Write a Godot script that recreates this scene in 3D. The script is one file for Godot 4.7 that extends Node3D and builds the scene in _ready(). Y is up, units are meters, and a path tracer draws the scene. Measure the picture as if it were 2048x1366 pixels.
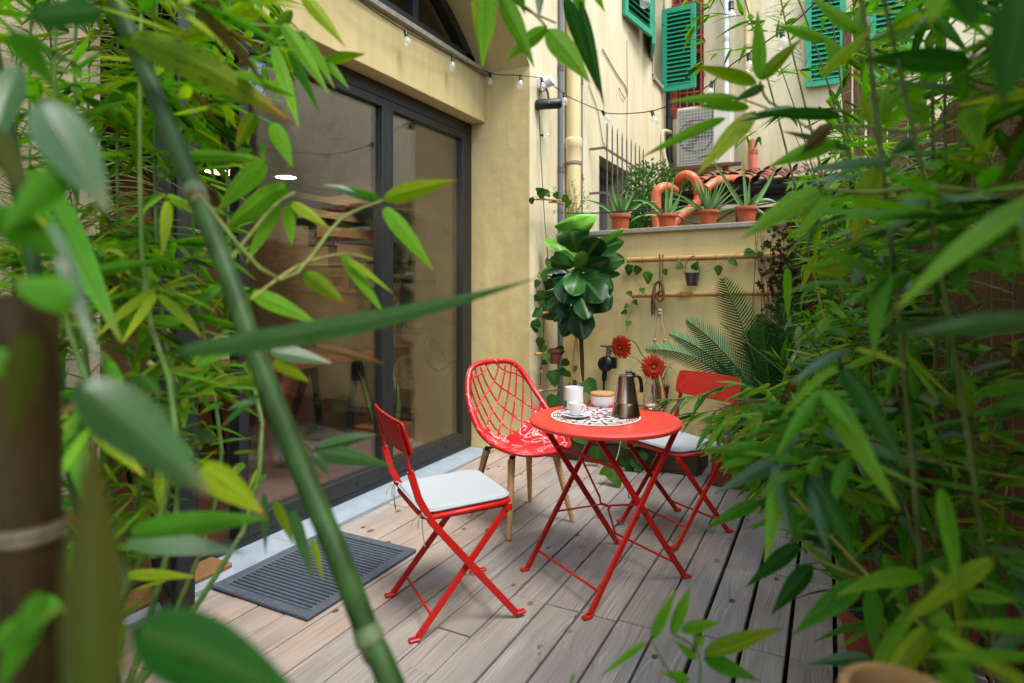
extends Node3D
# A small courtyard garden: deck, red bistro set, glass doors, potted plants and bamboo.

const F := 1225.0
const EYE := Vector3(0, 1.28, 0)
const TURN := 0.47752
var rng := RandomNumberGenerator.new()
var taken := {}
var M := {}
var leaf_lib := {}

class MB:
	var v := PackedVector3Array()
	var n := PackedVector3Array()
	var uv := PackedVector2Array()
	var c := PackedColorArray()
	var idx := PackedInt32Array()
	var col := Color.WHITE
	var uvo := Vector2.ZERO
	var uvs := 1.0

	func vert(p: Vector3, nn: Vector3, t: Vector2 = Vector2.ZERO) -> int:
		v.append(p); n.append(nn); uv.append(t); c.append(col)
		return v.size() - 1

	func tri_i(a: int, b: int, d: int) -> void:   # a,b,d counter-clockwise from outside
		idx.append(a); idx.append(d); idx.append(b)

	func poly(pts: Array, out: Vector3) -> void:
		var nn: Vector3 = (pts[1] - pts[0]).cross(pts[2] - pts[0])
		if nn.length() < 1e-12 and pts.size() > 3:
			nn = (pts[2] - pts[0]).cross(pts[3] - pts[0])
		nn = nn.normalized()
		var flip := nn.dot(out) < 0.0
		if flip: nn = -nn
		var tx := Vector3.UP.cross(nn)
		if tx.length() < 0.1: tx = Vector3.RIGHT
		tx = tx.normalized()
		var ty := nn.cross(tx)
		var first := v.size()
		for p in pts: vert(p, nn, uvo + Vector2(p.dot(tx), p.dot(ty)) * uvs)
		for k in range(1, pts.size() - 1):
			if flip: tri_i(first, first + k + 1, first + k)
			else: tri_i(first, first + k, first + k + 1)

	func box(ctr: Vector3, size: Vector3, b := 0.0, bs := Basis()) -> void:
		var h := size * 0.5
		b = minf(b, minf(h.x, minf(h.y, h.z)) * 0.9)
		var ax := [Vector3.RIGHT, Vector3.UP, Vector3.BACK]
		var hh := [h.x, h.y, h.z]
		var P := func(s: Array, face: int) -> Vector3:
			var q := Vector3.ZERO
			for k in 3: q += ax[k] * (s[k] * (hh[k] if (k == face or b == 0.0) else hh[k] - b))
			return ctr + bs * q
		for f in 3:
			var g := (f + 1) % 3
			var e := (f + 2) % 3
			for s in [-1.0, 1.0]:
				var q := []
				for w in [[-1.0, -1.0], [1.0, -1.0], [1.0, 1.0], [-1.0, 1.0]]:
					var sg := [0.0, 0.0, 0.0]
					sg[f] = s; sg[g] = w[0]; sg[e] = w[1]
					q.append(P.call(sg, f))
				poly(q, bs * (ax[f] * s))
		if b > 0.0:
			for f in 3:
				var g := (f + 1) % 3
				var e := (f + 2) % 3
				for s in [-1.0, 1.0]:
					for r in [-1.0, 1.0]:
						var a1 := [0.0, 0.0, 0.0]
						a1[f] = -1.0; a1[g] = s; a1[e] = r
						var a2 := a1.duplicate()
						a2[f] = 1.0
						poly([P.call(a1, g), P.call(a2, g), P.call(a2, e), P.call(a1, e)], bs * (ax[g] * s + ax[e] * r))
			for sx in [-1.0, 1.0]:
				for sy in [-1.0, 1.0]:
					for sz in [-1.0, 1.0]:
						var s := [sx, sy, sz]
						poly([P.call(s, 0), P.call(s, 1), P.call(s, 2)], bs * Vector3(sx, sy, sz))

	func bar(a: Vector3, b: Vector3, w: float, h: float, bev := 0.0, up := Vector3.UP) -> void:
		var d := (b - a)
		var z := d.normalized()
		if absf(z.dot(up)) > 0.98: up = Vector3.RIGHT
		var x := up.cross(z).normalized()
		var y := z.cross(x)
		box((a + b) * 0.5, Vector3(w, h, d.length()), bev, Basis(x, y, z))

	func tube(pts: Array, rad, sides := 8, caps := true, cols: Array = []) -> void:
		var m := pts.size()
		var fx := Vector3.ZERO
		var start := v.size()
		var run := 0.0
		var keep := col
		for k in m:
			var d: Vector3
			if k == 0: d = pts[1] - pts[0]
			elif k == m - 1: d = pts[k] - pts[k - 1]
			else: d = (pts[k + 1] - pts[k]).normalized() + (pts[k] - pts[k - 1]).normalized()
			d = d.normalized()
			if k == 0:
				fx = d.cross(Vector3.UP)
				if fx.length() < 0.05: fx = d.cross(Vector3.RIGHT)
			fx = (fx - d * fx.dot(d)).normalized()
			var fy := d.cross(fx)
			if k > 0: run += (pts[k] - pts[k - 1]).length()
			var r: float = rad[k] if rad is Array else rad
			if cols.size(): col = cols[k]
			for s in sides + 1:
				var a := TAU * s / sides
				var o := fx * cos(a) + fy * sin(a)
				vert(pts[k] + o * r, o, Vector2(float(s) / sides, run))
		for k in m - 1:
			for s in sides:
				var a := start + k * (sides + 1) + s
				var b := a + sides + 1
				tri_i(a, a + 1, b + 1)
				tri_i(a, b + 1, b)
		if caps:
			for e in [0, m - 1]:
				var q := []
				if cols.size(): col = cols[e]
				for s in sides: q.append(v[start + e * (sides + 1) + s])
				poly(q, (pts[0] - pts[1]) if e == 0 else (pts[m - 1] - pts[m - 2]))
		col = keep

	func lathe(prof: Array, seg := 24, xf := Transform3D(), a0 := 0.0, a1 := TAU) -> void:
		var m := prof.size()
		for k in m - 1:
			var p0: Vector2 = prof[k]
			var p1: Vector2 = prof[k + 1]
			var d := p1 - p0
			if d.length() < 1e-7: continue
			var nm := Vector2(d.y, -d.x).normalized()
			var n0 := nm
			var n1 := nm
			if k > 0:
				var e: Vector2 = prof[k] - prof[k - 1]
				var en := Vector2(e.y, -e.x).normalized()
				if en.dot(nm) > 0.7: n0 = (en + nm).normalized()
			if k < m - 2:
				var e: Vector2 = prof[k + 2] - prof[k + 1]
				var en := Vector2(e.y, -e.x).normalized()
				if en.dot(nm) > 0.7: n1 = (en + nm).normalized()
			var first := v.size()
			for s in seg + 1:
				var a := lerpf(a0, a1, float(s) / seg)
				var ca := cos(a)
				var sa := sin(a)
				vert(xf * Vector3(p0.x * ca, p0.y, p0.x * sa), xf.basis * Vector3(n0.x * ca, n0.y, n0.x * sa), Vector2(float(s) / seg, p0.y))
				vert(xf * Vector3(p1.x * ca, p1.y, p1.x * sa), xf.basis * Vector3(n1.x * ca, n1.y, n1.x * sa), Vector2(float(s) / seg, p1.y))
			for s in seg:
				var q := first + s * 2
				tri_i(q, q + 1, q + 3)
				tri_i(q, q + 3, q + 2)

	func disc(ctr: Vector3, r: float, y_out: Vector3, seg := 24, ruv := false) -> void:
		var z := y_out.normalized()
		var x := z.cross(Vector3.RIGHT)
		if x.length() < 0.1: x = z.cross(Vector3.BACK)
		x = x.normalized()
		var y := z.cross(x)
		var first := vert(ctr, z, Vector2(0.5, 0.5))
		for s in seg + 1:
			var a := TAU * s / seg
			vert(ctr + (x * cos(a) + y * sin(a)) * r, z, Vector2(0.5 + 0.5 * cos(a), 0.5 + 0.5 * sin(a)))
		for s in seg: tri_i(first, first + 1 + s, first + 2 + s)

	func grid(nu: int, nv: int, f: Callable, colf = null) -> void:   # f(u,v) -> Vector3, u,v in 0..1
		var pts := []
		for j in nv + 1:
			for i in nu + 1: pts.append(f.call(float(i) / nu, float(j) / nv))
		var first := v.size()
		for j in nv + 1:
			for i in nu + 1:
				var pu: Vector3 = pts[j * (nu + 1) + mini(i + 1, nu)] - pts[j * (nu + 1) + maxi(i - 1, 0)]
				var pv: Vector3 = pts[mini(j + 1, nv) * (nu + 1) + i] - pts[maxi(j - 1, 0) * (nu + 1) + i]
				var nn := pu.cross(pv)
				nn = nn.normalized() if nn.length() > 1e-12 else Vector3.UP
				if colf != null: col = colf.call(float(i) / nu, float(j) / nv)
				vert(pts[j * (nu + 1) + i], nn, uvo + Vector2(float(i) / nu, float(j) / nv))
		for j in nv:
			for i in nu:
				var a := first + j * (nu + 1) + i
				tri_i(a, a + 1, a + nu + 2)
				tri_i(a, a + nu + 2, a + nu + 1)

	func prism(pl: PackedVector2Array, depth: float, xf: Transform3D) -> void:   # polygon in local xy, extruded along local z from 0 to depth
		var t := Geometry2D.triangulate_polygon(pl)
		for side in 2:
			var z := depth * side
			var nn := xf.basis * Vector3(0, 0, 1.0 if side else -1.0)
			for k in range(0, t.size(), 3):
				poly([xf * Vector3(pl[t[k]].x, pl[t[k]].y, z), xf * Vector3(pl[t[k + 1]].x, pl[t[k + 1]].y, z), xf * Vector3(pl[t[k + 2]].x, pl[t[k + 2]].y, z)], nn)
		var cw := 1.0 if Geometry2D.is_polygon_clockwise(pl) else -1.0
		for k in pl.size():
			var a := pl[k]
			var b := pl[(k + 1) % pl.size()]
			var o := Vector2(-(b.y - a.y), b.x - a.x) * cw
			poly([xf * Vector3(a.x, a.y, 0), xf * Vector3(b.x, b.y, 0), xf * Vector3(b.x, b.y, depth), xf * Vector3(a.x, a.y, depth)], xf.basis * Vector3(o.x, o.y, 0))

	func mesh(mat: Material = null) -> ArrayMesh:
		var a := []
		a.resize(Mesh.ARRAY_MAX)
		a[Mesh.ARRAY_VERTEX] = v
		a[Mesh.ARRAY_NORMAL] = n
		a[Mesh.ARRAY_TEX_UV] = uv
		a[Mesh.ARRAY_COLOR] = c
		a[Mesh.ARRAY_INDEX] = idx
		var m := ArrayMesh.new()
		m.add_surface_from_arrays(Mesh.PRIMITIVE_TRIANGLES, a)
		if mat: m.surface_set_material(0, mat)
		return m

# ---------------------------------------------------------------- placing
func numbered(called: String) -> String:
	var k: int = taken.get(called, 0)
	taken[called] = k + 1
	return called if k == 0 else "%s_%03d" % [called, k]

func thing(called: String, label: String, category: String, at := Vector3.ZERO, turn := 0.0, group := "") -> Node3D:
	var o := Node3D.new()
	o.name = numbered(called)
	add_child(o)
	o.position = at
	o.rotation.y = turn
	o.set_meta("label", label)
	o.set_meta("category", category)
	if group: o.set_meta("group", group)
	return o

func part(parent: Node3D, called: String, what, mat: Material, label := "") -> MeshInstance3D:
	var o := MeshInstance3D.new()
	o.name = called
	o.mesh = what.mesh(mat) if what is MB else what
	if mat and not (what is MB): o.material_override = mat
	parent.add_child(o, true)
	if label: o.set_meta("label", label)
	return o

func setting(called: String, label: String, category: String) -> Node3D:
	var o := thing(called, label, category)
	o.set_meta("kind", "structure")
	return o

func stuff(o: Node3D) -> Node3D:
	o.set_meta("kind", "stuff")
	return o

func ray(u: float, w: float) -> Vector3:
	var x := (u - 1024.0) / F
	return Vector3(x * cos(TURN) - sin(TURN), (577.0 - w) / F, -(x * sin(TURN) + cos(TURN)))

func at(u: float, w: float, d: float) -> Vector3: return EYE + ray(u, w) * d
func onx(u: float, w: float, x: float) -> Vector3: return EYE + ray(u, w) * (x / ray(u, w).x)
func onz(u: float, w: float, z: float) -> Vector3: return EYE + ray(u, w) * (z / ray(u, w).z)
func ony(u: float, w: float, y: float) -> Vector3: return EYE + ray(u, w) * ((y - EYE.y) / ray(u, w).y)
func onwall(u: float, w: float) -> Vector3:   # on the skewed end wall
	var r := ray(u, w)
	return EYE + r * ((-4.75 + 0.14 * 2.02) / (r.z - 0.14 * r.x))

func bez(a: Vector3, b: Vector3, c: Vector3, k := 8) -> Array:
	var o := []
	for i in k + 1:
		var t := float(i) / k
		o.append(a.lerp(b, t).lerp(b.lerp(c, t), t))
	return o

func spline(p: Array, per := 6) -> Array:
	var o := []
	for k in p.size() - 1:
		var p0: Vector3 = p[maxi(k - 1, 0)]
		var p3: Vector3 = p[mini(k + 2, p.size() - 1)]
		for i in per: o.append((p[k] as Vector3).cubic_interpolate(p[k + 1], p0, p3, float(i) / per))
	o.append(p[-1])
	return o

func spread(a: float, b: float) -> float: return rng.randf_range(a, b)

# ---------------------------------------------------------------- materials
func lin(r: float, g: float, b: float) -> Color: return Color(r, g, b).linear_to_srgb()

func mat(col: Color, rough := 0.7, metal := 0.0) -> StandardMaterial3D:
	var m := StandardMaterial3D.new()
	m.albedo_color = col
	m.roughness = rough
	m.metallic = metal
	return m

func vmat(rough := 0.6) -> StandardMaterial3D:
	var m := mat(Color.WHITE, rough)
	m.vertex_color_use_as_albedo = true
	return m

func noise_tex(freq: float, lo: Color, hi: Color, size := 512, oct := 4, seed_n := 1, mid = null) -> NoiseTexture2D:
	var fn := FastNoiseLite.new()
	fn.noise_type = FastNoiseLite.TYPE_SIMPLEX_SMOOTH
	fn.frequency = freq
	fn.fractal_octaves = oct
	fn.seed = seed_n
	var t := NoiseTexture2D.new()
	t.width = size; t.height = size
	t.seamless = true
	t.noise = fn
	var g := Gradient.new()
	g.set_color(0, lo); g.set_color(1, hi)
	if mid != null: g.add_point(0.5, mid)
	t.color_ramp = g
	return t

func bump_tex(freq: float, strength: float, size := 512, oct := 4, seed_n := 1) -> NoiseTexture2D:
	var fn := FastNoiseLite.new()
	fn.noise_type = FastNoiseLite.TYPE_SIMPLEX_SMOOTH
	fn.frequency = freq
	fn.fractal_octaves = oct
	fn.seed = seed_n
	var t := NoiseTexture2D.new()
	t.width = size; t.height = size
	t.seamless = true
	t.noise = fn
	t.as_normal_map = true
	t.bump_strength = strength
	return t

func plaster(a: Color, b: Color, sc: Vector3, bump: NoiseTexture2D, bs := 0.5, sd := 3) -> StandardMaterial3D:
	var m := mat(Color.WHITE, 0.9)
	m.albedo_texture = noise_tex(0.012, a, b, 512, 5, sd)
	m.uv1_triplanar = true
	m.uv1_world_triplanar = true
	m.uv1_scale = sc
	m.normal_enabled = true
	m.normal_texture = bump
	m.normal_scale = bs
	if bs > 0.3 and bs < 0.5:   # rain streaks and faint patches
		if not M.has("streaks"): M.streaks = noise_tex(0.016, Color(0.95, 0.935, 0.91), Color(1, 1, 1), 512, 5, 61, Color(0.99, 0.987, 0.98))
		m.detail_enabled = true
		m.detail_blend_mode = BaseMaterial3D.BLEND_MODE_MUL
		m.detail_albedo = M.streaks
		m.detail_uv_layer = BaseMaterial3D.DETAIL_UV_2
		m.uv2_triplanar = true
		m.uv2_world_triplanar = true
		m.uv2_scale = Vector3(1.1, 0.10, 1.1)
	return m

func wood_image(w: int, h: int, base: Color, dark: Color, sd: int, knots: int, grey := 0.0) -> ImageTexture:
	var im := Image.create(w, h, false, Image.FORMAT_RGB8)
	var fn := FastNoiseLite.new()
	fn.seed = sd; fn.frequency = 1.0; fn.fractal_octaves = 2
	var r := RandomNumberGenerator.new()
	r.seed = sd
	var kn := []
	for k in knots: kn.append(Vector3(r.randf(), r.randf(), r.randf_range(0.008, 0.022)))
	for y in h:
		for x in w:
			var fx := float(x) / w
			var fy := float(y) / h
			var kd := 0.0
			var warp := 0.0
			for q in kn:
				var dx: float = (fx - q.x) * 0.6
				var dy: float = (fy - q.y) * 2.4
				var d: float = sqrt(dx * dx + dy * dy * 0.45)
				warp += exp(-d * d / (q.z * q.z * 14.0)) * 0.028 * signf(dx + 0.0001)
				kd = maxf(kd, smoothstep(q.z, q.z * 0.45, d))
			var wx := fx + warp + 0.012 * fn.get_noise_2d(fx * 3.0, fy * 5.0)
			var g1 := fn.get_noise_2d(wx * 70.0, fy * 2.6)
			var g2 := fn.get_noise_2d(wx * 230.0, fy * 7.0 + 40.0)
			var g3 := fn.get_noise_2d(fx * 6.0 + 70.0, fy * 5.0)
			var t := clampf(0.42 + 0.62 * g1 + 0.42 * g2 + 0.35 * g3, 0.0, 1.0)
			var cc := base.lerp(dark, t * 0.62)
			cc = cc.lerp(Color(0.20, 0.15, 0.14), kd * 0.8)
			if grey > 0.0:
				var gg := clampf(0.5 + 1.2 * fn.get_noise_2d(fx * 4.0 + 9.0, fy * 4.0 + 3.0), 0.0, 1.0) * grey
				cc = cc.lerp(Color(0.64, 0.595, 0.565) * (0.87 + 0.34 * g1 + 0.2 * g2), gg)
			im.set_pixel(x, y, cc)
	return ImageTexture.create_from_image(im)

func _ready() -> void:
	rng.seed = 4711
	# ---- camera, sky, sun, exposure
	var cam := Camera3D.new()
	cam.name = "camera"
	cam.projection = Camera3D.PROJECTION_FRUSTUM
	cam.near = 0.05
	cam.far = 80.0
	cam.size = cam.near * 1366.0 / F
	cam.frustum_offset = Vector2(0, -cam.near * 106.0 / F)
	cam.position = EYE
	cam.rotation.y = TURN
	var lens := CameraAttributesPhysical.new()
	lens.frustum_focal_length = 21.0
	lens.frustum_focus_distance = 2.75
	lens.exposure_aperture = 3.0
	cam.attributes = lens
	add_child(cam)
	cam.projection = Camera3D.PROJECTION_FRUSTUM
	cam.near = 0.05
	cam.far = 80.0
	cam.size = cam.near * 1366.0 / F
	cam.frustum_offset = Vector2(0, -cam.near * 106.0 / F)
	var env := Environment.new()
	env.background_mode = Environment.BG_SKY
	var sky := Sky.new()
	var sm := ProceduralSkyMaterial.new()
	sm.sky_top_color = Color(0.74, 0.84, 0.96)
	sm.sky_horizon_color = Color(0.86, 0.91, 0.96)
	sm.sky_curve = 0.25
	sm.ground_bottom_color = Color(0.35, 0.33, 0.30)
	sm.ground_horizon_color = Color(0.6, 0.6, 0.58)
	sm.energy_multiplier = 0.92
	sky.sky_material = sm
	env.sky = sky
	env.tonemap_mode = Environment.TONE_MAPPER_LINEAR
	env.tonemap_exposure = 3.0
	env.sdfgi_enabled = true
	env.ssao_enabled = true
	env.ssil_enabled = true
	var we := WorldEnvironment.new()
	we.name = "world_environment"
	we.environment = env
	add_child(we)
	var sun := DirectionalLight3D.new()
	sun.name = "sun"
	sun.light_energy = 0.6
	sun.light_color = Color(1.0, 0.985, 0.96)
	sun.light_angular_distance = 24.0
	sun.shadow_enabled = true
	sun.basis = Basis.looking_at(Vector3(-0.42, -0.82, -0.20))
	add_child(sun)

	make_materials()
	make_leaves()
	build_ground()
	build_house()
	build_interior()
	build_back_house()
	build_garden_wall()
	build_yard_things()
	build_fence()
	build_wall_things()
	build_planters_and_plants()
	build_table_and_chairs()
	build_tabletop()
	build_bamboo_left()
	build_bamboo_right()
	build_lights_string()

func make_materials() -> void:
	var pb := bump_tex(0.03, 1.5, 512, 5, 2)
	M.plaster = plaster(Color(0.775, 0.695, 0.48), Color(0.815, 0.74, 0.525), Vector3(0.45, 0.3, 0.45), pb, 0.35, 3)
	M.plaster_pale = plaster(Color(0.80, 0.745, 0.605), Color(0.87, 0.825, 0.70), Vector3(0.5, 0.12, 0.5), pb, 0.35, 4)
	M.plaster_yellow = plaster(Color(0.86, 0.765, 0.52), Color(0.92, 0.84, 0.605), Vector3(0.6, 0.5, 0.6), pb, 0.45, 5)
	M.plaster_rough = plaster(Color(0.60, 0.55, 0.43), Color(0.75, 0.69, 0.55), Vector3(2.5, 2.5, 2.5), bump_tex(0.12, 5.0, 512, 3, 9), 0.6, 6)
	M.stone_grey = plaster(Color(0.54, 0.52, 0.46), Color(0.66, 0.64, 0.58), Vector3(2, 2, 2), pb, 0.4, 7)
	M.threshold = plaster(Color(0.50, 0.545, 0.59), Color(0.57, 0.61, 0.65), Vector3(1.5, 1.5, 1.5), pb, 0.15, 8)
	M.threshold.roughness = 0.55
	M.dirt = plaster(Color(0.09, 0.075, 0.06), Color(0.17, 0.14, 0.11), Vector3(3, 3, 3), pb, 1.0, 9)
	M.black_metal = mat(Color(0.115, 0.122, 0.128), 0.45, 0.0)
	M.black_top = mat(Color(0.15, 0.15, 0.145), 0.45)
	M.glass = mat(Color(0.3, 0.3, 0.3, 0.01), 0.02)
	M.glass.transparency = BaseMaterial3D.TRANSPARENCY_ALPHA
	M.glass.metallic_specular = 0.7
	M.clear = mat(Color(0.6, 0.6, 0.6, 0.02), 0.0)
	M.clear.transparency = BaseMaterial3D.TRANSPARENCY_ALPHA
	M.clear.metallic_specular = 0.7
	M.glass_solid = mat(Color(1, 1, 1, 0.0), 0.0)
	M.glass_solid.refraction_enabled = true
	M.glass_solid.refraction_scale = 0.05
	M.steel = mat(Color(0.78, 0.71, 0.65), 0.26, 1.0)
	M.steel_dark = mat(Color(0.56, 0.46, 0.37), 0.26, 1.0)
	M.zinc = mat(Color(0.42, 0.42, 0.41), 0.35, 0.9)
	M.iron = plaster(Color(0.30, 0.29, 0.28), Color(0.42, 0.38, 0.35), Vector3(6, 6, 6), pb, 0.5, 11)
	M.red = mat(Color(0.74, 0.105, 0.06), 0.38)
	M.red.metallic_specular = 0.45
	M.red.albedo_color = Color.WHITE
	M.red.albedo_texture = noise_tex(0.03, Color(0.64, 0.085, 0.05), Color(0.77, 0.115, 0.065), 256, 5, 72)  # red deepened: shade on the legs put into the colour
	M.red.uv1_triplanar = true
	M.red.uv1_world_triplanar = true
	M.red.uv1_scale = Vector3(4, 4, 4)
	M.red.roughness = 0.9
	M.red.roughness_texture = noise_tex(0.05, Color(0.3, 0.3, 0.3), Color(0.62, 0.62, 0.62), 256, 5, 73)
	M.red_skylit = mat(Color(0.90, 0.23, 0.16), 0.42)  # tabletop red lightened: sky reflection put into the colour
	M.red_skylit.metallic_specular = 0.6
	M.white = mat(Color(0.88, 0.88, 0.88), 0.18)
	M.black = mat(Color(0.03, 0.03, 0.032), 0.4)
	M.cushion = mat(Color(0.64, 0.66, 0.67), 0.95)
	M.cushion.normal_enabled = true
	M.cushion.normal_texture = bump_tex(0.35, 4.0, 256, 2, 21)
	M.cushion.normal_scale = 0.35
	M.cushion.uv1_triplanar = true
	M.cushion.uv1_scale = Vector3(6, 6, 6)
	M.tie = mat(Color(0.55, 0.52, 0.43), 0.9)
	M.legwood = mat(Color.WHITE, 0.55)
	M.legwood.albedo_texture = noise_tex(0.02, Color(0.66, 0.49, 0.30), Color(0.80, 0.63, 0.42), 256, 4, 14)
	M.legwood.uv1_triplanar = true
	M.legwood.uv1_scale = Vector3(14, 1.2, 14)
	M.terracotta = plaster(Color(0.60, 0.27, 0.15), Color(0.72, 0.37, 0.23), Vector3(5, 5, 5), pb, 0.4, 15)
	M.terracotta_old = plaster(Color(0.36, 0.17, 0.10), Color(0.55, 0.28, 0.17), Vector3(4, 4, 4), pb, 0.7, 16)
	M.orange_pipe = plaster(Color(0.72, 0.32, 0.19), Color(0.82, 0.46, 0.31), Vector3(4, 4, 4), pb, 0.25, 17)
	M.orange_pipe.roughness = 0.4
	M.green_paint = mat(Color(0.12, 0.57, 0.42), 0.5)
	M.green_shaded = mat(Color(0.04, 0.32, 0.25), 0.55)
	M.rust_red = mat(Color(0.70, 0.24, 0.18), 0.6)
	M.brown_wood = mat(Color.WHITE, 0.75)
	M.brown_wood.albedo_texture = noise_tex(0.03, Color(0.27, 0.15, 0.085), Color(0.43, 0.27, 0.16), 512, 4, 18)
	M.brown_wood.uv1_triplanar = true
	M.brown_wood.uv1_world_triplanar = true
	M.brown_wood.uv1_scale = Vector3(8, 0.6, 8)
	M.bamboo_pole = mat(Color.WHITE, 0.5)
	M.bamboo_pole.albedo_texture = noise_tex(0.02, Color(0.60, 0.44, 0.24), Color(0.78, 0.62, 0.40), 256, 4, 19)
	M.bamboo_pole.uv1_triplanar = true
	M.bamboo_pole.uv1_scale = Vector3(1.2, 14, 14)
	M.rope = mat(Color(0.66, 0.58, 0.45), 0.95)
	M.rope_brown = mat(Color(0.36, 0.26, 0.16), 0.95)
	M.rubber = plaster(Color(0.23, 0.26, 0.30), Color(0.31, 0.345, 0.39), Vector3(5, 5, 5), pb, 0.3, 22)
	M.rubber.roughness = 0.6
	M.coir = plaster(Color(0.40, 0.27, 0.14), Color(0.66, 0.50, 0.30), Vector3(14, 14, 14), bump_tex(0.2, 8.0, 256, 3, 23), 1.0, 24)
	M.ac = mat(Color(0.78, 0.76, 0.70), 0.5)
	M.grey_pipe = mat(Color(0.40, 0.41, 0.43), 0.5)
	M.cream_pipe = mat(Color(0.84, 0.76, 0.57), 0.5)
	M.soil = plaster(Color(0.07, 0.05, 0.035), Color(0.16, 0.11, 0.08), Vector3(9, 9, 9), pb, 1.0, 25)
	M.old_timber = plaster(Color(0.17, 0.13, 0.085), Color(0.30, 0.24, 0.16), Vector3(0.7, 8, 8), pb, 0.8, 26)
	M.interior = plaster(Color(0.50, 0.44, 0.34), Color(0.57, 0.51, 0.41), Vector3(0.6, 0.6, 0.6), pb, 0.2, 27)
	M.interior_dark = mat(Color(0.20, 0.15, 0.12), 0.7)
	M.floor_wood = mat(Color.WHITE, 0.35)
	M.floor_wood.albedo_texture = noise_tex(0.03, Color(0.22, 0.14, 0.10), Color(0.34, 0.23, 0.17), 256, 4, 29)
	M.floor_wood.uv1_triplanar = true
	M.floor_wood.uv1_scale = Vector3(5, 5, 1)
	M.table_wood = mat(Color.WHITE, 0.4)
	M.table_wood.albedo_texture = noise_tex(0.03, Color(0.36, 0.20, 0.10), Color(0.52, 0.31, 0.17), 256, 4, 28)
	M.table_wood.uv1_triplanar = true
	M.table_wood.uv1_scale = Vector3(8, 8, 1.0)
	# foliage: colour comes with the leaf
	M.leaf = vmat(0.40)
	M.leaf.metallic_specular = 0.2
	M.leaf.backlight_enabled = true
	M.leaf.backlight = Color(0.88, 1.0, 0.40)
	var lt := Image.create(64, 256, false, Image.FORMAT_RGB8)
	var ln := Image.create(64, 256, false, Image.FORMAT_RGB8)
	var lr := RandomNumberGenerator.new()
	lr.seed = 5
	var sv := []
	for k in 64: sv.append(lr.randf_range(0.80, 1.0) * (1.0 if k % 5 else 0.86))
	for y in 256:
		for x in 64:
			var g: float = sv[x] * (0.94 + 0.06 * sin(y * 0.9 + x * 7.0) * sin(y * 0.13 + x))
			lt.set_pixel(x, y, Color(g, g, g))
			var sl := 0.5 + 0.22 * sin(x * TAU / 5.0)
			ln.set_pixel(x, y, Color(sl, 0.5, 0.95))
	for k in 26:
		var c := Vector2(lr.randf() * 64, lr.randf() * 256)
		var r := lr.randf_range(0.6, 2.2)
		for dx in range(-3, 4):
			for dy in range(-6, 7):
				if Vector2(dx, dy * 0.5).length() <= r: lt.set_pixel(posmod(int(c.x) + dx, 64), posmod(int(c.y) + dy, 256), Color(0.62, 0.46, 0.28))
	M.leaf.albedo_texture = ImageTexture.create_from_image(lt)
	M.leaf.normal_enabled = true
	M.leaf.normal_texture = ImageTexture.create_from_image(ln)
	M.leaf.normal_scale = 0.6
	M.leaf_gloss = M.leaf.duplicate()
	M.leaf_gloss.roughness = 0.26
	M.leaf_gloss.metallic_specular = 0.55
	M.leaf_thick = vmat(0.33)
	M.leaf_thick.metallic_specular = 0.33
	M.frond = vmat(0.5)
	M.frond.metallic_specular = 0.25
	M.frond.backlight_enabled = true
	M.frond.backlight = Color(0.5, 0.6, 0.2)
	M.leaf_thick.backlight_enabled = true
	M.leaf_thick.backlight = Color(0.35, 0.42, 0.15)
	M.stem = vmat(0.5)
	M.stem.metallic_specular = 0.3
	M.stem.albedo_texture = noise_tex(0.02, Color(0.62, 0.62, 0.56), Color(1, 1, 1), 256, 5, 71, Color(0.95, 0.95, 0.93))
	M.stem.uv1_triplanar = true
	M.stem.uv1_scale = Vector3(9, 3, 9)
	M.petal = vmat(0.85)
	M.petal.metallic_specular = 0.05
	M.petal.backlight_enabled = true
	M.petal.backlight = Color(0.6, 0.10, 0.14)
	M.plank = []
	var tints := [[Color(0.66, 0.635, 0.61), Color(0.37, 0.335, 0.31)], [Color(0.62, 0.595, 0.575), Color(0.34, 0.305, 0.285)], [Color(0.665, 0.60, 0.55), Color(0.40, 0.335, 0.295)]]
	for k in 3:
		var m := mat(Color.WHITE, 0.62)
		m.albedo_texture = wood_image(512, 1024, tints[k][0], tints[k][1], 31 + k, 16, [0.8, 0.7, 0.35][k])
		m.metallic_specular = 0.45
		M.plank.append(m)

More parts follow.
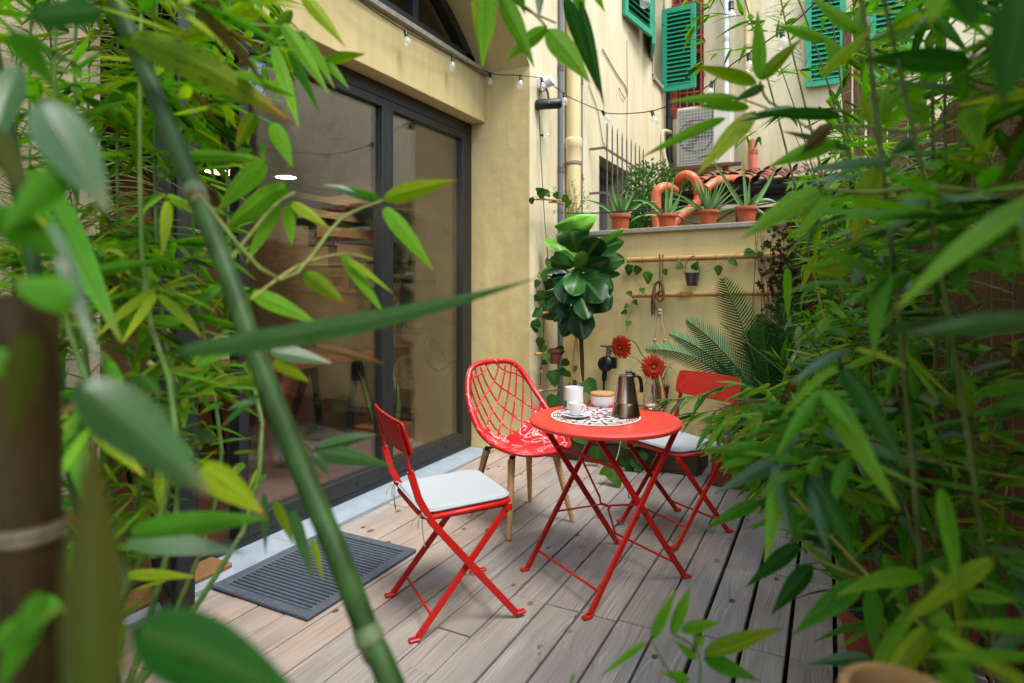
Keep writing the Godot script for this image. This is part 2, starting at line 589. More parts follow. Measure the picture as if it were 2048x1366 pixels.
# ---------------------------------------------------------------- setting
func build_ground() -> void:
	var g := setting("ground", "dark earth under the deck and the courtyard", "ground")
	var b := MB.new()
	b.box(Vector3(0, -0.16, -2), Vector3(60, 0.04, 60))
	part(g, "earth", b, M.dirt)
	var deck := setting("deck", "weathered grey brown timber deck of long planks with dark gaps", "deck")
	var joints := {}
	var x := -2.335
	var k := 0
	while x < 0.5:
		var w := 0.139 if x < -0.5 else 0.1345
		var gap := 0.007 if x < -1.2 else (0.0095 if x < -0.6 else 0.0145)
		var cuts: Array
		if x < -1.9: cuts = [0.9, -2.9, -4.9]
		elif x < -1.7: cuts = [0.9, -1.1, -3.6, -4.9]
		elif x < -1.45: cuts = [0.9, -0.4, -1.28, -3.9, -4.9]
		elif x < -1.3: cuts = [0.9, -1.33, -1.93, -4.9]
		elif x < -1.22: cuts = [0.9, -0.9, -4.9]
		elif x < -0.98: cuts = [0.9, -0.2, -2.275, -4.9]
		elif x < -0.8: cuts = [0.9, -2.28, -2.97, -4.9]
		elif x < -0.68: cuts = [0.9, -2.29, -2.96, -4.9]
		elif x < -0.55: cuts = [0.9, -1.1, -4.9]
		elif x < -0.4: cuts = [0.9, -2.335, -2.955, -4.9]
		else: cuts = [0.9, -2.325, -2.98, -4.9]
		for s in cuts.size() - 1:
			var z0: float = cuts[s] - 0.0035
			var z1: float = cuts[s + 1] + 0.0035
			var m := MB.new()
			var dy := spread(-0.0018, 0.0018)
			var bx := MB.new()
			bx.box(Vector3(x + w / 2, -0.014 + dy, (z0 + z1) / 2), Vector3(w, 0.028, z0 - z1), 0.003)
			# lay the grain along the plank
			var off := Vector2(spread(0, 1), spread(0, 1))
			for q in bx.v.size():
				var p := bx.v[q]
				bx.uv[q] = off + Vector2((p.x - x + p.y * 0.7) / 0.6, p.z / 2.4)
			part(deck, "plank", bx, M.plank[(2 if rng.randf() < 0.75 else 1) if x < -1.5 else ((k % 3) if x < -1.0 else k % 2)])
			k += 1
		x += w + gap
	# joists seen in the gaps
	var j := MB.new()
	for q in 14: j.box(Vector3(-0.95, -0.085, 0.6 - q * 0.4), Vector3(2.9, 0.09, 0.05))
	part(deck, "joists", j, M.old_timber)
	var clips := MB.new()
	for p in [[1405, 1130], [1387, 1230], [1372, 1252], [1478, 1143], [1549, 1155], [1536, 1224], [1455, 1208], [1337, 1276], [1256, 1256], [1425, 1288], [1519, 1312]]:
		clips.box(ony(p[0], p[1], -0.006), Vector3(0.009, 0.004, 0.014))
	stuff(part(deck, "clips", clips, mat(Color(0.75, 0.76, 0.77), 0.3, 0.6)))
	var th := setting("threshold", "pale grey stone threshold strip along the glass doors", "threshold")
	var t := MB.new()
	var zz := [1.4, -0.15, -1.55, -2.2, -4.19]
	for q in 4: t.box(Vector3(-2.475, 0.001, (zz[q] + zz[q + 1]) / 2), Vector3(0.27, 0.036, zz[q] - zz[q + 1] - 0.003), 0.003)
	part(th, "slab", t, M.threshold)

func arch_pts(r_off := 0.0, n := 28) -> Array:
	# springing at s 1.1 and 4.2 (s is minus z), a segment of a circle
	var o := []
	var r := 2.086 + r_off
	var a0 := asin(1.55 / 2.086)
	for k in n + 1:
		var a := lerpf(-a0, a0, float(k) / n)
		o.append(Vector2(2.65 + sin(a) * r, 1.574 + cos(a) * r))
	return o

func wall_xf(x: float) -> Transform3D:
	return Transform3D(Basis(Vector3(0, 0, -1), Vector3(0, 1, 0), Vector3(1, 0, 0)), Vector3(x, 0, 0))

func sbox(b: MB, s0: float, s1: float, y0: float, y1: float, x0: float, x1: float, bev := 0.0) -> void:
	b.box(Vector3((x0 + x1) / 2, (y0 + y1) / 2, -(s0 + s1) / 2), Vector3(x1 - x0, y1 - y0, s1 - s0), bev)

func louvre(h: Node3D, called: String, w: float, ht: float, xf: Transform3D, label := "", n := 17) -> void:
	# a green louvred shutter leaf: frame with slats; local x across, y up, z towards the viewer
	var f := MB.new()
	var e := 0.07
	for s in [0, 1]:
		f.box(xf * Vector3(e / 2 if s == 0 else w - e / 2, ht / 2, 0), Vector3(e, ht, 0.04), 0.004, xf.basis)
		f.box(xf * Vector3(w / 2, e / 2 + (ht - e) * s, 0), Vector3(w - 2 * e, e, 0.036), 0.0, xf.basis)
	for s in [0.02, w - 0.02]:
		for y in [ht * 0.15, ht * 0.85]: f.box(xf * Vector3(s, y, 0.022), Vector3(0.03, 0.08, 0.012), 0.0, xf.basis)
	var p := part(h, called, f, M.green_paint, label)
	var sm := MB.new()
	sm.box(Vector3.ZERO, Vector3(w - 2 * e + 0.004, 0.008, 0.062), 0.002, Basis(Vector3.RIGHT, 0.75))
	var slat := sm.mesh(M.green_paint)
	for k in n:
		var o := part(p, "slat", slat, null)
		o.transform = xf * Transform3D(Basis(), Vector3(w / 2, e + (ht - 2 * e) * (k + 0.5) / n, 0))
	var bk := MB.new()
	bk.box(xf * Vector3(w / 2, ht / 2, -0.03), Vector3(w - 0.1, ht - 0.1, 0.006), 0.0, xf.basis)  # dark sheet behind the slats; shade of the gaps put into its colour
	part(p, "shade_backing", bk, M.green_shaded)

func build_house() -> void:
	var h := thing("courtyard_house", "ochre plastered house with a wide arch of dark framed glass doors", "house")
	var b := MB.new()
	var pl := PackedVector2Array([Vector2(-3, -0.1), Vector2(1.1, -0.1)])
	for p in arch_pts(): pl.append(p)
	pl.append_array(PackedVector2Array([Vector2(4.2, 6.2), Vector2(-3, 6.2)]))
	b.prism(pl, 0.6, wall_xf(-2.62))
	for q in [[4.2, 5.78, -0.1, 6.2], [5.78, 6.85, -0.1, 1.2], [5.78, 6.85, 2.6, 6.2], [6.85, 7.85, -0.1, 6.2], [7.85, 8.4, -0.1, 4.02], [7.85, 8.4, 5.7, 6.2], [8.4, 9.3, -0.1, 6.2]]:
		sbox(b, q[0], q[1], q[2], q[3], -2.62, -2.02)
	part(h, "wall", b, M.plaster_pale)
	var rw := MB.new()
	sbox(rw, -3.0, 1.098, 0.0, 3.3, -2.02, -2.004)
	part(h, "rough_wall", rw, M.plaster_rough, "rough ochre render beside the glass doors")
	# inside of the arch: coat of ochre paint on jamb and soffit
	var so := MB.new()
	var ap := arch_pts(-0.004)
	for k in ap.size() - 1:
		so.poly([Vector3(-2.615, ap[k].y, -ap[k].x), Vector3(-2.615, ap[k + 1].y, -ap[k + 1].x), Vector3(-2.024, ap[k + 1].y, -ap[k + 1].x), Vector3(-2.024, ap[k].y, -ap[k].x)], Vector3(0, -1, 0))
	sbox(so, 4.194, 4.1985, 0.0, 2.972, -2.61, -2.024)
	sbox(so, 1.1015, 1.106, 0.0, 2.972, -2.61, -2.024)
	part(h, "arch_soffit", so, M.plaster)
	var li := MB.new()
	sbox(li, 1.107, 4.193, 2.588, 2.955, -2.66, -2.41, 0.004)
	part(h, "lintel", li, M.plaster)
	var si := MB.new()
	sbox(si, 1.11, 4.19, 2.9555, 2.992, -2.60, -2.375, 0.004)
	part(h, "sill", si, M.stone_grey)
	# lunette window
	var lf := MB.new()
	sbox(lf, 1.12, 4.18, 2.9925, 3.085, -2.53, -2.45, 0.004)
	var outer := arch_pts(-0.01)
	var inner := arch_pts(-0.085)
	for k in outer.size() - 1:
		var q := PackedVector2Array([outer[k], outer[k + 1], inner[k + 1], inner[k]])
		var t := 0
		for p in q: if p.y < 2.99: t += 1
		if t == 0: lf.prism(q, 0.08, wall_xf(-2.53))
	for s in [1.95, 2.65, 3.35]:
		sbox(lf, s - 0.03, s + 0.03, 3.08, 1.574 + sqrt(2.0 * 2.0 - pow(s - 2.65, 2)), -2.52, -2.46)
	var win := part(h, "lunette_window", lf, M.black_top)
	var gp := PackedVector2Array()
	for p in arch_pts(-0.05): if p.y > 3.03: gp.append(p)
	gp.append(Vector2(gp[-1].x, 3.03)); gp.append(Vector2(gp[0].x, 3.03))
	var lg := MB.new()
	var tri := Geometry2D.triangulate_polygon(gp)
	for k in range(0, tri.size(), 3):
		var q := []
		for w in 3: q.append(Vector3(-2.49, gp[tri[k + w]].y, -gp[tri[k + w]].x))
		lg.poly(q, Vector3.RIGHT)
	part(win, "pane", lg, M.glass)
	# glass doors
	var fr := MB.new()
	sbox(fr, 1.11, 4.19, 2.497, 2.586, -2.61, -2.53, 0.004)
	sbox(fr, 1.11, 4.19, 0.02, 0.06, -2.62, -2.535, 0.003)
	for s in [[1.11, 1.19], [4.105, 4.19]]: sbox(fr, s[0], s[1], 0.06, 2.497, -2.61, -2.53, 0.004)
	var door := part(h, "door_frame", fr, M.black_metal)
	for s in [[2.02, 3.14], [3.142, 4.104]]:
		var lf2 := MB.new()
		sbox(lf2, s[0], s[0] + 0.055, 0.06, 2.496, -2.60, -2.525, 0.004)
		sbox(lf2, s[1] - 0.055, s[1], 0.06, 2.496, -2.60, -2.525, 0.004)
		sbox(lf2, s[0] + 0.055, s[1] - 0.055, 0.06, 0.155, -2.598, -2.527, 0.004)
		sbox(lf2, s[0] + 0.055, s[1] - 0.055, 2.44, 2.496, -2.598, -2.527, 0.004)
		sbox(lf2, s[0] + 0.25, s[0] + 0.29, 0.085, 0.11, -2.527, -2.523)
		sbox(lf2, s[1] - 0.29, s[1] - 0.25, 0.085, 0.11, -2.527, -2.523)
		part(door, "sash", lf2, M.black_metal)
		var g := MB.new()
		for gx in [-2.554, -2.558, -2.572, -2.576]:
			g.poly([Vector3(gx, 0.155, -s[0] - 0.055), Vector3(gx, 0.155, -s[1] + 0.055), Vector3(gx, 2.44, -s[1] + 0.055), Vector3(gx, 2.44, -s[0] - 0.055)], Vector3.RIGHT)
		part(door, "pane", g, M.glass)
	var jm := MB.new()
	sbox(jm, 1.74, 1.81, 0.06, 2.496, -2.60, -2.53, 0.004)
	part(door, "post", jm, M.black_metal)
	# the leaf that stands open towards the deck
	var a := Vector3(-2.52, 0.03, -1.62)
	var c := Vector3(-2.03, 0.03, -1.40)
	var d := (c - a).normalized()
	var bs := Basis(d, Vector3.UP, d.cross(Vector3.UP))
	var ol := MB.new()
	for q in [[0.04, 0.07], [(c - a).length() - 0.05, 0.11]]:
		ol.box(a + d * q[0] + Vector3(0, 1.25, 0), Vector3(q[1], 2.44, 0.06), 0.005, bs)
		for w in [-0.018, 0.018]: ol.box(a + d * (q[0] + w) + Vector3(0, 1.25, 0), Vector3(0.006, 2.43, 0.066), 0.0, bs)
	for y in [0.06, 2.42]: ol.box(a + d * ((c - a).length() / 2) + Vector3(0, y, 0), Vector3((c - a).length() - 0.15, 0.09, 0.056), 0.004, bs)
	var leaf := part(h, "open_door", ol, M.black_metal, "narrow dark door leaf standing open")
	var og := MB.new()
	var e := (c - a).length()
	og.poly([a + d * 0.07 + Vector3(0, 0.1, 0), a + d * (e - 0.1) + Vector3(0, 0.1, 0), a + d * (e - 0.1) + Vector3(0, 2.38, 0), a + d * 0.07 + Vector3(0, 2.38, 0)], bs.z)
	part(leaf, "pane", og, M.glass)
	# barred window: shutters inside the reveal, cage outside
	var wn := MB.new()
	for k in 11: sbox(wn, 5.79 + k * 0.096, 5.79 + k * 0.096 + 0.085, 1.21, 2.5, -2.34, -2.30 + 0.01 * (k % 2))
	sbox(wn, 5.785, 6.845, 2.5, 2.597, -2.40, -2.2)
	part(h, "barred_window", wn, plaster(Color(0.40, 0.40, 0.41), Color(0.52, 0.52, 0.53), Vector3(3, 1, 3), bump_tex(0.05, 2.0), 0.2, 33))
	# shuttered window high on the wall
	var up := MB.new()
	sbox(up, 7.86, 8.39, 4.03, 5.69, -2.40, -2.36)
	var uw := part(h, "window", up, mat(Color(0.28, 0.27, 0.25), 0.6))
	var us := MB.new()
	sbox(us, 7.83, 8.42, 3.97, 4.025, -2.3, -1.985, 0.004)
	sbox(us, 7.80, 7.85, 4.03, 5.7, -2.0198, -2.0)
	sbox(us, 8.40, 8.46, 4.03, 5.7, -2.0198, -2.0)
	part(uw, "window_sill", us, M.stone_grey)
	var w1 := Transform3D(Basis(Vector3.UP, PI / 2 - 0.16), Vector3(-1.99, 4.27, -6.52))
	louvre(h, "shutter", 0.72, 1.5, w1, "", 20)
	var w2 := Transform3D(Basis(Vector3.UP, PI / 2 + 0.30), Vector3(-1.86, 4.2, -7.27))
	louvre(h, "shutter", 0.55, 1.5, w2, "", 20)
	# cables and stains on the wall
	var cb := MB.new()
	cb.tube(spline([onx(1205, 98, -2.01), onx(1235, 150, -2.01), onx(1250, 172, -2.01), onx(1255, 190, -2.01)], 4), 0.006, 6)
	cb.tube([onx(1254, 80, -2.01), onx(1255, 190, -2.01), onx(1253, 330, -2.01)], 0.0035, 6)
	cb.tube(spline([onx(1238, 175, -2.01), onx(1248, 195, -2.0), onx(1252, 192, -2.01)], 4), 0.005, 6)
	cb.tube([onx(1177, 168, -2.01), onx(1196, 222, -2.01), onx(1206, 285, -2.01), onx(1214, 298, -2.01)], 0.004, 5)
	part(h, "wall_cable", cb, mat(Color(0.52, 0.42, 0.31), 0.7))

func build_interior() -> void:
	var h := thing("living_room", "dim warm room with beige walls behind the glass doors", "room")
	var w := MB.new()
	sbox(w, 5.3, 5.4, 0, 4.6, -6.6, -2.64)
	sbox(w, -1.1, -1.0, 0, 4.6, -6.6, -2.64)
	sbox(w, -1.0, 5.3, 0, 4.6, -6.7, -6.6)
	part(h, "wall", w, M.interior)
	var cl := MB.new()
	sbox(cl, -1.1, 5.4, 4.6, 4.75, -6.7, -2.63)
	part(h, "ceiling", cl, M.interior)
	var fl := MB.new()
	sbox(fl, -1.1, 5.4, -0.1, 0.012, -6.7, -2.63)
	part(h, "floor", fl, M.floor_wood)
	# mezzanine edge and an inner arch seen through the lunette
	var mz := MB.new()
	sbox(mz, -1.0, 5.3, 2.75, 2.95, -6.6, -4.9)
	part(h, "gallery", mz, M.interior)
	var wf := MB.new()
	for s in [2.9, 3.3, 3.7]: sbox(wf, s, s + 0.05, 0.9, 2.4, -6.598, -6.55)
	sbox(wf, 2.7, 4.3, 0.88, 0.94, -6.598, -6.5)
	sbox(wf, 1.2, 1.27, 0.0, 2.4, -6.598, -6.55)
	sbox(wf, 2.2, 2.6, 0.0, 2.3, -6.598, -6.2)
	part(h, "window_frame", wf, M.interior_dark)
	var sh := MB.new()
	sbox(sh, 3.36, 3.69, 1.0, 2.2, -6.596, -6.58)
	part(h, "curtain", sh, mat(Color(0.62, 0.44, 0.16), 0.9))
	# steel stair climbing away on the right
	var st := thing("steel_stair", "dark open zigzag steel stair inside the right hand glass pane", "stair")
	var sb := MB.new()
	for k in 9:
		var z := -5.12 + k * 0.0
		var x := -2.95 - k * 0.24
		var y := 0.95 + k * 0.19
		sbox(sb, 4.1, 5.0, y, y + 0.035, x - 0.26, x)
	part(st, "tread", sb, M.interior_dark)
	var zg := MB.new()
	for k in 9:
		var x := -2.95 - k * 0.24
		var y := 0.95 + k * 0.19
		sbox(zg, 4.06, 4.098, y - 0.05, y + 0.032, x - 0.26, x + 0.02)
		sbox(zg, 4.06, 4.098, y + 0.032, y + 0.14, x - 0.26, x - 0.19)
	part(st, "stringer", zg, M.interior_dark)
	var ty := ony(650, 716, 0.74)
	var t := thing("dining_table", "brown wooden table on splayed black legs behind the middle glass pane", "table")
	var tb := MB.new()
	sbox(tb, 2.75, 4.2, 0.70, 0.745, -4.15, -3.35, 0.006)
	part(t, "tabletop", tb, M.table_wood)
	for s in [2.95, 3.95]:
		for x in [-4.0, -3.5]:
			var lg := MB.new()
			lg.bar(Vector3(x, 0.70, -s), Vector3(x + (x + 3.75) * 0.35, 0.012, -s - 0.17), 0.05, 0.05)
			part(t, "leg", lg, M.black)
			var l2 := MB.new()
			l2.bar(Vector3(x, 0.70, -s + 0.01), Vector3(x + (x + 3.75) * 0.35, 0.012, -s + 0.22), 0.05, 0.05)
			part(t, "leg", l2, M.black)
	for q in [[3.05, 0.12, -4.0, "white"], [3.22, 0.13, -3.98, "cream"], [3.42, 0.12, -4.02, "grey"]]:
		var bx := thing("storage_box", "small %s box standing on the wooden table indoors" % q[3], "box", Vector3.ZERO, 0, "boxes on the indoor table")
		var bm := MB.new()
		sbox(bm, q[0], q[0] + q[1], 0.745, 0.92, q[2] - 0.1, q[2], 0.006)
		part(bx, "carton", bm, mat(Color(0.78, 0.72, 0.60) if q[3] == "cream" else (Color(0.82, 0.80, 0.75) if q[3] == "white" else Color(0.62, 0.58, 0.52)), 0.8))
	for q in [[2.35, -3.35], [2.1, -3.9]]:
		var sl := thing("wooden_stool", "wooden stool with black legs %s" % ("near the open doorway" if q[0] > 2.2 else "deeper inside the room by the doorway"), "stool", Vector3(q[1], 0.012, -q[0]), 0, "stools inside the room")
		var sm := MB.new()
		sm.lathe([Vector2(0, 0.61), Vector2(0.17, 0.61), Vector2(0.175, 0.63), Vector2(0.17, 0.65), Vector2(0, 0.65)], 20)
		part(sl, "seat", sm, M.table_wood)
		for k in 4:
			var lg := MB.new()
			var a := TAU * k / 4 + 0.6
			lg.tube([Vector3(cos(a) * 0.1, 0.61, sin(a) * 0.1), Vector3(cos(a) * 0.2, 0, sin(a) * 0.2)], 0.013, 8)
			part(sl, "leg", lg, M.black)
	for q in [[445, 340, -3.6, "nearest the doorway"], [572, 352, -5.0, "behind the middle pane"]]:
		var p := onx(q[0], q[1], q[2])
		var l := thing("pendant_lamp", "lit pendant lamp with flared metal shade %s" % q[3], "lamp", p, 0, "pendant lamps in the room")
		var sd := MB.new()
		sd.lathe([Vector2(0.105, -0.015), Vector2(0.10, 0.02), Vector2(0.075, 0.06), Vector2(0.035, 0.085), Vector2(0.03, 0.15), Vector2(0, 0.155)], 24)
		part(l, "lamp_shade", sd, mat(Color(0.62, 0.58, 0.52), 0.5))
		var bu := MB.new()
		bu.lathe([Vector2(0, -0.035), Vector2(0.03, -0.02), Vector2(0.042, 0.01), Vector2(0.03, 0.04), Vector2(0.015, 0.07), Vector2(0, 0.07)], 16)
		var gm := mat(Color(1, 0.9, 0.75), 0.4)
		gm.emission_enabled = true
		gm.emission = Color(1.0, 0.86, 0.66)
		gm.emission_energy_multiplier = 6.0
		part(l, "bulb", bu, gm)
		var cd := MB.new()
		cd.tube([Vector3(0, 0.15, 0), Vector3(0, 4.59 - p.y, 0)], 0.004, 6)
		part(l, "cord", cd, M.black)
		var om := OmniLight3D.new()
		om.name = "lamp_light"
		om.light_energy = 0.35
		om.light_color = Color(1.0, 0.86, 0.68)
		om.omni_range = 12.0
		om.omni_attenuation = 2.0
		om.light_size = 0.04
		om.shadow_enabled = true
		om.position = Vector3(0, 0.01, 0)
		l.add_child(om)
	# fire extinguisher and snake plant by the right pane
	var ex := thing("fire_extinguisher", "fire extinguisher with looped hose standing behind the right pane", "extinguisher", Vector3(-2.92, 0.012, -4.5))
	var em := MB.new()
	em.lathe([Vector2(0, 0), Vector2(0.075, 0), Vector2(0.075, 0.45), Vector2(0.06, 0.51), Vector2(0.02, 0.55), Vector2(0.02, 0.6), Vector2(0, 0.6)], 20)
	part(ex, "cylinder", em, mat(Color(0.34, 0.30, 0.24), 0.5))
	var hm := MB.new()
	hm.tube(spline([Vector3(0, 0.59, 0), Vector3(0, 0.66, 0.1), Vector3(0, 0.80, 0.19), Vector3(0, 0.86, 0.30), Vector3(0, 0.78, 0.38), Vector3(0, 0.64, 0.33), Vector3(0, 0.58, 0.2), Vector3(0, 0.60, 0.05)], 5), 0.014, 8)
	hm.box(Vector3(0, 0.63, -0.04), Vector3(0.03, 0.03, 0.14), 0.004)
	part(ex, "hose", hm, mat(Color(0.16, 0.12, 0.09), 0.6))
	var sp := thing("snake_plant", "upright snake plant in a brown planter behind the right pane", "plant", Vector3(-2.95, 0.012, -3.62))
	var pm := MB.new()
	pm.box(Vector3(0, 0.13, 0), Vector3(0.3, 0.26, 0.3), 0.008)
	part(sp, "planter", pm, M.table_wood)
	for k in 11:
		var lm := MB.new()
		var b0 := Vector3(spread(-0.08, 0.08), 0.25, spread(-0.08, 0.08))
		leaf_strip(lm, [b0, b0 + Vector3(spread(-0.04, 0.04), 0.25, spread(-0.05, 0.05)), b0 + Vector3(spread(-0.12, 0.12), spread(0.36, 0.55), spread(-0.14, 0.14))], 0.045, Vector3(spread(-1, 1), 0, spread(-1, 1)), Color(0.04, 0.09, 0.03), Color(0.05, 0.10, 0.03), 0.0)
		part(sp, "leaf", lm, M.leaf_thick)

func build_back_house() -> void:
	var h := thing("back_house", "pale ochre house across the yard with green louvred shutters", "house")
	var b := MB.new()
	for q in [[-2.02, -1.98, -0.1, 6.4], [-1.98, -1.53, -0.1, 3.66], [-1.98, -1.53, 5.5, 6.4], [-1.53, 5.0, -0.1, 6.4]]:
		b.box(Vector3((q[0] + q[1]) / 2, (q[2] + q[3]) / 2, -8.9), Vector3(q[1] - q[0], q[3] - q[2], 0.4))
	part(h, "wall", b, M.plaster_pale)
	var wd := MB.new()
	wd.box(Vector3(-1.755, 4.58, -8.86), Vector3(0.45, 1.84, 0.03))
	var wn := part(h, "window", wd, mat(Color(0.20, 0.19, 0.19), 0.3))
	var fm := MB.new()
	for x in [-1.95, -1.56]: fm.box(Vector3(x, 4.58, -8.82), Vector3(0.06, 1.84, 0.05), 0.004)
	for y in [3.7, 4.6, 5.47]: fm.box(Vector3(-1.755, y, -8.819), Vector3(0.33, 0.06, 0.048), 0.004)
	part(wn, "frame", fm, mat(Color(0.50, 0.27, 0.12), 0.6))
	var gr := part(h, "grille", MB_grille(), M.rust_red, "red iron window grille")
	var x1 := onz(1324, 20, -8.3)
	var x2 := onz(1392, 175, -8.3)
	louvre(h, "shutter", x2.x - x1.x, x1.y - x2.y, Transform3D(Basis(), Vector3(x1.x, x2.y, -8.3)), "", 17)
	x1 = onz(1611, -40, -8.62)
	x2 = onz(1692, 165, -8.62)
	louvre(h, "shutter", x2.x - x1.x, x1.y - x2.y, Transform3D(Basis(), Vector3(x1.x, x2.y, -8.62)), "", 20)
	louvre(h, "shutter", x2.x - x1.x, x1.y - x2.y, Transform3D(Basis(), Vector3(x2.x + 0.25, x2.y, -8.62)), "", 20)
	var n := thing("neighbour_house", "ochre neighbouring house out of view beyond the fence, placed to be mirrored in the glass", "house")  # out of view; stands where the door glass mirrors it
	var nb := MB.new()
	nb.box(Vector3(3.9, 1.0, -6.8), Vector3(1.4, 2.2, 0.2))
	nb.box(Vector3(4.7, 2.4, -2.5), Vector3(0.3, 5.0, 14.4))
	part(n, "wall", nb, M.plaster_pale)
	var nw := MB.new()
	for z in [-1.5, -3.4, -5.6]: nw.box(Vector3(4.54, 2.8, z), Vector3(0.03, 1.1, 0.85))
	part(n, "window", nw, mat(Color(0.12, 0.11, 0.1), 0.3))
	var ng := MB.new()
	ng.box(Vector3(3.5, 2.15, -4.0), Vector3(2.1, 0.12, 5.0))
	ng.box(Vector3(2.4, 2.2, -4.0), Vector3(0.1, 0.18, 5.0))
	for z in [-1.9, -3.2, -4.5, -5.8]: ng.bar(Vector3(4.54, 1.6, z), Vector3(2.45, 2.1, z), 0.08, 0.08)
	part(n, "canopy", ng, M.brown_wood)
	var np := MB.new()
	np.tube([Vector3(4.48, 0, -5.0), Vector3(4.48, 4.8, -5.0)], 0.06, 12)
	part(n, "drain_pipe", np, mat(Color(0.72, 0.28, 0.18), 0.5))

func MB_grille() -> MB:
	var g := MB.new()
	for u in [1346, 1360, 1374, 1388, 1402]: 
		var p := onz(u, 222, -8.45)
		g.box(Vector3(p.x, 4.6, -8.45), Vector3(0.014, 1.85, 0.014))
	for v in [12, 80, 147, 190, 219]:
		var p := onz(1346, v, -8.45)
		var q := onz(1402, v, -8.45)
		g.box(Vector3((p.x + q.x) / 2, p.y, -8.445), Vector3(q.x - p.x + 0.02, 0.014, 0.012))
		g.box(Vector3(q.x + 0.014, p.y, -8.575), Vector3(0.012, 0.012, 0.27))
		g.box(Vector3(p.x - 0.014, p.y, -8.575), Vector3(0.012, 0.012, 0.27))
	return g

func build_garden_wall() -> void:
	var g := thing("garden_wall", "yellow plastered end wall with grey stone coping carrying aloe pots", "wall", Vector3(-2.02, 0, -4.75), -0.139)
	var b := MB.new()
	b.box(Vector3(1.35, 0.8, -0.16), Vector3(2.7, 1.81, 0.32))
	part(g, "wall", b, M.plaster_yellow)
	for k in 3:
		var c := MB.new()
		c.box(Vector3(0.45 + k * 0.9, 1.723, -0.15), Vector3(0.896, 0.035, 0.39), 0.004)
		part(g, "coping_stone", c, M.stone_grey)

# ---------------------------------------------------------------- foliage
# kinds: 0 bright (backlit glow in the colour), 1 mid green, 2 bluish (sky sheen in the colour), 3 yellow green, 4 green with ochre tip, 5 dark (shade in the colour), 6 brown
func leaf_cols(kind: int) -> Array:
	match kind:
		0: return [Color(0.17, 0.46, 0.018), Color(0.26, 0.56, 0.035), Color(0.42, 0.40, 0.06)]
		1: return [Color(0.085, 0.33, 0.020), Color(0.13, 0.42, 0.032), Color(0.28, 0.27, 0.045)]
		2: return [Color(0.070, 0.20, 0.06), Color(0.11, 0.26, 0.085), Color(0.30, 0.24, 0.12)]
		3: return [Color(0.33, 0.52, 0.018), Color(0.46, 0.56, 0.03), Color(0.62, 0.38, 0.06)]
		4: return [Color(0.19, 0.40, 0.015), Color(0.36, 0.40, 0.02), Color(0.52, 0.20, 0.03)]
		5: return [Color(0.024, 0.13, 0.016), Color(0.036, 0.17, 0.021), Color(0.13, 0.11, 0.025)]
		7: return [Color(0.085, 0.12, 0.018), Color(0.12, 0.105, 0.024), Color(0.18, 0.09, 0.03)]
	return [Color(0.20, 0.12, 0.04), Color(0.16, 0.075, 0.025), Color(0.10, 0.045, 0.02)]

func blade(t: float) -> float:   # width profile of a bamboo leaf
	return sin(PI * pow(clampf(t, 0.0, 1.0), 0.64)) * (1.0 - 0.12 * t) * 1.04 if t < 0.999 else 0.0

func leaf_strip(m: MB, ctrl: Array, width: float, side_hint: Vector3, ca: Color, cb: Color, fold := 0.18, tip = null, prof = null, na := 4, nl := 10, wave := 0.0) -> void:
	var a: Vector3 = ctrl[0]
	var b: Vector3 = ctrl[1]
	var c: Vector3 = ctrl[2]
	var ph := spread(0, 6)
	var streak := []
	for k in na + 1: streak.append(spread(0.86, 1.14))
	var tipstart := spread(0.72, 0.9)
	var edge := spread(-0.3, 0.5)
	var f := func(u: float, t: float) -> Vector3:
		var p := a.lerp(b, t).lerp(b.lerp(c, t), t)
		var d := (b - a).lerp(c - b, t).normalized()
		var s := side_hint - d * side_hint.dot(d)
		s = s.normalized() if s.length() > 0.01 else d.cross(Vector3.UP).normalized()
		var up := s.cross(d)
		var w = width * 0.5 * (blade(t) if prof == null else prof.call(t))
		var q := u * 2.0 - 1.0
		return p + s * (q * w) + up * (absf(q) * w * fold * 2.0 - w * fold + wave * width * sin(t * 9.0 + ph + q * 2.0) * absf(q))
	var cf := func(u: float, t: float) -> Color:
		var k := int(round(u * na))
		var q := absf(u * 2.0 - 1.0)
		var o = ca.lerp(cb, clampf(t * 0.8 + 0.25 * q, 0, 1)) * streak[k]
		if na >= 10:
			o *= 1.0 + 0.28 * pow(absf(sin(t * 20.0 - q * 3.2)), 10.0)
		if q < 0.1: o = o.lerp(Color(0.30, 0.36, 0.10), 0.22)
		if tip != null:
			var x := smoothstep(tipstart, 1.0, t + 0.14 * q * edge)
			o = o.lerp(tip, x)
		o.a = 1.0
		return o
	m.grid(na, nl, f, cf)

func make_leaves() -> void:
	for kind in 7:
		var l := []
		for k in 4:
			var m := MB.new()
			var c := leaf_cols(kind)
			var droop := spread(-0.06, 0.26)
			leaf_strip(m, [Vector3.ZERO, Vector3(spread(-0.05, 0.05), droop * 0.15 + 0.03, 0.5), Vector3(spread(-0.08, 0.08), -droop, 1.0)], spread(0.12, 0.165), Vector3.RIGHT, c[0] * spread(0.85, 1.15), c[1] * spread(0.85, 1.15), spread(0.08, 0.3), c[2])
			l.append(m.mesh(M.leaf_gloss if kind == 2 or (kind == 5 and k < 1) else M.leaf))
		leaf_lib[kind] = l

func pick(weights: Array) -> int:
	var s := 0.0
	for w in weights: s += w
	var r := rng.randf() * s
	for k in weights.size():
		r -= weights[k]
		if r <= 0.0: return k
	return 0

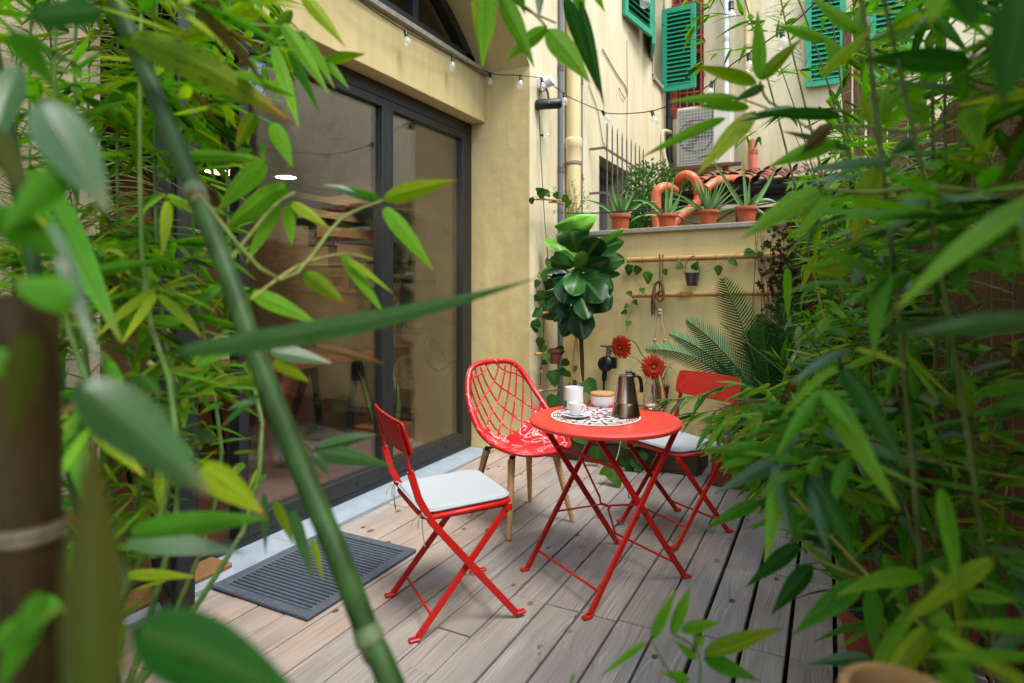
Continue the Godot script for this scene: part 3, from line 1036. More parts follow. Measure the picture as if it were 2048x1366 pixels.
func put_leaf(o: Node3D, p: Vector3, dir: Vector3, length: float, kind: int, called := "leaf") -> void:
	var d := dir.normalized()
	var up := Vector3.UP + Vector3(spread(-0.7, 0.7), spread(-0.2, 0.2), spread(-0.7, 0.7))
	var x := up.cross(d)
	if x.length() < 0.05: x = Vector3.RIGHT
	x = x.normalized()
	var y := d.cross(x)
	var i := MeshInstance3D.new()
	i.name = called
	i.mesh = leaf_lib[kind][rng.randi() % 4]
	i.transform = Transform3D(Basis(x, y, d) * length, p - o.position)
	o.add_child(i, true)

func culm_mesh(path: Array, r0: float, r1: float, node_gap: float, green: Color, ring: Color, sides := 12) -> MB:
	# path: points; rebuilt with a swelling and a dark line at each node
	var m := MB.new()
	var length := 0.0
	var shade := RandomNumberGenerator.new()
	shade.seed = int(r0 * 1e6) + sides
	for k in path.size() - 1: length += (path[k + 1] - path[k]).length()
	var pts := []
	var rad := []
	var cols := []
	var place := func(s: float) -> Vector3:
		var left := s
		for k in path.size() - 1:
			var l: float = (path[k + 1] - path[k]).length()
			if left <= l or k == path.size() - 2: return path[k] + (path[k + 1] - path[k]).normalized() * left
			left -= l
		return path[-1]
	var s := node_gap * spread(0.2, 0.7)
	var marks := [[0.0, 1.0, green]]
	while s < length:
		var g := node_gap
		var dark := green * 0.45
		dark.a = 1
		for q in [[-0.45 * g, 1.0, green], [-0.011, 1.0, green.lerp(ring, 0.35)], [-0.004, 1.12, green.lerp(ring, 0.75)], [-0.0012, 1.02, dark], [0.0012, 1.02, dark], [0.004, 1.16, ring], [0.010, 1.04, ring.lerp(green, 0.4)], [0.03, 0.985, green.lerp(ring, 0.15)]]:
			var t: float = s + q[0] * (1.0 if absf(q[0]) > 0.05 else r0 / 0.015)
			if t > marks[-1][0] + 0.0004 and t < length: marks.append([t, q[1], q[2]])
		if r0 > 0.012:
			for e in 6:
				var tt: float = s + node_gap * (0.15 + 0.11 * e)
				if tt > marks[-1][0] and tt < length: marks.append([tt, 1.0 + shade.randf_range(-0.02, 0.02), green * shade.randf_range(0.55, 1.25)])
		s += node_gap * spread(0.85, 1.15)
	marks.append([length, 1.0, green])
	for q in marks:
		pts.append(place.call(q[0]))
		rad.append(lerpf(r0, r1, q[0] / length) * q[1])
		cols.append(q[2])
	m.tube(pts, rad, sides, true, cols)
	return m

# one bamboo plant: a culm with branches at its nodes and every leaf a part; keep(p) says where leaves may hang
func bamboo(label: String, group: String, path: Array, r: float, gap: float, ymin: float, reach: float, n_branch: int, weights: Array, size: float, bias: Vector3, keep: Callable, most := 290, green := Color(0.10, 0.19, 0.035)) -> Node3D:
	var base: Vector3 = path[0]
	var o := thing("bamboo_plant", label, "bamboo", base, 0, group)
	var lp := []
	for p in path: lp.append(p - base)
	part(o, "culm", culm_mesh(lp, r, r * 0.35, gap, green, green.lerp(Color(0.30, 0.30, 0.16), 0.6)), M.stem)
	var br := MB.new()
	br.col = Color(0.17, 0.20, 0.045)
	var count := 0
	var length := 0.0
	for k in path.size() - 1: length += (path[k + 1] - path[k]).length()
	for k in n_branch:
		var s := length * (1.0 - pow(rng.randf(), 1.15) * 0.98)
		var p := base
		var left := s
		for q in path.size() - 1:
			var l: float = (path[q + 1] - path[q]).length()
			if left <= l or q == path.size() - 2:
				p = path[q] + (path[q + 1] - path[q]).normalized() * minf(left, l)
				break
			left -= l
		if p.y < ymin: continue
		var az := spread(0, TAU)
		var d := (Vector3(cos(az), spread(0.1, 0.9), sin(az)) + bias).normalized()
		var ln := reach * spread(0.45, 1.1)
		var e := p + d * ln + Vector3(0, -0.22 * ln * ln / maxf(reach, 0.1) - spread(0.0, 0.12) * ln, 0)
		var mid := p + d * ln * 0.5 + Vector3(0, 0.06 * ln, 0)
		if not keep.call(e): continue
		var pts := bez(p, mid, e, 6)
		br.tube(pts, [0.0024, 0.0022, 0.0019, 0.0016, 0.0013, 0.0011, 0.0008], 5, false)
		var side := d.cross(Vector3.UP).normalized()
		for q in range(2, 7):
			if count >= most: break
			var bp: Vector3 = pts[q]
			var fwd: Vector3 = (pts[q] - pts[q - 1]).normalized()
			var nl := 1 if q < 4 else (2 if q < 6 else 3)
			if rng.randf() < 0.35 and q < 6:   # a twig with its own fan of leaves
				var tw: Vector3 = bp + (fwd + side * (1 if rng.randf() < 0.5 else -1) * 0.9 + Vector3(0, spread(-0.4, 0.3), 0)).normalized() * ln * spread(0.2, 0.4)
				if keep.call(tw):
					br.tube([bp, (bp + tw) * 0.5 + Vector3(0, 0.008, 0), tw], [0.0012, 0.001, 0.0007], 4, false)
					for w in 3:
						if count >= most: break
						var dd := ((tw - bp).normalized() + side * spread(-0.9, 0.9) + Vector3(0, spread(-0.7, 0.25), 0))
						var sz := size * spread(0.7, 1.2)
						if keep.call(tw + dd.normalized() * sz):
							put_leaf(o, tw, dd, sz, pick(weights))
							count += 1
			for w in nl:
				if count >= most: break
				var sg := -1.0 if (q + w) % 2 == 0 else 1.0
				var dd := fwd + side * sg * spread(0.3, 1.0) + Vector3(spread(-0.2, 0.2), spread(-0.75, 0.25), spread(-0.2, 0.2))
				var sz := size * spread(0.65, 1.25)
				if keep.call(bp + dd.normalized() * sz):
					put_leaf(o, bp, dd, sz, pick(weights))
					count += 1
	if br.v.size(): stuff(part(o, "branches", br, M.stem))
	return o

# a single large leaf modelled along its own curve
func big_leaf(o: Node3D, base: Vector3, tip: Vector3, width: float, kind: int, sag := 0.0, roll := 0.0, bent := 0.0) -> void:
	var d := (tip - base)
	var view := (base + tip) * 0.5 - EYE
	var s := d.cross(view).normalized()
	var n := s.cross(d).normalized()
	s = s.rotated(d.normalized(), roll)
	var c := leaf_cols(kind)
	var m := MB.new()
	var mid := (base + tip) * 0.5 + Vector3(0, sag * d.length(), 0) + n * bent * d.length()
	var off := o.position
	leaf_strip(m, [base - off, mid - off, tip - off], width, s, c[0] * spread(0.9, 1.1), c[1] * spread(0.9, 1.1), spread(0.06, 0.2), c[2], null, 8, 18)
	part(o, "leaf", m, M.leaf_gloss if kind == 2 else M.leaf)

func hl(o: Node3D, u0: float, v0: float, u1: float, v1: float, wpx: float, d0: float, d1: float, kind: int, sag := 0.04, roll := 0.25) -> void:
	big_leaf(o, at(u0, v0, d0), at(u1, v1, d1), wpx * (d0 + d1) * 0.5 / F * 0.92, kind, sag, roll * (1 if rng.randf() < 0.5 else -1), spread(-0.06, 0.06))

func twig(o: Node3D, pts: Array, r := 0.0018, col := Color(0.17, 0.20, 0.045)) -> void:
	var m := MB.new()
	m.col = col
	var q := []
	for p in pts: q.append(p - o.position)
	m.tube(spline(q, 4), r, 6)
	part(o, "twig", m, M.stem)

func build_bamboo_left() -> void:
	# wooden trough that the near bamboo grows from
	var tr := thing("planter_box", "long dark timber planter close by with the left hand bamboo", "planter", Vector3(-0.95, 0, -0.30))
	var bx := MB.new()
	bx.box(Vector3(-0.1, 0.2, 0.22), Vector3(1.1, 0.4, 0.03), 0.003)
	bx.box(Vector3(-0.1, 0.2, -0.22), Vector3(1.1, 0.4, 0.03), 0.003)
	bx.box(Vector3(-0.64, 0.2, 0), Vector3(0.03, 0.4, 0.41), 0.003)
	bx.box(Vector3(0.44, 0.2, 0), Vector3(0.03, 0.4, 0.41), 0.003)
	part(tr, "boards", bx, M.old_timber)
	var so := MB.new()
	so.box(Vector3(-0.1, 0.345, 0), Vector3(1.05, 0.03, 0.41))
	part(tr, "soil", so, M.soil)
	# leaves keep to the left of the view over the deck
	var keep := func(p: Vector3) -> bool:
		var q := p - EYE
		var x := q.x * cos(TURN) - q.z * sin(TURN)
		var z := -q.x * sin(TURN) - q.z * cos(TURN)
		if z < 0.28: return x < -0.3
		var lim := -0.40
		if q.y > 0.25 * z: lim = -0.33
		elif q.y < -0.36 * z: lim = -0.60
		return x / z < lim
	# the great leaning culm
	var cp := [at(205, -90, 0.80), at(232, 0, 0.78), at(310, 190, 0.74), at(395, 395, 0.70), at(460, 560, 0.66), at(510, 705, 0.63), at(600, 930, 0.60), at(680, 1120, 0.565), at(745, 1290, 0.54), at(792, 1390, 0.52)]
	var last: Vector3 = cp[-1]
	var dn: Vector3 = (cp[-1] - cp[-3]).normalized()
	cp.append(last + dn * 0.35)
	cp.append(last + dn * 0.6 + Vector3(0, -0.45, 0))
	cp.reverse()
	var o := thing("bamboo_plant", "great leaning green culm crossing the left of the view", "bamboo", cp[0], 0, "left bamboo")
	var m := MB.new()
	var pts := []
	var rad := []
	var cols := []
	var g := Color(0.029, 0.076, 0.015)
	var ring := Color(0.11, 0.16, 0.07)
	var fine := []
	for k in cp.size(): fine.append(cp[k] - cp[0])
	fine = spline(fine, 10)
	var nodes := [at(395, 395, 0.70) - cp[0], at(745, 1290, 0.54) - cp[0]]
	for k in fine.size():
		var p: Vector3 = fine[k]
		pts.append(p); rad.append(0.0108); cols.append(g * (0.85 + 0.15 * sin(k * 0.9)))
	m.tube(pts, rad, 20, true, cols)
	part(o, "culm", m, M.stem)
	for q in nodes:
		var best := 0
		for k in fine.size(): if (fine[k] - q).length() < (fine[best] - q).length(): best = k
		var d: Vector3 = (fine[mini(best + 1, fine.size() - 1)] - fine[best - 1]).normalized()
		var nm := MB.new()
		var c0: Vector3 = fine[best]
		nm.tube([c0 - d * 0.012, c0 - d * 0.005, c0 - d * 0.0015, c0, c0 + d * 0.0015, c0 + d * 0.006, c0 + d * 0.011, c0 + d * 0.02], [0.0107, 0.0120, 0.0115, 0.0108, 0.0117, 0.0132, 0.0122, 0.0107], 20, false, [g, Color(0.17, 0.13, 0.06), Color(0.09, 0.07, 0.04), Color(0.05, 0.05, 0.03), Color(0.12, 0.12, 0.06), ring, ring, g])
		part(o, "node_ring", nm, M.stem)
	twig(o, [at(400, 392, 0.69), at(560, 560, 0.70), at(680, 440, 0.78), at(765, 402, 0.82)], 0.0022)
	for a in [[765, 403, 640, 368, 24, 0.82, 0.80, 2], [765, 400, 917, 360, 40, 0.82, 0.84, 3], [765, 412, 872, 548, 38, 0.82, 0.82, 0], [765, 405, 690, 372, 18, 0.82, 0.8, 1]]: hl(o, a[0], a[1], a[2], a[3], a[4], a[5], a[6], a[7])
	twig(o, [at(460, 520, 0.67), at(545, 415, 0.80), at(590, 385, 0.85)], 0.0018)
	for a in [[578, 370, 438, 468, 52, 0.84, 0.80, 0], [533, 322, 432, 425, 48, 0.86, 0.86, 0], [560, 405, 490, 532, 32, 0.85, 0.83, 0], [575, 408, 584, 495, 28, 0.85, 0.85, 0], [580, 405, 660, 458, 26, 0.85, 0.85, 3]]: hl(o, a[0], a[1], a[2], a[3], a[4], a[5], a[6], a[7])
	twig(o, [at(500, 600, 0.66), at(600, 530, 0.78), at(690, 508, 0.84), at(745, 520, 0.86)], 0.0016, Color(0.30, 0.28, 0.06))
	for a in [[684, 508, 770, 632, 30, 0.85, 0.84, 0], [605, 545, 692, 610, 38, 0.8, 0.8, 4], [499, 584, 640, 651, 40, 0.78, 0.8, 0], [690, 515, 790, 590, 14, 0.84, 0.84, 3]]: hl(o, a[0], a[1], a[2], a[3], a[4], a[5], a[6], a[7])
	for a in [[535, 700, 668, 728, 36, 0.72, 0.74, 2], [545, 722, 622, 766, 28, 0.72, 0.74, 3], [625, 690, 780, 732, 20, 0.8, 0.82, 6]]: hl(o, a[0], a[1], a[2], a[3], a[4], a[5], a[6], a[7])
	twig(o, [at(560, 840, 0.62), at(600, 880, 0.74), at(628, 902, 0.78)], 0.0016)
	for a in [[629, 899, 757, 869, 30, 0.78, 0.80, 2], [627, 904, 788, 934, 40, 0.78, 0.80, 2], [625, 905, 662, 957, 22, 0.78, 0.78, 2], [580, 1015, 628, 1168, 28, 0.7, 0.7, 2], [548, 1000, 588, 1092, 22, 0.72, 0.72, 4], [528, 985, 531, 1112, 18, 0.72, 0.72, 2], [622, 1075, 647, 1165, 16, 0.7, 0.7, 3]]: hl(o, a[0], a[1], a[2], a[3], a[4], a[5], a[6], a[7])
	hl(o, 318, 708, 1080, 554, 48, 0.46, 0.62, 2, -0.05, 0.15)
	hl(o, 248, 70, 590, 250, 76, 0.70, 0.74, 4, 0.10, 0.2)
	hl(o, 470, 58, 318, 90, 42, 0.8, 0.78, 4, 0.08)
	hl(o, 545, 243, 586, 338, 38, 0.80, 0.8, 0)
	hl(o, 512, 225, 470, 302, 36, 0.80, 0.8, 4)
	hl(o, 350, 312, 540, 322, 26, 0.72, 0.8, 0, 0.06)
	twig(o, [at(480, -60, 0.9), at(560, 20, 0.9), at(640, 110, 0.95)], 0.0016)
	for a in [[560, 40, 662, 196, 34, 0.9, 0.9, 0], [600, -15, 692, 96, 30, 0.92, 0.92, 3], [545, 85, 600, 264, 30, 0.9, 0.88, 0], [575, 100, 642, 230, 22, 0.92, 0.92, 1], [602, 60, 672, 182, 24, 0.93, 0.93, 0], [650, 122, 732, 108, 26, 0.95, 0.95, 4], [520, 30, 452, 40, 26, 0.88, 0.88, 3], [640, 110, 700, 180, 20, 0.95, 0.95, 0], [585, 20, 520, 110, 28, 0.9, 0.9, 0]]: hl(o, a[0], a[1], a[2], a[3], a[4], a[5], a[6], a[7])
	# two thick dry culms and a thin dark one at the very left edge
	for q in [[50, 590, 62, 1366, 0.40, 0.0195, Color(0.062, 0.042, 0.015), "thick brown culm with a pale node at the left edge", 0.42], [2, 190, 150, 960, 0.64, 0.0075, Color(0.02, 0.055, 0.015), "thin dark culm slanting before the left edge", 0.3]]:
		var p0 := at(q[2], q[3], q[4])
		var p1 := at(q[0], q[1], q[4])
		var d: Vector3 = (p1 - p0).normalized()
		var foot := p0 - d * (p0.y - 0.33) / maxf(d.y, 0.3)
		var top := p1 if q[5] > 0.012 else p1 + d * 0.4
		var thick: bool = q[5] > 0.012
		var c := thing("bamboo_plant", q[7], "bamboo", foot, 0, "left bamboo")
		part(c, "culm", culm_mesh([Vector3.ZERO, (top - foot) * 0.5, top - foot], q[5], q[5] * 0.94, q[8], q[6], Color(0.22, 0.17, 0.09) if q[5] > 0.018 else q[6], 18), M.stem)
		if q[5] > 0.018:
			for a in [[80, 195, 222, 435, 112, 0.31, 0.31, 2], [100, 440, 205, 748, 36, 0.36, 0.33, 2], [150, 765, 430, 1000, 128, 0.29, 0.30, 2], [60, 330, 250, 700, 70, 0.7, 0.6, 1], [40, 130, -30, 330, 60, 0.5, 0.45, 2]]: hl(c, a[0], a[1], a[2], a[3], a[4], a[5], a[6], a[7])
			var nr := MB.new()
			var nc := at(57, 1058, 0.40) - foot
			nr.tube([nc - d * 0.006, nc - d * 0.002, nc, nc + d * 0.002, nc + d * 0.006], [0.0195, 0.0212, 0.020, 0.0214, 0.0195], 18, false, [Color(0.12, 0.08, 0.04), Color(0.26, 0.22, 0.15), Color(0.04, 0.03, 0.02), Color(0.30, 0.26, 0.19), Color(0.13, 0.09, 0.05)])
			part(c, "node_ring", nr, M.stem)
			for a in [[188, 1480, 182, 862, 125, 0.17, 0.19, 7], [40, 560, 150, 640, 60, 0.32, 0.34, 0], [150, 600, 20, 560, 70, 0.3, 0.3, 1], [-20, 420, 130, 520, 80, 0.30, 0.32, 1], [140, 330, 0, 470, 70, 0.31, 0.3, 1], [-30, 250, 60, 400, 60, 0.34, 0.34, 7], [60, 660, 20, 900, 70, 0.25, 0.25, 7], [-20, 700, 60, 790, 50, 0.3, 0.3, 1], [60, 40, 200, 20, 56, 0.34, 0.36, 5], [20, 60, 110, 180, 60, 0.34, 0.36, 1], [-20, 1290, 120, 1220, 60, 0.3, 0.3, 1]]: hl(c, a[0], a[1], a[2], a[3], a[4], a[5], a[6], a[7])
			for a in [[262, 1255, 630, 1420, 150, 0.28, 0.28, 5], [250, 1068, 548, 1036, 56, 0.52, 0.56, 1], [245, 1082, 492, 1106, 50, 0.52, 0.54, 2], [398, 930, 532, 1032, 64, 0.5, 0.52, 3], [250, 1150, 400, 1155, 24, 0.7, 0.75, 3], [90, 1180, -10, 1400, 60, 0.3, 0.3, 1]]: hl(c, a[0], a[1], a[2], a[3], a[4], a[5], a[6], a[7])
		else:
			for a in [[60, 270, 190, 330, 34, 0.62, 0.6, 1], [130, 560, 330, 520, 30, 0.65, 0.7, 1], [110, 640, 40, 760, 40, 0.6, 0.58, 1], [30, 420, 130, 500, 44, 0.6, 0.6, 3], [205, 20, 60, 40, 60, 0.5, 0.45, 5]]: hl(c, a[0], a[1], a[2], a[3], a[4], a[5], a[6], a[7])
	# leafy plants behind
	var w := [5.0, 2.6, 1.4, 3.0, 1.8, 0.6, 0.4]
	var defs := [
		[60, 1.25, "slim culm with yellowing leaves before the rough wall, furthest left"],
		[150, 1.0, "slim culm with bright leaves just left of the great leaning culm"],
		[235, 1.3, "slim culm rising behind the node of the great leaning culm"],
		[310, 1.1, "slim culm with leaves in front of the open door leaf"],
		[385, 1.35, "slim culm whose leaves hang before the lit doorway lamp"],
		[455, 1.15, "slim culm right of the great leaning culm, leaves before the glass"],
		[280, 0.85, "slim near culm behind the long horizontal leaf"],
		[110, 0.75, "slim near culm in the far left foreground"]]
	for k in defs.size():
		var q: Array = defs[k]
		var b := Vector3(-0.62 - 0.09 * k, 0.35, -0.36 + 0.05 * (k % 3))
		var path := spline([b, at(q[0] + 40, 1050, q[1] * 0.85), at(q[0] + 5, 560, q[1]), at(q[0], 100, q[1] * 1.02), at(q[0] + 20, -230, q[1] * 1.05)], 4)
		bamboo(q[2], "left bamboo", path, 0.0055, 0.2, 0.62, 0.34, 150, w, 0.11, Vector3(0.1, -0.05, -0.1), keep, 295)
	# leaves that hang into the top of the picture
	var t := thing("bamboo_plant", "overhanging bamboo tip drooping into the top centre", "bamboo", at(900, -420, 0.9), 0, "left bamboo")
	twig(t, [at(900, -420, 0.9), at(930, -180, 0.92), at(985, -40, 0.92), at(1060, 20, 0.92), at(1094, 55, 0.92)], 0.002)
	twig(t, [at(985, -40, 0.92), at(1040, 12, 0.93), at(1112, 46, 0.95)], 0.0016, Color(0.22, 0.12, 0.05))
	twig(t, [at(930, -180, 0.92), at(1080, -90, 0.98), at(1150, -20, 1.0)], 0.0018)
	for a in [[978, -40, 964, 142, 40, 0.9, 0.9, 0], [955, -50, 956, 92, 30, 0.92, 0.92, 3], [985, -30, 982, 98, 22, 0.93, 0.93, 3], [1000, -12, 1070, 138, 42, 0.92, 0.9, 0], [1094, 55, 1008, 124, 34, 0.92, 0.92, 0], [1094, 58, 1182, 168, 54, 0.92, 0.9, 0], [1128, -10, 1198, 187, 34, 0.98, 1.0, 5], [1160, 0, 1210, 222, 24, 0.98, 1.0, 5], [1150, -30, 1168, 48, 28, 1.0, 1.0, 0], [1180, -30, 1210, 25, 18, 1.0, 1.02, 0], [1030, -40, 1050, 30, 26, 0.9, 0.92, 1], [1080, -50, 1078, 42, 24, 0.95, 0.93, 2]]: hl(t, a[0], a[1], a[2], a[3], a[4], a[5], a[6], a[7])

func build_bamboo_right() -> void:
	var keep := func(p: Vector3) -> bool:
		var q := p - EYE
		var x := q.x * cos(TURN) - q.z * sin(TURN)
		var z := -q.x * sin(TURN) - q.z * cos(TURN)
		if z < 0.3: return x > 0.25
		if p.x > 0.44: return false
		if p.z < -4.28: return false
		var lim := 0.40
		var e := q.y / z
		if e < -0.40: lim = 0.43
		elif e < -0.16: lim = 0.27 + 0.10 * clampf(absf(e + 0.24) / 0.1, 0, 1)
		elif e < 0.06: lim = 0.44
		elif e < 0.2: lim = 0.44
		elif e < 0.3: lim = 0.50
		else: lim = 0.54
		return x / z > lim
	# pots of the hedge along the fence
	var pz := [-0.95, -1.55, -2.15, -2.75, -3.35, -3.9]
	for k in pz.size():
		var po := thing("plant_pot", "dark clay pot under the bamboo hedge, number %s from the end wall" % ["six", "five", "four", "three", "two", "one"][k], "pot", Vector3(0.2, 0.001, pz[k]), 0, "pots along the fence")
		var pm := MB.new()
		pm.lathe([Vector2(0, 0.0), Vector2(0.13, 0.0), Vector2(0.17, 0.28), Vector2(0.185, 0.285), Vector2(0.185, 0.32), Vector2(0.165, 0.32), Vector2(0.155, 0.27), Vector2(0, 0.27)], 24)
		part(po, "pot", pm, M.terracotta_old)
		var sm := MB.new()
		sm.disc(Vector3(0, 0.275, 0), 0.154, Vector3.UP)
		part(po, "soil", sm, M.soil)
	var wa := [5.0, 3.2, 2.6, 1.2, 0.6, 0.9, 0.2]
	var wb := [3.6, 3.6, 3.2, 0.6, 0.2, 1.2, 0.1]
	var wt := [5.0, 2.5, 1.8, 1.4, 0.9, 0.8, 0.3]
	var names := ["before the end of the fence", "behind the red chair's backrest", "beside the ivy", "halfway along the fence", "nearest the tall screen", "leaning out over the deck"]
	var side := ["tall culm", "shorter culm", "leafy young culm"]
	for k in pz.size():
		var seen0 := false
		for j in ([0, 0, 1, 2] if k < 3 else [0, 1, 2]):
			var b := Vector3(0.2 + spread(-0.09, 0.09), 0.28, pz[k] + spread(-0.1, 0.1))
			var ht: float = [2.75, 1.95, 1.25][j] * spread(0.92, 1.08)
			var lean := Vector3(spread(-0.38, 0.02), 0, spread(-0.2, 0.2))
			if j == 2: lean = Vector3(spread(-0.5, -0.15) if k < 3 else spread(-0.2, 0.0), 0, spread(-0.2, 0.3))
			var path := bez(b, b + Vector3(0, ht * 0.55, 0) + lean * 0.2, b + Vector3(0, ht - 0.28, 0) + lean, 8)
			bamboo("%s with %s, growing in pot %s from the end wall" % [("second " if j == 0 and seen0 else "") + side[j], ["high bright foliage", "dense mid height foliage", "low dark arching foliage"][j], ["six", "five", "four", "three", "two", "one"][k]], "hedge bamboo", path, 0.0048 - 0.0006 * j, 0.19, 0.45 if j == 2 else 0.7, 0.46, 62, (wt if j == 0 else (wa if j == 1 else wb)), 0.135 if k < 3 else 0.145, Vector3(-0.45, -0.1, 0.05), keep, 190, Color(0.085, 0.12, 0.02))
			if j == 0: seen0 = true
	var sparse := func(p: Vector3) -> bool:
		var q := p - EYE
		var x := q.x * cos(TURN) - q.z * sin(TURN)
		var z := -q.x * sin(TURN) - q.z * cos(TURN)
		return x / z > 0.27 and q.y / z > 0.2
	for q in [[[1660, 700], [1600, 420], [1555, 230], [1490, 0], [1440, -160], 2.3, "slender yellowish culm rising before the white downpipe"], [[1700, 700], [1660, 420], [1620, 250], [1570, 40], [1540, -120], 2.0, "slender culm rising before the right green shutter"]]:
		var path := []
		for w in 5: path.append(at(q[w][0], q[w][1], q[5]))
		bamboo(q[6], "hedge bamboo", spline(path, 3), 0.0055, 0.2, 1.75, 0.36, 34, [4, 3, 1, 1, 0, 1, 0], 0.10, Vector3(-0.3, 0.1, 0.0), sparse, 120, Color(0.22, 0.21, 0.04))
	bamboo("tall dark culm closest to the camera at the right edge", "hedge bamboo", bez(Vector3(0.30, 0.1, -0.62), Vector3(0.26, 1.2, -0.66), Vector3(0.18, 2.4, -0.80), 8), 0.007, 0.2, 1.2, 0.42, 70, [3, 3, 1.5, 1, 1, 2, 0.3], 0.13, Vector3(-0.3, -0.1, -0.1), func(p): return keep.call(p) and (p - EYE).y > -0.05, 230, Color(0.13, 0.16, 0.03))
	# near branches with large leaves
	var r1 := thing("bamboo_plant", "near branch with pale spreading leaves before the air conditioner", "bamboo", at(2300, 60, 0.9), 0, "near right bamboo")
	twig(r1, [at(2300, 60, 0.9), at(1950, 150, 0.9), at(1760, 215, 0.92), at(1560, 215, 0.95), at(1519, 162, 0.95)], 0.0022)
	twig(r1, [at(1680, 300, 0.9), at(1590, 240, 0.92), at(1490, 200, 0.95)], 0.0016)
	for a in [[1519, 160, 1515, 20, 32, 0.95, 0.95, 0], [1521, 160, 1604, 77, 30, 0.95, 0.95, 4], [1514, 168, 1384, 131, 32, 0.95, 0.92, 4], [1476, 195, 1332, 205, 22, 0.95, 0.92, 0], [1500, 216, 1384, 213, 24, 0.95, 0.92, 0], [1512, 222, 1391, 354, 42, 0.95, 0.9, 3], [1452, 236, 1278, 318, 24, 0.95, 0.9, 0], [1530, 172, 1464, 205, 22, 0.93, 0.93, 2], [1590, 215, 1470, 245, 22, 0.92, 0.92, 2], [1685, 232, 1498, 229, 28, 0.88, 0.9, 5]]: hl(r1, a[0], a[1], a[2], a[3], a[4], a[5], a[6], a[7])
	var r2 := thing("bamboo_plant", "near branch with bright and dark broad leaves at the upper right", "bamboo", at(2350, 130, 0.7), 0, "near right bamboo")
	twig(r2, [at(2350, 130, 0.7), at(2000, 170, 0.72), at(1850, 260, 0.78), at(1700, 250, 0.85), at(1640, 260, 0.9)], 0.0024)
	twig(r2, [at(1850, 260, 0.78), at(1760, 120, 0.85), at(1712, 78, 0.9)], 0.0016)
	for a in [[1712, 66, 1622, -6, 30, 0.9, 0.92, 0], [1714, 80, 1727, 2, 32, 0.9, 0.9, 0], [1650, 80, 1545, 49, 26, 0.9, 0.9, 0], [1687, 130, 1645, 66, 32, 0.86, 0.88, 0], [1640, 156, 1754, 50, 28, 0.8, 0.78, 3], [1945, 128, 1718, 120, 56, 0.62, 0.64, 5], [1884, 140, 1756, 127, 30, 0.8, 0.82, 0], [1928, 180, 1740, 166, 16, 0.7, 0.75, 2], [1767, 250, 1776, 166, 30, 0.82, 0.82, 0], [1738, 245, 1722, 190, 24, 0.85, 0.85, 3], [1936, 212, 1957, 304, 50, 0.72, 0.7, 0], [1860, 242, 1780, 196, 42, 0.75, 0.78, 0], [1662, 246, 1602, 308, 30, 0.85, 0.85, 6], [1676, 282, 1533, 336, 40, 0.85, 0.86, 0], [1786, 322, 1596, 344, 22, 0.74, 0.78, 2], [1830, 280, 1780, 310, 30, 0.75, 0.76, 2], [1890, -60, 1860, 52, 64, 0.36, 0.36, 0], [1925, -60, 1945, 60, 66, 0.35, 0.35, 5], [2050, -40, 2000, 225, 100, 0.30, 0.30, 5], [1700, 300, 1560, 262, 20, 0.86, 0.88, 2]]: hl(r2, a[0], a[1], a[2], a[3], a[4], a[5], a[6], a[7])
	var r3 := thing("bamboo_plant", "near branch with long hanging yellow streaked leaves before the ivy", "bamboo", at(2350, 330, 0.66), 0, "near right bamboo")
	twig(r3, [at(2350, 330, 0.66), at(2030, 380, 0.66), at(1850, 375, 0.7), at(1730, 385, 0.75), at(1645, 377, 0.78)], 0.0024)
	for a in [[1644, 376, 1480, 480, 50, 0.78, 0.76, 0], [1658, 382, 1588, 486, 38, 0.78, 0.77, 0], [1652, 382, 1608, 520, 15, 0.78, 0.77, 5], [1755, 330, 1704, 494, 48, 0.76, 0.75, 4], [1850, 378, 1763, 492, 42, 0.7, 0.7, 2], [2038, 456, 1818, 540, 54, 0.62, 0.64, 1], [1880, 520, 1877, 612, 32, 0.66, 0.66, 5], [1908, 508, 1925, 592, 42, 0.66, 0.66, 1], [1822, 548, 1725, 598, 32, 0.75, 0.78, 1], [1709, 527, 1598, 539, 26, 0.85, 0.88, 0], [1700, 545, 1622, 543, 26, 0.85, 0.88, 3], [2085, 640, 1812, 670, 50, 0.36, 0.38, 2], [1726, 528, 1702, 572, 28, 0.8, 0.8, 2]]: hl(r3, a[0], a[1], a[2], a[3], a[4], a[5], a[6], a[7])
	var r4 := thing("bamboo_plant", "near low branch with broad deep green leaves beside the white seat pad", "bamboo", at(2200, 980, 0.8), 0, "near right bamboo")
	twig(r4, [at(2200, 980, 0.8), at(1900, 930, 0.85), at(1700, 860, 0.92), at(1636, 846, 0.95)], 0.0022, Color(0.24, 0.24, 0.05))
	twig(r4, [at(1900, 930, 0.85), at(1720, 900, 0.9), at(1600, 905, 0.92)], 0.0018, Color(0.24, 0.24, 0.05))
	for a in [[1629, 850, 1494, 811, 40, 0.95, 0.96, 1], [1646, 842, 1775, 838, 32, 0.95, 0.92, 5], [1548, 896, 1394, 903, 30, 0.95, 0.95, 1], [1597, 906, 1428, 988, 40, 0.9, 0.9, 2], [1519, 902, 1436, 940, 28, 0.95, 0.95, 0], [1443, 908, 1529, 996, 28, 0.96, 0.95, 1], [1564, 932, 1520, 1027, 38, 0.92, 0.9, 5], [1526, 1002, 1402, 1062, 28, 0.92, 0.92, 1], [1635, 918, 1656, 1032, 44, 0.88, 0.86, 2], [1580, 1008, 1587, 1086, 28, 0.9, 0.9, 1], [1625, 985, 1520, 1010, 26, 0.9, 0.9, 1], [1640, 860, 1850, 940, 30, 0.75, 0.7, 2]]: hl(r4, a[0], a[1], a[2], a[3], a[4], a[5], a[6], a[7])
	var r5 := thing("bamboo_plant", "near lowest branch with large drooping green leaves at the lower right", "bamboo", at(2200, 1450, 0.6), 0, "near right bamboo")
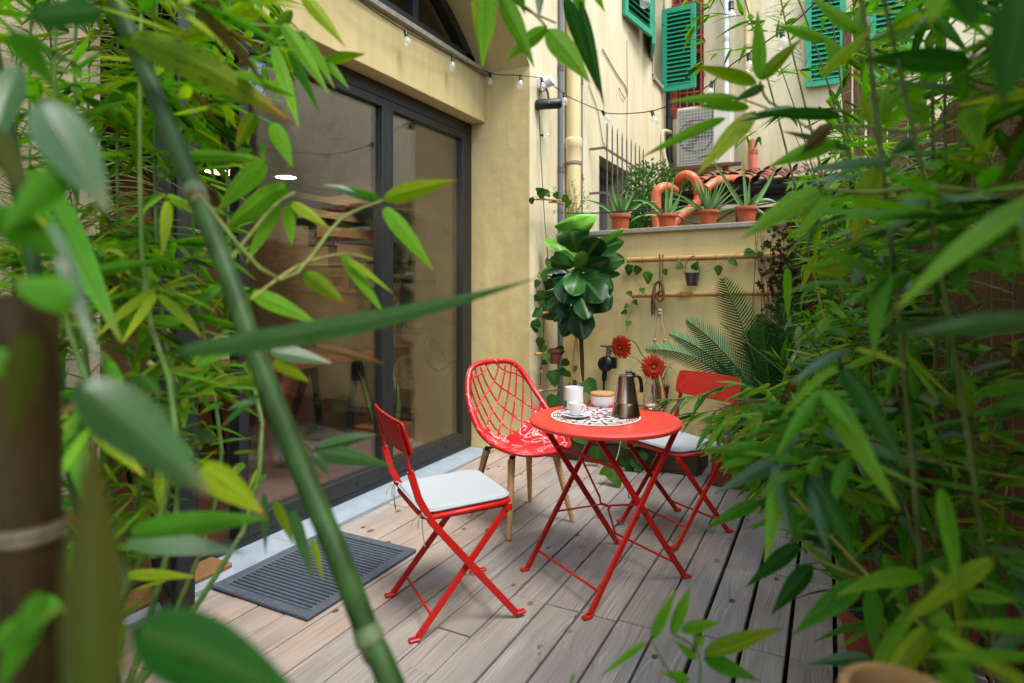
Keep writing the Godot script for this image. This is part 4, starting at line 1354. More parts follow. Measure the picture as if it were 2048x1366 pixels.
	twig(r5, [at(2200, 1450, 0.6), at(1950, 1330, 0.66), at(1750, 1165, 0.76), at(1560, 960, 0.9)], 0.0026, Color(0.26, 0.25, 0.05))
	twig(r5, [at(1750, 1165, 0.76), at(1640, 1120, 0.84), at(1605, 1085, 0.88)], 0.0016, Color(0.26, 0.25, 0.05))
	for a in [[1601, 1088, 1490, 1176, 36, 0.88, 0.86, 5], [1625, 1130, 1541, 1232, 40, 0.84, 0.83, 5], [1727, 1160, 1583, 1272, 48, 0.76, 0.78, 1], [1744, 1172, 1748, 1316, 40, 0.75, 0.72, 1], [1758, 1172, 1842, 1330, 40, 0.74, 0.72, 5], [1881, 972, 1922, 1196, 36, 0.6, 0.58, 0], [1990, 1116, 1797, 1257, 42, 0.58, 0.6, 3], [1929, 1190, 2038, 1204, 30, 0.6, 0.58, 0], [1697, 1088, 1626, 1092, 34, 0.82, 0.84, 5], [1744, 1316, 1613, 1328, 28, 0.7, 0.72, 2], [1930, 1200, 1860, 1130, 30, 0.6, 0.62, 3]]: hl(r5, a[0], a[1], a[2], a[3], a[4], a[5], a[6], a[7])
	var r6 := thing("bamboo_plant", "young light green bamboo sprig rising at the bottom edge over the deck", "bamboo", at(1385, 1560, 0.78), 0, "near right bamboo")
	twig(r6, [at(1385, 1560, 0.78), at(1393, 1420, 0.77), at(1398, 1310, 0.76), at(1350, 1270, 0.75)], 0.0018, Color(0.18, 0.26, 0.06))
	twig(r6, [at(1393, 1420, 0.77), at(1330, 1330, 0.75), at(1303, 1280, 0.75)], 0.0014, Color(0.18, 0.26, 0.06))
	for a in [[1303, 1279, 1356, 1175, 26, 0.75, 0.75, 0], [1343, 1269, 1382, 1172, 28, 0.75, 0.75, 0], [1362, 1262, 1444, 1244, 28, 0.76, 0.76, 0], [1292, 1284, 1196, 1358, 16, 0.75, 0.74, 0], [1407, 1308, 1570, 1256, 38, 0.76, 0.78, 4], [1407, 1316, 1522, 1364, 36, 0.76, 0.75, 1], [1393, 1320, 1344, 1278, 18, 0.76, 0.76, 0], [1380, 1360, 1320, 1345, 22, 0.76, 0.76, 0], [1385, 1380, 1440, 1400, 26, 0.76, 0.76, 1], [1390, 1290, 1410, 1270, 22, 0.76, 0.76, 0], [1140, 1372, 1150, 1340, 7, 0.8, 0.8, 0]]: hl(r6, a[0], a[1], a[2], a[3], a[4], a[5], a[6], a[7])
	# pale rim of a clay pot close to the camera
	var po := thing("clay_pot", "pale clay pot close by with only its rim showing at the bottom edge", "pot", at(1806, 1392, 0.47) - Vector3(0, 0.318, 0))
	var pm := MB.new()
	pm.lathe([Vector2(0, 0.0), Vector2(0.034, 0.0), Vector2(0.042, 0.29), Vector2(0.045, 0.312), Vector2(0.043, 0.318), Vector2(0.037, 0.318), Vector2(0.0345, 0.31), Vector2(0.032, 0.2), Vector2(0, 0.2)], 40)
	part(po, "pot", pm, plaster(Color(0.55, 0.40, 0.22), Color(0.66, 0.50, 0.30), Vector3(5, 5, 5), bump_tex(0.05, 2.0), 0.3, 41))

# ---------------------------------------------------------------- yard beyond the wall
func pot_mesh(r: float, h: float) -> MB:
	var m := MB.new()
	m.lathe([Vector2(0, 0), Vector2(r * 0.66, 0), Vector2(r * 0.86, h * 0.80), Vector2(r * 0.98, h * 0.80), Vector2(r, h * 0.83), Vector2(r, h * 0.97), Vector2(r * 0.97, h), Vector2(r * 0.87, h), Vector2(r * 0.84, h * 0.88), Vector2(0, h * 0.88)], 28)
	return m

func aloe(label: String, p: Vector3, r: float, h: float, leaves: Array) -> void:
	var o := thing("potted_aloe", label, "potted plant", p, 0, "aloes on the wall coping")
	part(o, "pot", pot_mesh(r, h), M.terracotta)
	var so := MB.new()
	so.disc(Vector3(0, h * 0.89, 0), r * 0.84, Vector3.UP)
	part(o, "soil", so, M.soil)
	for q in leaves:   # azimuth (screen left is minus), lean out, length, height gain, sag
		var m := MB.new()
		var side := Vector3(cos(TURN), 0, -sin(TURN))
		var b := Vector3(q[0] * 0.12, h * 0.9, spread(-0.02, 0.02)) * Vector3(1, 1, 1)
		b = side * clampf(q[0] * 0.1, -r * 0.4, r * 0.4) + Vector3(0, h * 0.88, 0) + Vector3(0, 0, spread(-0.02, 0.02))
		var t: Vector3 = b + side * q[0] + Vector3(0, q[1], 0) + Vector3(sin(TURN), 0, cos(TURN)) * q[2]
		var mid: Vector3 = b.lerp(t, 0.5) + Vector3(0, q[3], 0)
		var pr := func(x: float) -> float: return pow(1.0 - x, 0.8) * (0.9 + 0.3 * sin(x * 3.0)) if x < 0.999 else 0.0
		leaf_strip(m, [b, mid, t], q[4] * 1.5, Vector3(spread(-1, 1), 0.2, spread(-1, 1)) if q[4] < 0.015 else side + Vector3(0, 0.4, spread(-0.4, 0.4)), Color(0.17, 0.29, 0.10), Color(0.13, 0.26, 0.08), 0.5, Color(0.22, 0.20, 0.08), pr, 4, 10)
		part(o, "leaf", m, M.leaf_thick)

func build_yard_things() -> void:
	# drain pipe and conduits
	var dp := thing("drain_pipe", "thick cream drain pipe with a collar on the house wall", "pipe")
	var px := -1.945
	var pa := Vector3(px, 0, -4.91)
	var pm := MB.new()
	pm.tube([pa, Vector3(px, 2.52, -4.91)], 0.062, 20, false)
	pm.tube([Vector3(px, 2.5, -4.91), Vector3(px, 6.1, -4.91)], 0.062, 20, false)
	part(dp, "pipe", pm, M.cream_pipe)
	var pc := MB.new()
	pc.lathe([Vector2(0.062, 2.36), Vector2(0.068, 2.365), Vector2(0.068, 2.48), Vector2(0.073, 2.49), Vector2(0.073, 2.55), Vector2(0.069, 2.565), Vector2(0.062, 2.57)], 24, Transform3D(Basis(), Vector3(px, 0, -4.91)))
	part(dp, "collar", pc, M.cream_pipe)
	var cl := MB.new()
	cl.lathe([Vector2(0.0645, 2.335), Vector2(0.0645, 2.35)], 24, Transform3D(Basis(), Vector3(px, 0, -4.91)))
	cl.box(Vector3(px - 0.07, 2.342, -4.85), Vector3(0.08, 0.014, 0.014))
	part(dp, "clamp", cl, M.iron)
	for q in [[-4.745, -1.995, 0.022, "grey metal conduit left of the cream drain pipe", 6.1], [-5.14, -1.975, 0.025, "grey blue conduit right of the cream drain pipe", 6.1]]:
		var c := thing("conduit", q[3], "pipe")
		var cm := MB.new()
		cm.tube([Vector3(q[1], 0, q[0]), Vector3(q[1], q[4], q[0])], q[2], 12, false)
		part(c, "pipe", cm, M.grey_pipe)
		var cc := MB.new()
		for y in [1.0, 2.25, 3.1, 4.4]: cc.tube([Vector3(q[1], y, q[0]), Vector3(q[1], y + 0.05, q[0])], q[2] + 0.004, 12, true)
		part(c, "clamp", cc, M.iron)
	# iron cage before the barred window
	var ir := thing("window_cage", "rusty grey iron bars caged out before the house window", "window bars")
	var cx := -1.86
	var top := [onx(1216, 262, cx), onx(1228, 272, cx), onx(1239, 280, cx), onx(1247, 287, cx), onx(1254, 292, cx), onx(1260, 298, cx), onx(1266, 304, cx), onx(1271, 309, cx), onx(1276, 312, cx)]
	for k in 9:
		var m := MB.new()
		var z := lerpf(-5.55, -6.82, k / 8.0)
		m.tube([Vector3(cx, 1.3, z), Vector3(cx + spread(-0.003, 0.003), 2.1, z), Vector3(cx, 2.80, z), Vector3(cx, 2.86, z)], [0.0075, 0.0075, 0.0075, 0.003], 7)
		part(ir, "bar", m, M.iron)
	for y in [2.60, 2.18, 1.75]:
		var m := MB.new()
		m.box(Vector3(cx - 0.012, y, -6.18), Vector3(0.008, 0.024, 1.36))
		m.box(Vector3(-1.945, y, -5.50), Vector3(0.16, 0.022, 0.008))
		m.box(Vector3(-1.945, y, -6.86), Vector3(0.16, 0.022, 0.008))
		part(ir, "rail", m, M.iron)
	# creeper over the window corner
	var cr := thing("creeper", "bushy small leaved green creeper between window bars and orange pipe", "climbing plant")
	var lm := MB.new()
	for k in 9500:
		var u := spread(0, 1)
		var c0 := Vector3(-1.72, 1.95, -6.0)
		var lobes := [[Vector3(-1.62, 2.28, -6.35), 0.34], [Vector3(-1.55, 2.05, -6.0), 0.26], [Vector3(-1.62, 1.75, -5.7), 0.20], [Vector3(-1.35, 2.25, -6.4), 0.22], [Vector3(-1.78, 2.35, -6.6), 0.3], [Vector3(-1.60, 1.95, -5.85), 0.24]]
		var L: Array = lobes[rng.randi() % lobes.size()]
		var d = Vector3(rng.randfn(), rng.randfn(), rng.randfn()).normalized() * pow(rng.randf(), 0.33) * L[1]
		var p: Vector3 = L[0] + d
		var dir = (d.normalized() + Vector3(spread(-0.8, 0.8), spread(-0.3, 0.9), spread(-0.8, 0.8))).normalized()
		var s = dir.cross(Vector3(spread(-1, 1), spread(-1, 1), spread(-1, 1))).normalized()
		var ln := spread(0.022, 0.042)
		var g := spread(0.6, 1.3)
		lm.col = Color(0.085 * g, 0.22 * g, 0.06 * g)
		if rng.randf() < 0.1: lm.col = Color(0.16, 0.26, 0.05)
		var nn = dir.cross(s)
		lm.poly([p, p + dir * ln * 0.5 + s * ln * 0.3, p + dir * ln, p + dir * ln * 0.5 - s * ln * 0.3], nn)
	stuff(part(cr, "leaves", lm, M.leaf))
	var cs := MB.new()
	cs.col = Color(0.12, 0.09, 0.05)
	for k in 7: cs.tube(spline([Vector3(-1.7 + k * 0.03, 1.2, -6.0 - k * 0.1), Vector3(-1.65 + spread(-0.1, 0.1), 1.8, -5.95 - k * 0.1), Vector3(-1.5 + spread(-0.2, 0.2), 2.4, -6.1 - k * 0.08)], 4), 0.006, 5)
	part(cr, "stems", cs, M.stem)
	# orange ribbed pipes
	var p1 := thing("orange_pipe", "short orange flue pipe bending over behind the second aloe", "pipe", Vector3.ZERO, 0, "orange pipes")
	var m1 := MB.new()
	m1.tube(spline([at(1316, 470, 5.5), at(1314, 440, 5.5), at(1312, 395, 5.5), at(1319, 378, 5.5), at(1334, 374, 5.55), at(1350, 382, 5.7)], 6), 0.044, 14)
	part(p1, "pipe", m1, M.orange_pipe)
	var p2 := thing("orange_pipe", "looping orange flue pipe with elbow behind the third aloe", "pipe", Vector3.ZERO, 0, "orange pipes")
	var m2 := MB.new()
	m2.tube(spline([at(1340, 462, 5.6), at(1358, 436, 5.6), at(1385, 415, 5.6), at(1396, 400, 5.6), at(1397, 378, 5.6), at(1388, 357, 5.6), at(1372, 350, 5.65), at(1358, 358, 5.75), at(1352, 372, 5.9)], 6), 0.044, 14)
	part(p2, "pipe", m2, M.orange_pipe)
	var rb := MB.new()
	for q in [[at(1358, 436, 5.6), at(1360, 434.5, 5.6)], [at(1390, 410, 5.6), at(1391.5, 408, 5.6)], [at(1396.5, 385, 5.6), at(1396, 382, 5.6)], [at(1374, 351, 5.64), at(1371, 350, 5.65)]]: rb.tube(q, 0.048, 14)
	part(p2, "rib", rb, M.orange_pipe)
	var p3 := thing("orange_pipe", "orange flue pipe lying along the tiled roof edge", "pipe", Vector3.ZERO, 0, "orange pipes")
	var m3 := MB.new()
	m3.tube(spline([at(1412, 378, 5.8), at(1428, 366, 5.85), at(1446, 360, 5.95), at(1480, 358, 6.2), at(1510, 356, 6.5)], 6), 0.044, 14)
	part(p3, "pipe", m3, M.orange_pipe)
	# lean-to with clay tile roof and gutter
	var le := thing("lean_to", "low ochre lean-to with mossy clay tile roof and dark gutter", "shed")
	var lb := MB.new()
	lb.box(Vector3(-1.15, 1.0, -6.62), Vector3(0.62, 2.2, 0.12))
	lb.box(Vector3(0.9, 1.0, -6.62), Vector3(1.4, 2.2, 0.12))
	lb.box(Vector3(-0.32, 0.75, -6.62), Vector3(1.06, 1.7, 0.12))
	part(le, "wall", lb, M.plaster_yellow)
	var lo := MB.new()
	lo.box(Vector3(-0.32, 1.85, -6.66), Vector3(1.05, 0.5, 0.03))  # dark opening drawn as a panel, its shade put into the colour
	part(le, "window", lo, mat(Color(0.16, 0.17, 0.18), 0.4))
	var tile := MB.new()
	tile.grid(8, 3, func(u, v): 
		var a: float = PI * u
		var r: float = 0.075 - 0.012 * v
		return Vector3(cos(a) * r, sin(a) * r * 0.8, -v * 0.36))
	tile.grid(8, 3, func(u, v):
		var a: float = PI * (1.0 - u)
		var r: float = 0.062 - 0.012 * v
		return Vector3(cos(a) * r, sin(a) * r * 0.8, -v * 0.36))
	var tm := [tile.mesh(M.terracotta_old), tile.mesh(plaster(Color(0.48, 0.27, 0.18), Color(0.62, 0.38, 0.26), Vector3(6, 6, 6), bump_tex(0.05, 3.0), 0.6, 43)), tile.mesh(plaster(Color(0.30, 0.24, 0.15), Color(0.46, 0.29, 0.19), Vector3(7, 7, 7), bump_tex(0.05, 3.0), 0.6, 44))]
	for row in 5:
		for k in 17:
			var o := part(le, "roof_tile", tm[rng.randi() % 3], null)
			o.position = Vector3(-1.22 + k * 0.155 + spread(-0.01, 0.01), 2.31 + row * 0.075 + spread(-0.008, 0.008), -6.30 - row * 0.31 + spread(-0.02, 0.02))
			o.rotation = Vector3(0.22, spread(-0.06, 0.06), spread(-0.05, 0.05))
	var rf := MB.new()
	rf.box(Vector3(0.1, 2.40, -7.15), Vector3(2.9, 0.03, 1.72), 0.0, Basis(Vector3.RIGHT, 0.235))
	part(le, "roof_deck", rf, M.old_timber)
	var gu := MB.new()
	gu.grid(8, 1, func(u, v): return Vector3(-1.62 + v * 3.1, 2.24 - sin(PI * u) * 0.075, -6.2 + cos(PI * u) * 0.07))
	gu.box(Vector3(-0.1, 2.17, -6.29), Vector3(3.05, 0.14, 0.012))
	part(le, "gutter", gu, mat(Color(0.10, 0.10, 0.105), 0.5))
	# air conditioner on brackets
	var ac := thing("air_conditioner", "cream outdoor air conditioner unit with round fan grille on brackets", "air conditioner", onz(1402, 330, -8.3))
	var q0 := onz(1344, 230, -8.3)
	var q1 := onz(1452, 328, -8.3)
	var w := q1.x - q0.x
	var h := q0.y - q1.y + 0.06
	var ab := MB.new()
	ab.box(Vector3(0.03, h / 2, -0.16), Vector3(w, h, 0.3), 0.012)
	part(ac, "casing", ab, M.ac)
	var fcx := -w * 0.14
	var af := MB.new()
	af.box(Vector3(fcx + 0.03, h / 2, -0.006), Vector3(w * 0.66, h - 0.06, 0.008))
	part(ac, "recess", af, mat(Color(0.52, 0.52, 0.50), 0.6))
	var ag := MB.new()
	for k in 17: ag.box(Vector3(fcx + 0.03, 0.045 + (h - 0.09) * k / 16.0, 0.006), Vector3(w * 0.66, 0.0035, 0.005))
	for k in 12: ag.box(Vector3(fcx + 0.03 - w * 0.32 + w * 0.64 * k / 11.0, h / 2, 0.004), Vector3(0.0032, h - 0.08, 0.004))
	part(ac, "grille", ag, M.ac)
	var fan := MB.new()
	fan.lathe([Vector2(0.20, 0), Vector2(0.215, 0.004), Vector2(0.23, 0)], 32, Transform3D(Basis(Vector3.RIGHT, PI / 2), Vector3(fcx + 0.03, h / 2, -0.001)))
	for k in 3: fan.box(Vector3(fcx + 0.03, h / 2, -0.001) + Vector3(cos(TAU * k / 3), sin(TAU * k / 3), 0) * 0.1, Vector3(0.2, 0.1, 0.003), 0.0, Basis(Vector3.BACK, TAU * k / 3))
	part(ac, "fan", fan, mat(Color(0.33, 0.33, 0.34), 0.6))
	var bd := MB.new()
	bd.box(Vector3(w * 0.36 + 0.03, h - 0.05, 0.0), Vector3(0.10, 0.022, 0.004))
	part(ac, "badge", bd, mat(Color(0.20, 0.36, 0.66), 0.4))
	var abk := MB.new()
	for x in [-0.28, 0.28]:
		abk.box(Vector3(x, -0.03, -0.17), Vector3(0.04, 0.04, 0.4))
		abk.bar(Vector3(x, -0.30, -0.33), Vector3(x, -0.04, 0.0), 0.025, 0.03)
	abk.box(Vector3(0.05, -0.022, -0.02), Vector3(w + 0.2, 0.04, 0.07))
	part(ac, "bracket", abk, M.brown_wood)
	var ah := MB.new()
	ah.tube(spline([Vector3(-0.42, 0.5, -0.1), Vector3(-0.50, 0.48, 0.02), Vector3(-0.48, 0.2, 0.05), Vector3(-0.42, -0.1, 0.02), Vector3(-0.40, -0.35, 0.05)], 6), 0.03, 8)
	part(ac, "hose", ah, mat(Color(0.72, 0.66, 0.55), 0.7))
	for q in [[1452, -8.62, 0.035, 2.9, 6.3, Color(0.86, 0.86, 0.88), "white downpipe on the house across the yard"], [1494, -8.62, 0.04, 2.6, 6.3, Color(0.80, 0.70, 0.52), "cream downpipe beside the white downpipe"], [1507, -8.55, 0.05, 2.3, 3.22, Color(0.80, 0.42, 0.34), "salmon pink pipe stub above the tiled roof"], [1339, -8.6, 0.045, 2.0, 4.05, Color(0.22, 0.22, 0.23), "dark grey pipe in the corner below the green shutter"]]:
		var c := thing("downpipe", q[6], "pipe")
		var p := onz(q[0], 200, q[1])
		var cm := MB.new()
		cm.tube([Vector3(p.x, q[3], q[1]), Vector3(p.x, q[4], q[1])], q[2], 12)
		part(c, "pipe", cm, mat(q[5], 0.5))
		var cc := MB.new()
		for k in 3: cc.tube([Vector3(p.x, lerpf(q[3], q[4], 0.2 + 0.3 * k), q[1]), Vector3(p.x, lerpf(q[3], q[4], 0.2 + 0.3 * k) + 0.05, q[1])], q[2] + 0.006, 12)
		part(c, "clamp", cc, mat(q[5] * 0.8, 0.5))
	# aloes on the coping
	var y := 1.741
	var spots := [[1241, 454], [1334, 447], [1417, 442], [1493, 436]]
	var base := []
	for s in spots:
		var p := ony(s[0], s[1], y)
		p = EYE + (p - EYE)
		base.append(onwall(s[0], 452) * Vector3(1, 0, 1) + Vector3(0, y, 0) + (onwall(s[0], 452) - EYE).normalized() * Vector3(0.14, 0, 0.14))
	aloe("first aloe from the left in a plain terracotta pot", base[0], 0.084, 0.138, [[-0.06, 0.24, 0.0, 0.02, 0.026], [-0.10, 0.22, 0.02, 0.02, 0.024], [0.0, 0.20, 0.03, 0.0, 0.028], [0.06, 0.22, -0.02, 0.02, 0.026], [0.11, 0.21, 0.0, 0.01, 0.024], [0.03, 0.16, 0.05, 0.0, 0.03], [-0.28, 0.13, 0.03, 0.06, 0.022], [0.32, 0.10, 0.03, 0.10, 0.022], [-0.02, 0.13, 0.06, 0.0, 0.028], [0.07, 0.16, 0.03, 0.01, 0.026]])
	aloe("second aloe with few long curved leaves in a ribbed terracotta pot", base[1], 0.078, 0.115, [[0.0, 0.30, 0.0, 0.0, 0.024], [0.05, 0.31, -0.03, 0.01, 0.024], [0.10, 0.20, 0.02, -0.04, 0.034], [-0.27, 0.11, 0.02, 0.11, 0.024], [-0.28, -0.06, 0.03, 0.09, 0.024], [0.28, 0.05, 0.02, 0.06, 0.024]])
	var many := []
	for k in 34: many.append([spread(-0.14, 0.16), spread(0.16, 0.30), spread(-0.08, 0.1), spread(0.0, 0.03), spread(0.011, 0.014)])
	for q in [[-0.30, 0.10, 0.03, 0.06, 0.015], [0.30, 0.03, 0.03, 0.04, 0.015], [-0.30, 0.17, 0.0, 0.05, 0.015], [0.28, 0.15, 0.0, 0.02, 0.013], [-0.24, 0.02, 0.05, 0.06, 0.013], [0.22, 0.20, 0.0, 0.02, 0.013]]: many.append(q)
	aloe("third pot of dense narrow leaved aloe like a green tuft", base[2], 0.076, 0.12, many)
	aloe("fourth aloe with long upright leaves in a fluted terracotta pot", base[3], 0.083, 0.125, [[-0.24, 0.38, 0.02, -0.02, 0.030], [-0.03, 0.40, 0.0, 0.0, 0.022], [0.02, 0.22, 0.0, 0.0, 0.022], [0.22, 0.34, -0.03, -0.05, 0.03], [0.20, 0.02, 0.05, 0.10, 0.026], [0.13, -0.10, 0.1, 0.05, 0.022], [0.06, 0.10, 0.05, 0.02, 0.03]])
	var hs := thing("irrigation_hose", "thin black watering hose strung along behind the aloe pots", "hose")
	var hm := MB.new()
	hm.tube(spline([at(1130, 426, 4.9), at(1195, 426, 4.9), at(1262, 421, 4.82), at(1312, 419, 4.76), at(1345, 427, 4.73), at(1385, 446, 4.66), at(1425, 446, 4.6), at(1472, 420, 4.56), at(1530, 408, 4.5), at(1600, 395, 4.4)], 6), 0.006, 6)
	part(hs, "tube", hm, M.black)

# ---------------------------------------------------------------- fence and ivy on the right
func build_fence() -> void:
	var f := thing("wooden_fence", "brown vertical board fence behind the bamboo hedge", "fence")
	var k := 0
	var z := 0.9
	var bm := MB.new()
	bm.box(Vector3(0, 1.05, 0), Vector3(0.022, 2.1, 0.115), 0.003)
	var board := bm.mesh(M.brown_wood)
	while z > -4.4:
		var o := part(f, "board", board, null)
		o.position = Vector3(0.48 + spread(-0.004, 0.004), spread(-0.02, 0.02), z)
		z -= 0.128
	var rl := MB.new()
	for y in [0.4, 1.7]: rl.box(Vector3(0.51, y, -1.75), Vector3(0.035, 0.08, 5.3))
	part(f, "rail", rl, M.brown_wood)
	var s := thing("timber_screen", "tall reddish brown timber screen at the far right corner", "fence")
	for q in [[0.10, 0.05, 3.0], [0.165, 0.06, 3.2], [0.26, 0.10, 2.5], [0.37, 0.10, 2.5], [0.47, 0.09, 2.5], [0.0, 0.1, 1.55], [-0.11, 0.1, 1.55]]:
		var m := MB.new()
		m.box(Vector3(q[0], q[2] / 2, -4.36 + spread(-0.006, 0.006)), Vector3(q[1], q[2], 0.035), 0.004)
		part(s, "board", m, M.brown_wood)
	# half dry ivy hanging on the wall corner
	var iv := thing("ivy", "tangled ivy with dry brown and fresh green leaves on the wall corner", "climbing plant")
	var lm := MB.new()
	for j in 3200:
		var x := spread(-0.42, 0.12)
		var y := spread(0.05, 1.78)
		if x < -0.34 and rng.randf() < 0.7: continue
		if y > 1.5 and x < -0.2 and rng.randf() < 0.5: continue
		var depth := spread(-0.02, 0.22)
		var p := Vector3(x, y, -4.50 + 0.14 * (x + 0.3) + 0.02 + depth)
		var n := Vector3(spread(-0.7, 0.7), spread(-0.4, 0.6), 1).normalized()
		var a := n.cross(Vector3(spread(-1, 1), spread(-1, 1), 0.1)).normalized()
		var b := n.cross(a)
		var ln := spread(0.016, 0.034)
		var r := rng.randf()
		var g := spread(0.7, 1.25)
		if r < 0.50: lm.col = Color(0.13 * g, 0.065 * g, 0.03 * g)
		elif r < 0.72: lm.col = Color(0.07 * g, 0.11 * g, 0.03 * g)
		elif r < 0.88: lm.col = Color(0.035 * g, 0.09 * g, 0.025 * g)
		else: lm.col = Color(0.30 * g, 0.27 * g, 0.18 * g)
		var first := lm.vert(p, n)
		var star := [1.0, 0.45, 0.85, 0.4, 0.6, 0.35, 0.6, 0.4, 0.85, 0.45]
		for w in 10:
			var ang := TAU * w / 10.0
			lm.vert(p + (a * cos(ang) + b * sin(ang)) * ln * star[w] + n * spread(-0.004, 0.004), (n + (a * cos(ang) + b * sin(ang)) * 0.3).normalized())
		for w in 10: lm.tri_i(first, first + 1 + w, first + 1 + (w + 1) % 10)
	stuff(part(iv, "leaves", lm, M.leaf))
	var st := MB.new()
	st.col = Color(0.14, 0.09, 0.05)
	for j in 40:
		var x := spread(-0.4, 0.1)
		var zz := -4.46 + 0.14 * (x + 0.3)
		st.tube(spline([Vector3(x, spread(0.0, 0.4), zz + spread(0, 0.1)), Vector3(x + spread(-0.1, 0.1), spread(0.6, 0.9), zz + spread(0, 0.15)), Vector3(x + spread(-0.15, 0.15), spread(1.2, 1.7), zz + spread(0, 0.1))], 5), 0.0022, 4)
	part(iv, "stems", st, M.stem)
	for q in [[1425, 862, 40, 0.028], [1478, 742, 26, 0.028], [1463, 728, 0, 0.022], [1500, 700, 70, 0.024], [1512, 715, 20, 0.024], [1480, 800, 10, 0.022], [1572, 698, 30, 0.04], [1610, 715, 60, 0.035], [1520, 655, 0, 0.026], [1490, 885, 20, 0.035], [1535, 880, 60, 0.03]]:
		var m := MB.new()
		var c := Color(0.16, 0.30, 0.09) if q[3] < 0.034 else Color(0.36, 0.34, 0.26)
		m.col = c
		var p := at(q[0], q[1], 3.95)
		var n := (EYE - p).normalized()
		var a := n.cross(Vector3.UP).normalized().rotated(n, deg_to_rad(q[2]))
		var b := n.cross(a)
		var first := m.vert(p + n * 0.006, n)
		var star := [1.0, 0.4, 0.8, 0.35, 0.6, 0.35, 0.6, 0.35, 0.8, 0.4]
		for w in 10: m.vert(p + (a * cos(TAU * w / 10.0) + b * sin(TAU * w / 10.0)) * q[3] * 1.3 * star[w], (n + a * cos(TAU * w / 10.0) * 0.4).normalized())
		for w in 10: m.tri_i(first, first + 1 + w, first + 1 + (w + 1) % 10)
		part(iv, "leaf", m, M.leaf)

# ---------------------------------------------------------------- on the walls
func heart_leaf(m: MB, p: Vector3, dir: Vector3, face: Vector3, ln: float, col: Color) -> void:
	var d := dir.normalized()
	var s := d.cross(face).normalized()
	var n := s.cross(d).normalized()
	var pr := func(t: float) -> float: return (0.55 + 0.45 * sin(clampf(t / 0.35, 0, 1) * PI / 2)) * pow(clampf((1.0 - t) / 0.7, 0, 1), 0.75) if t < 0.999 else 0.0
	leaf_strip(m, [p, p + d * ln * 0.5 + n * ln * 0.12, p + d * ln - n * ln * 0.12], ln * 0.85, s, col * spread(0.85, 1.1), col * spread(0.9, 1.2), 0.12, null, pr, 4, 8)

func vine(o: Node3D, pts: Array, leaves: Array, r := 0.0022, scol := Color(0.22, 0.30, 0.07)) -> void:
	var m := MB.new()
	m.col = scol
	m.tube(spline(pts, 6), r, 5, false)
	part(o, "stem", m, M.stem)
	for q in leaves:   # point, direction, length, colour
		var lm := MB.new()
		heart_leaf(lm, q[0], q[1], (EYE - q[0]).normalized() + Vector3(spread(-0.4, 0.4), spread(-0.1, 0.5), spread(-0.3, 0.3)), q[2], q[3])
		part(o, "leaf", lm, M.leaf)

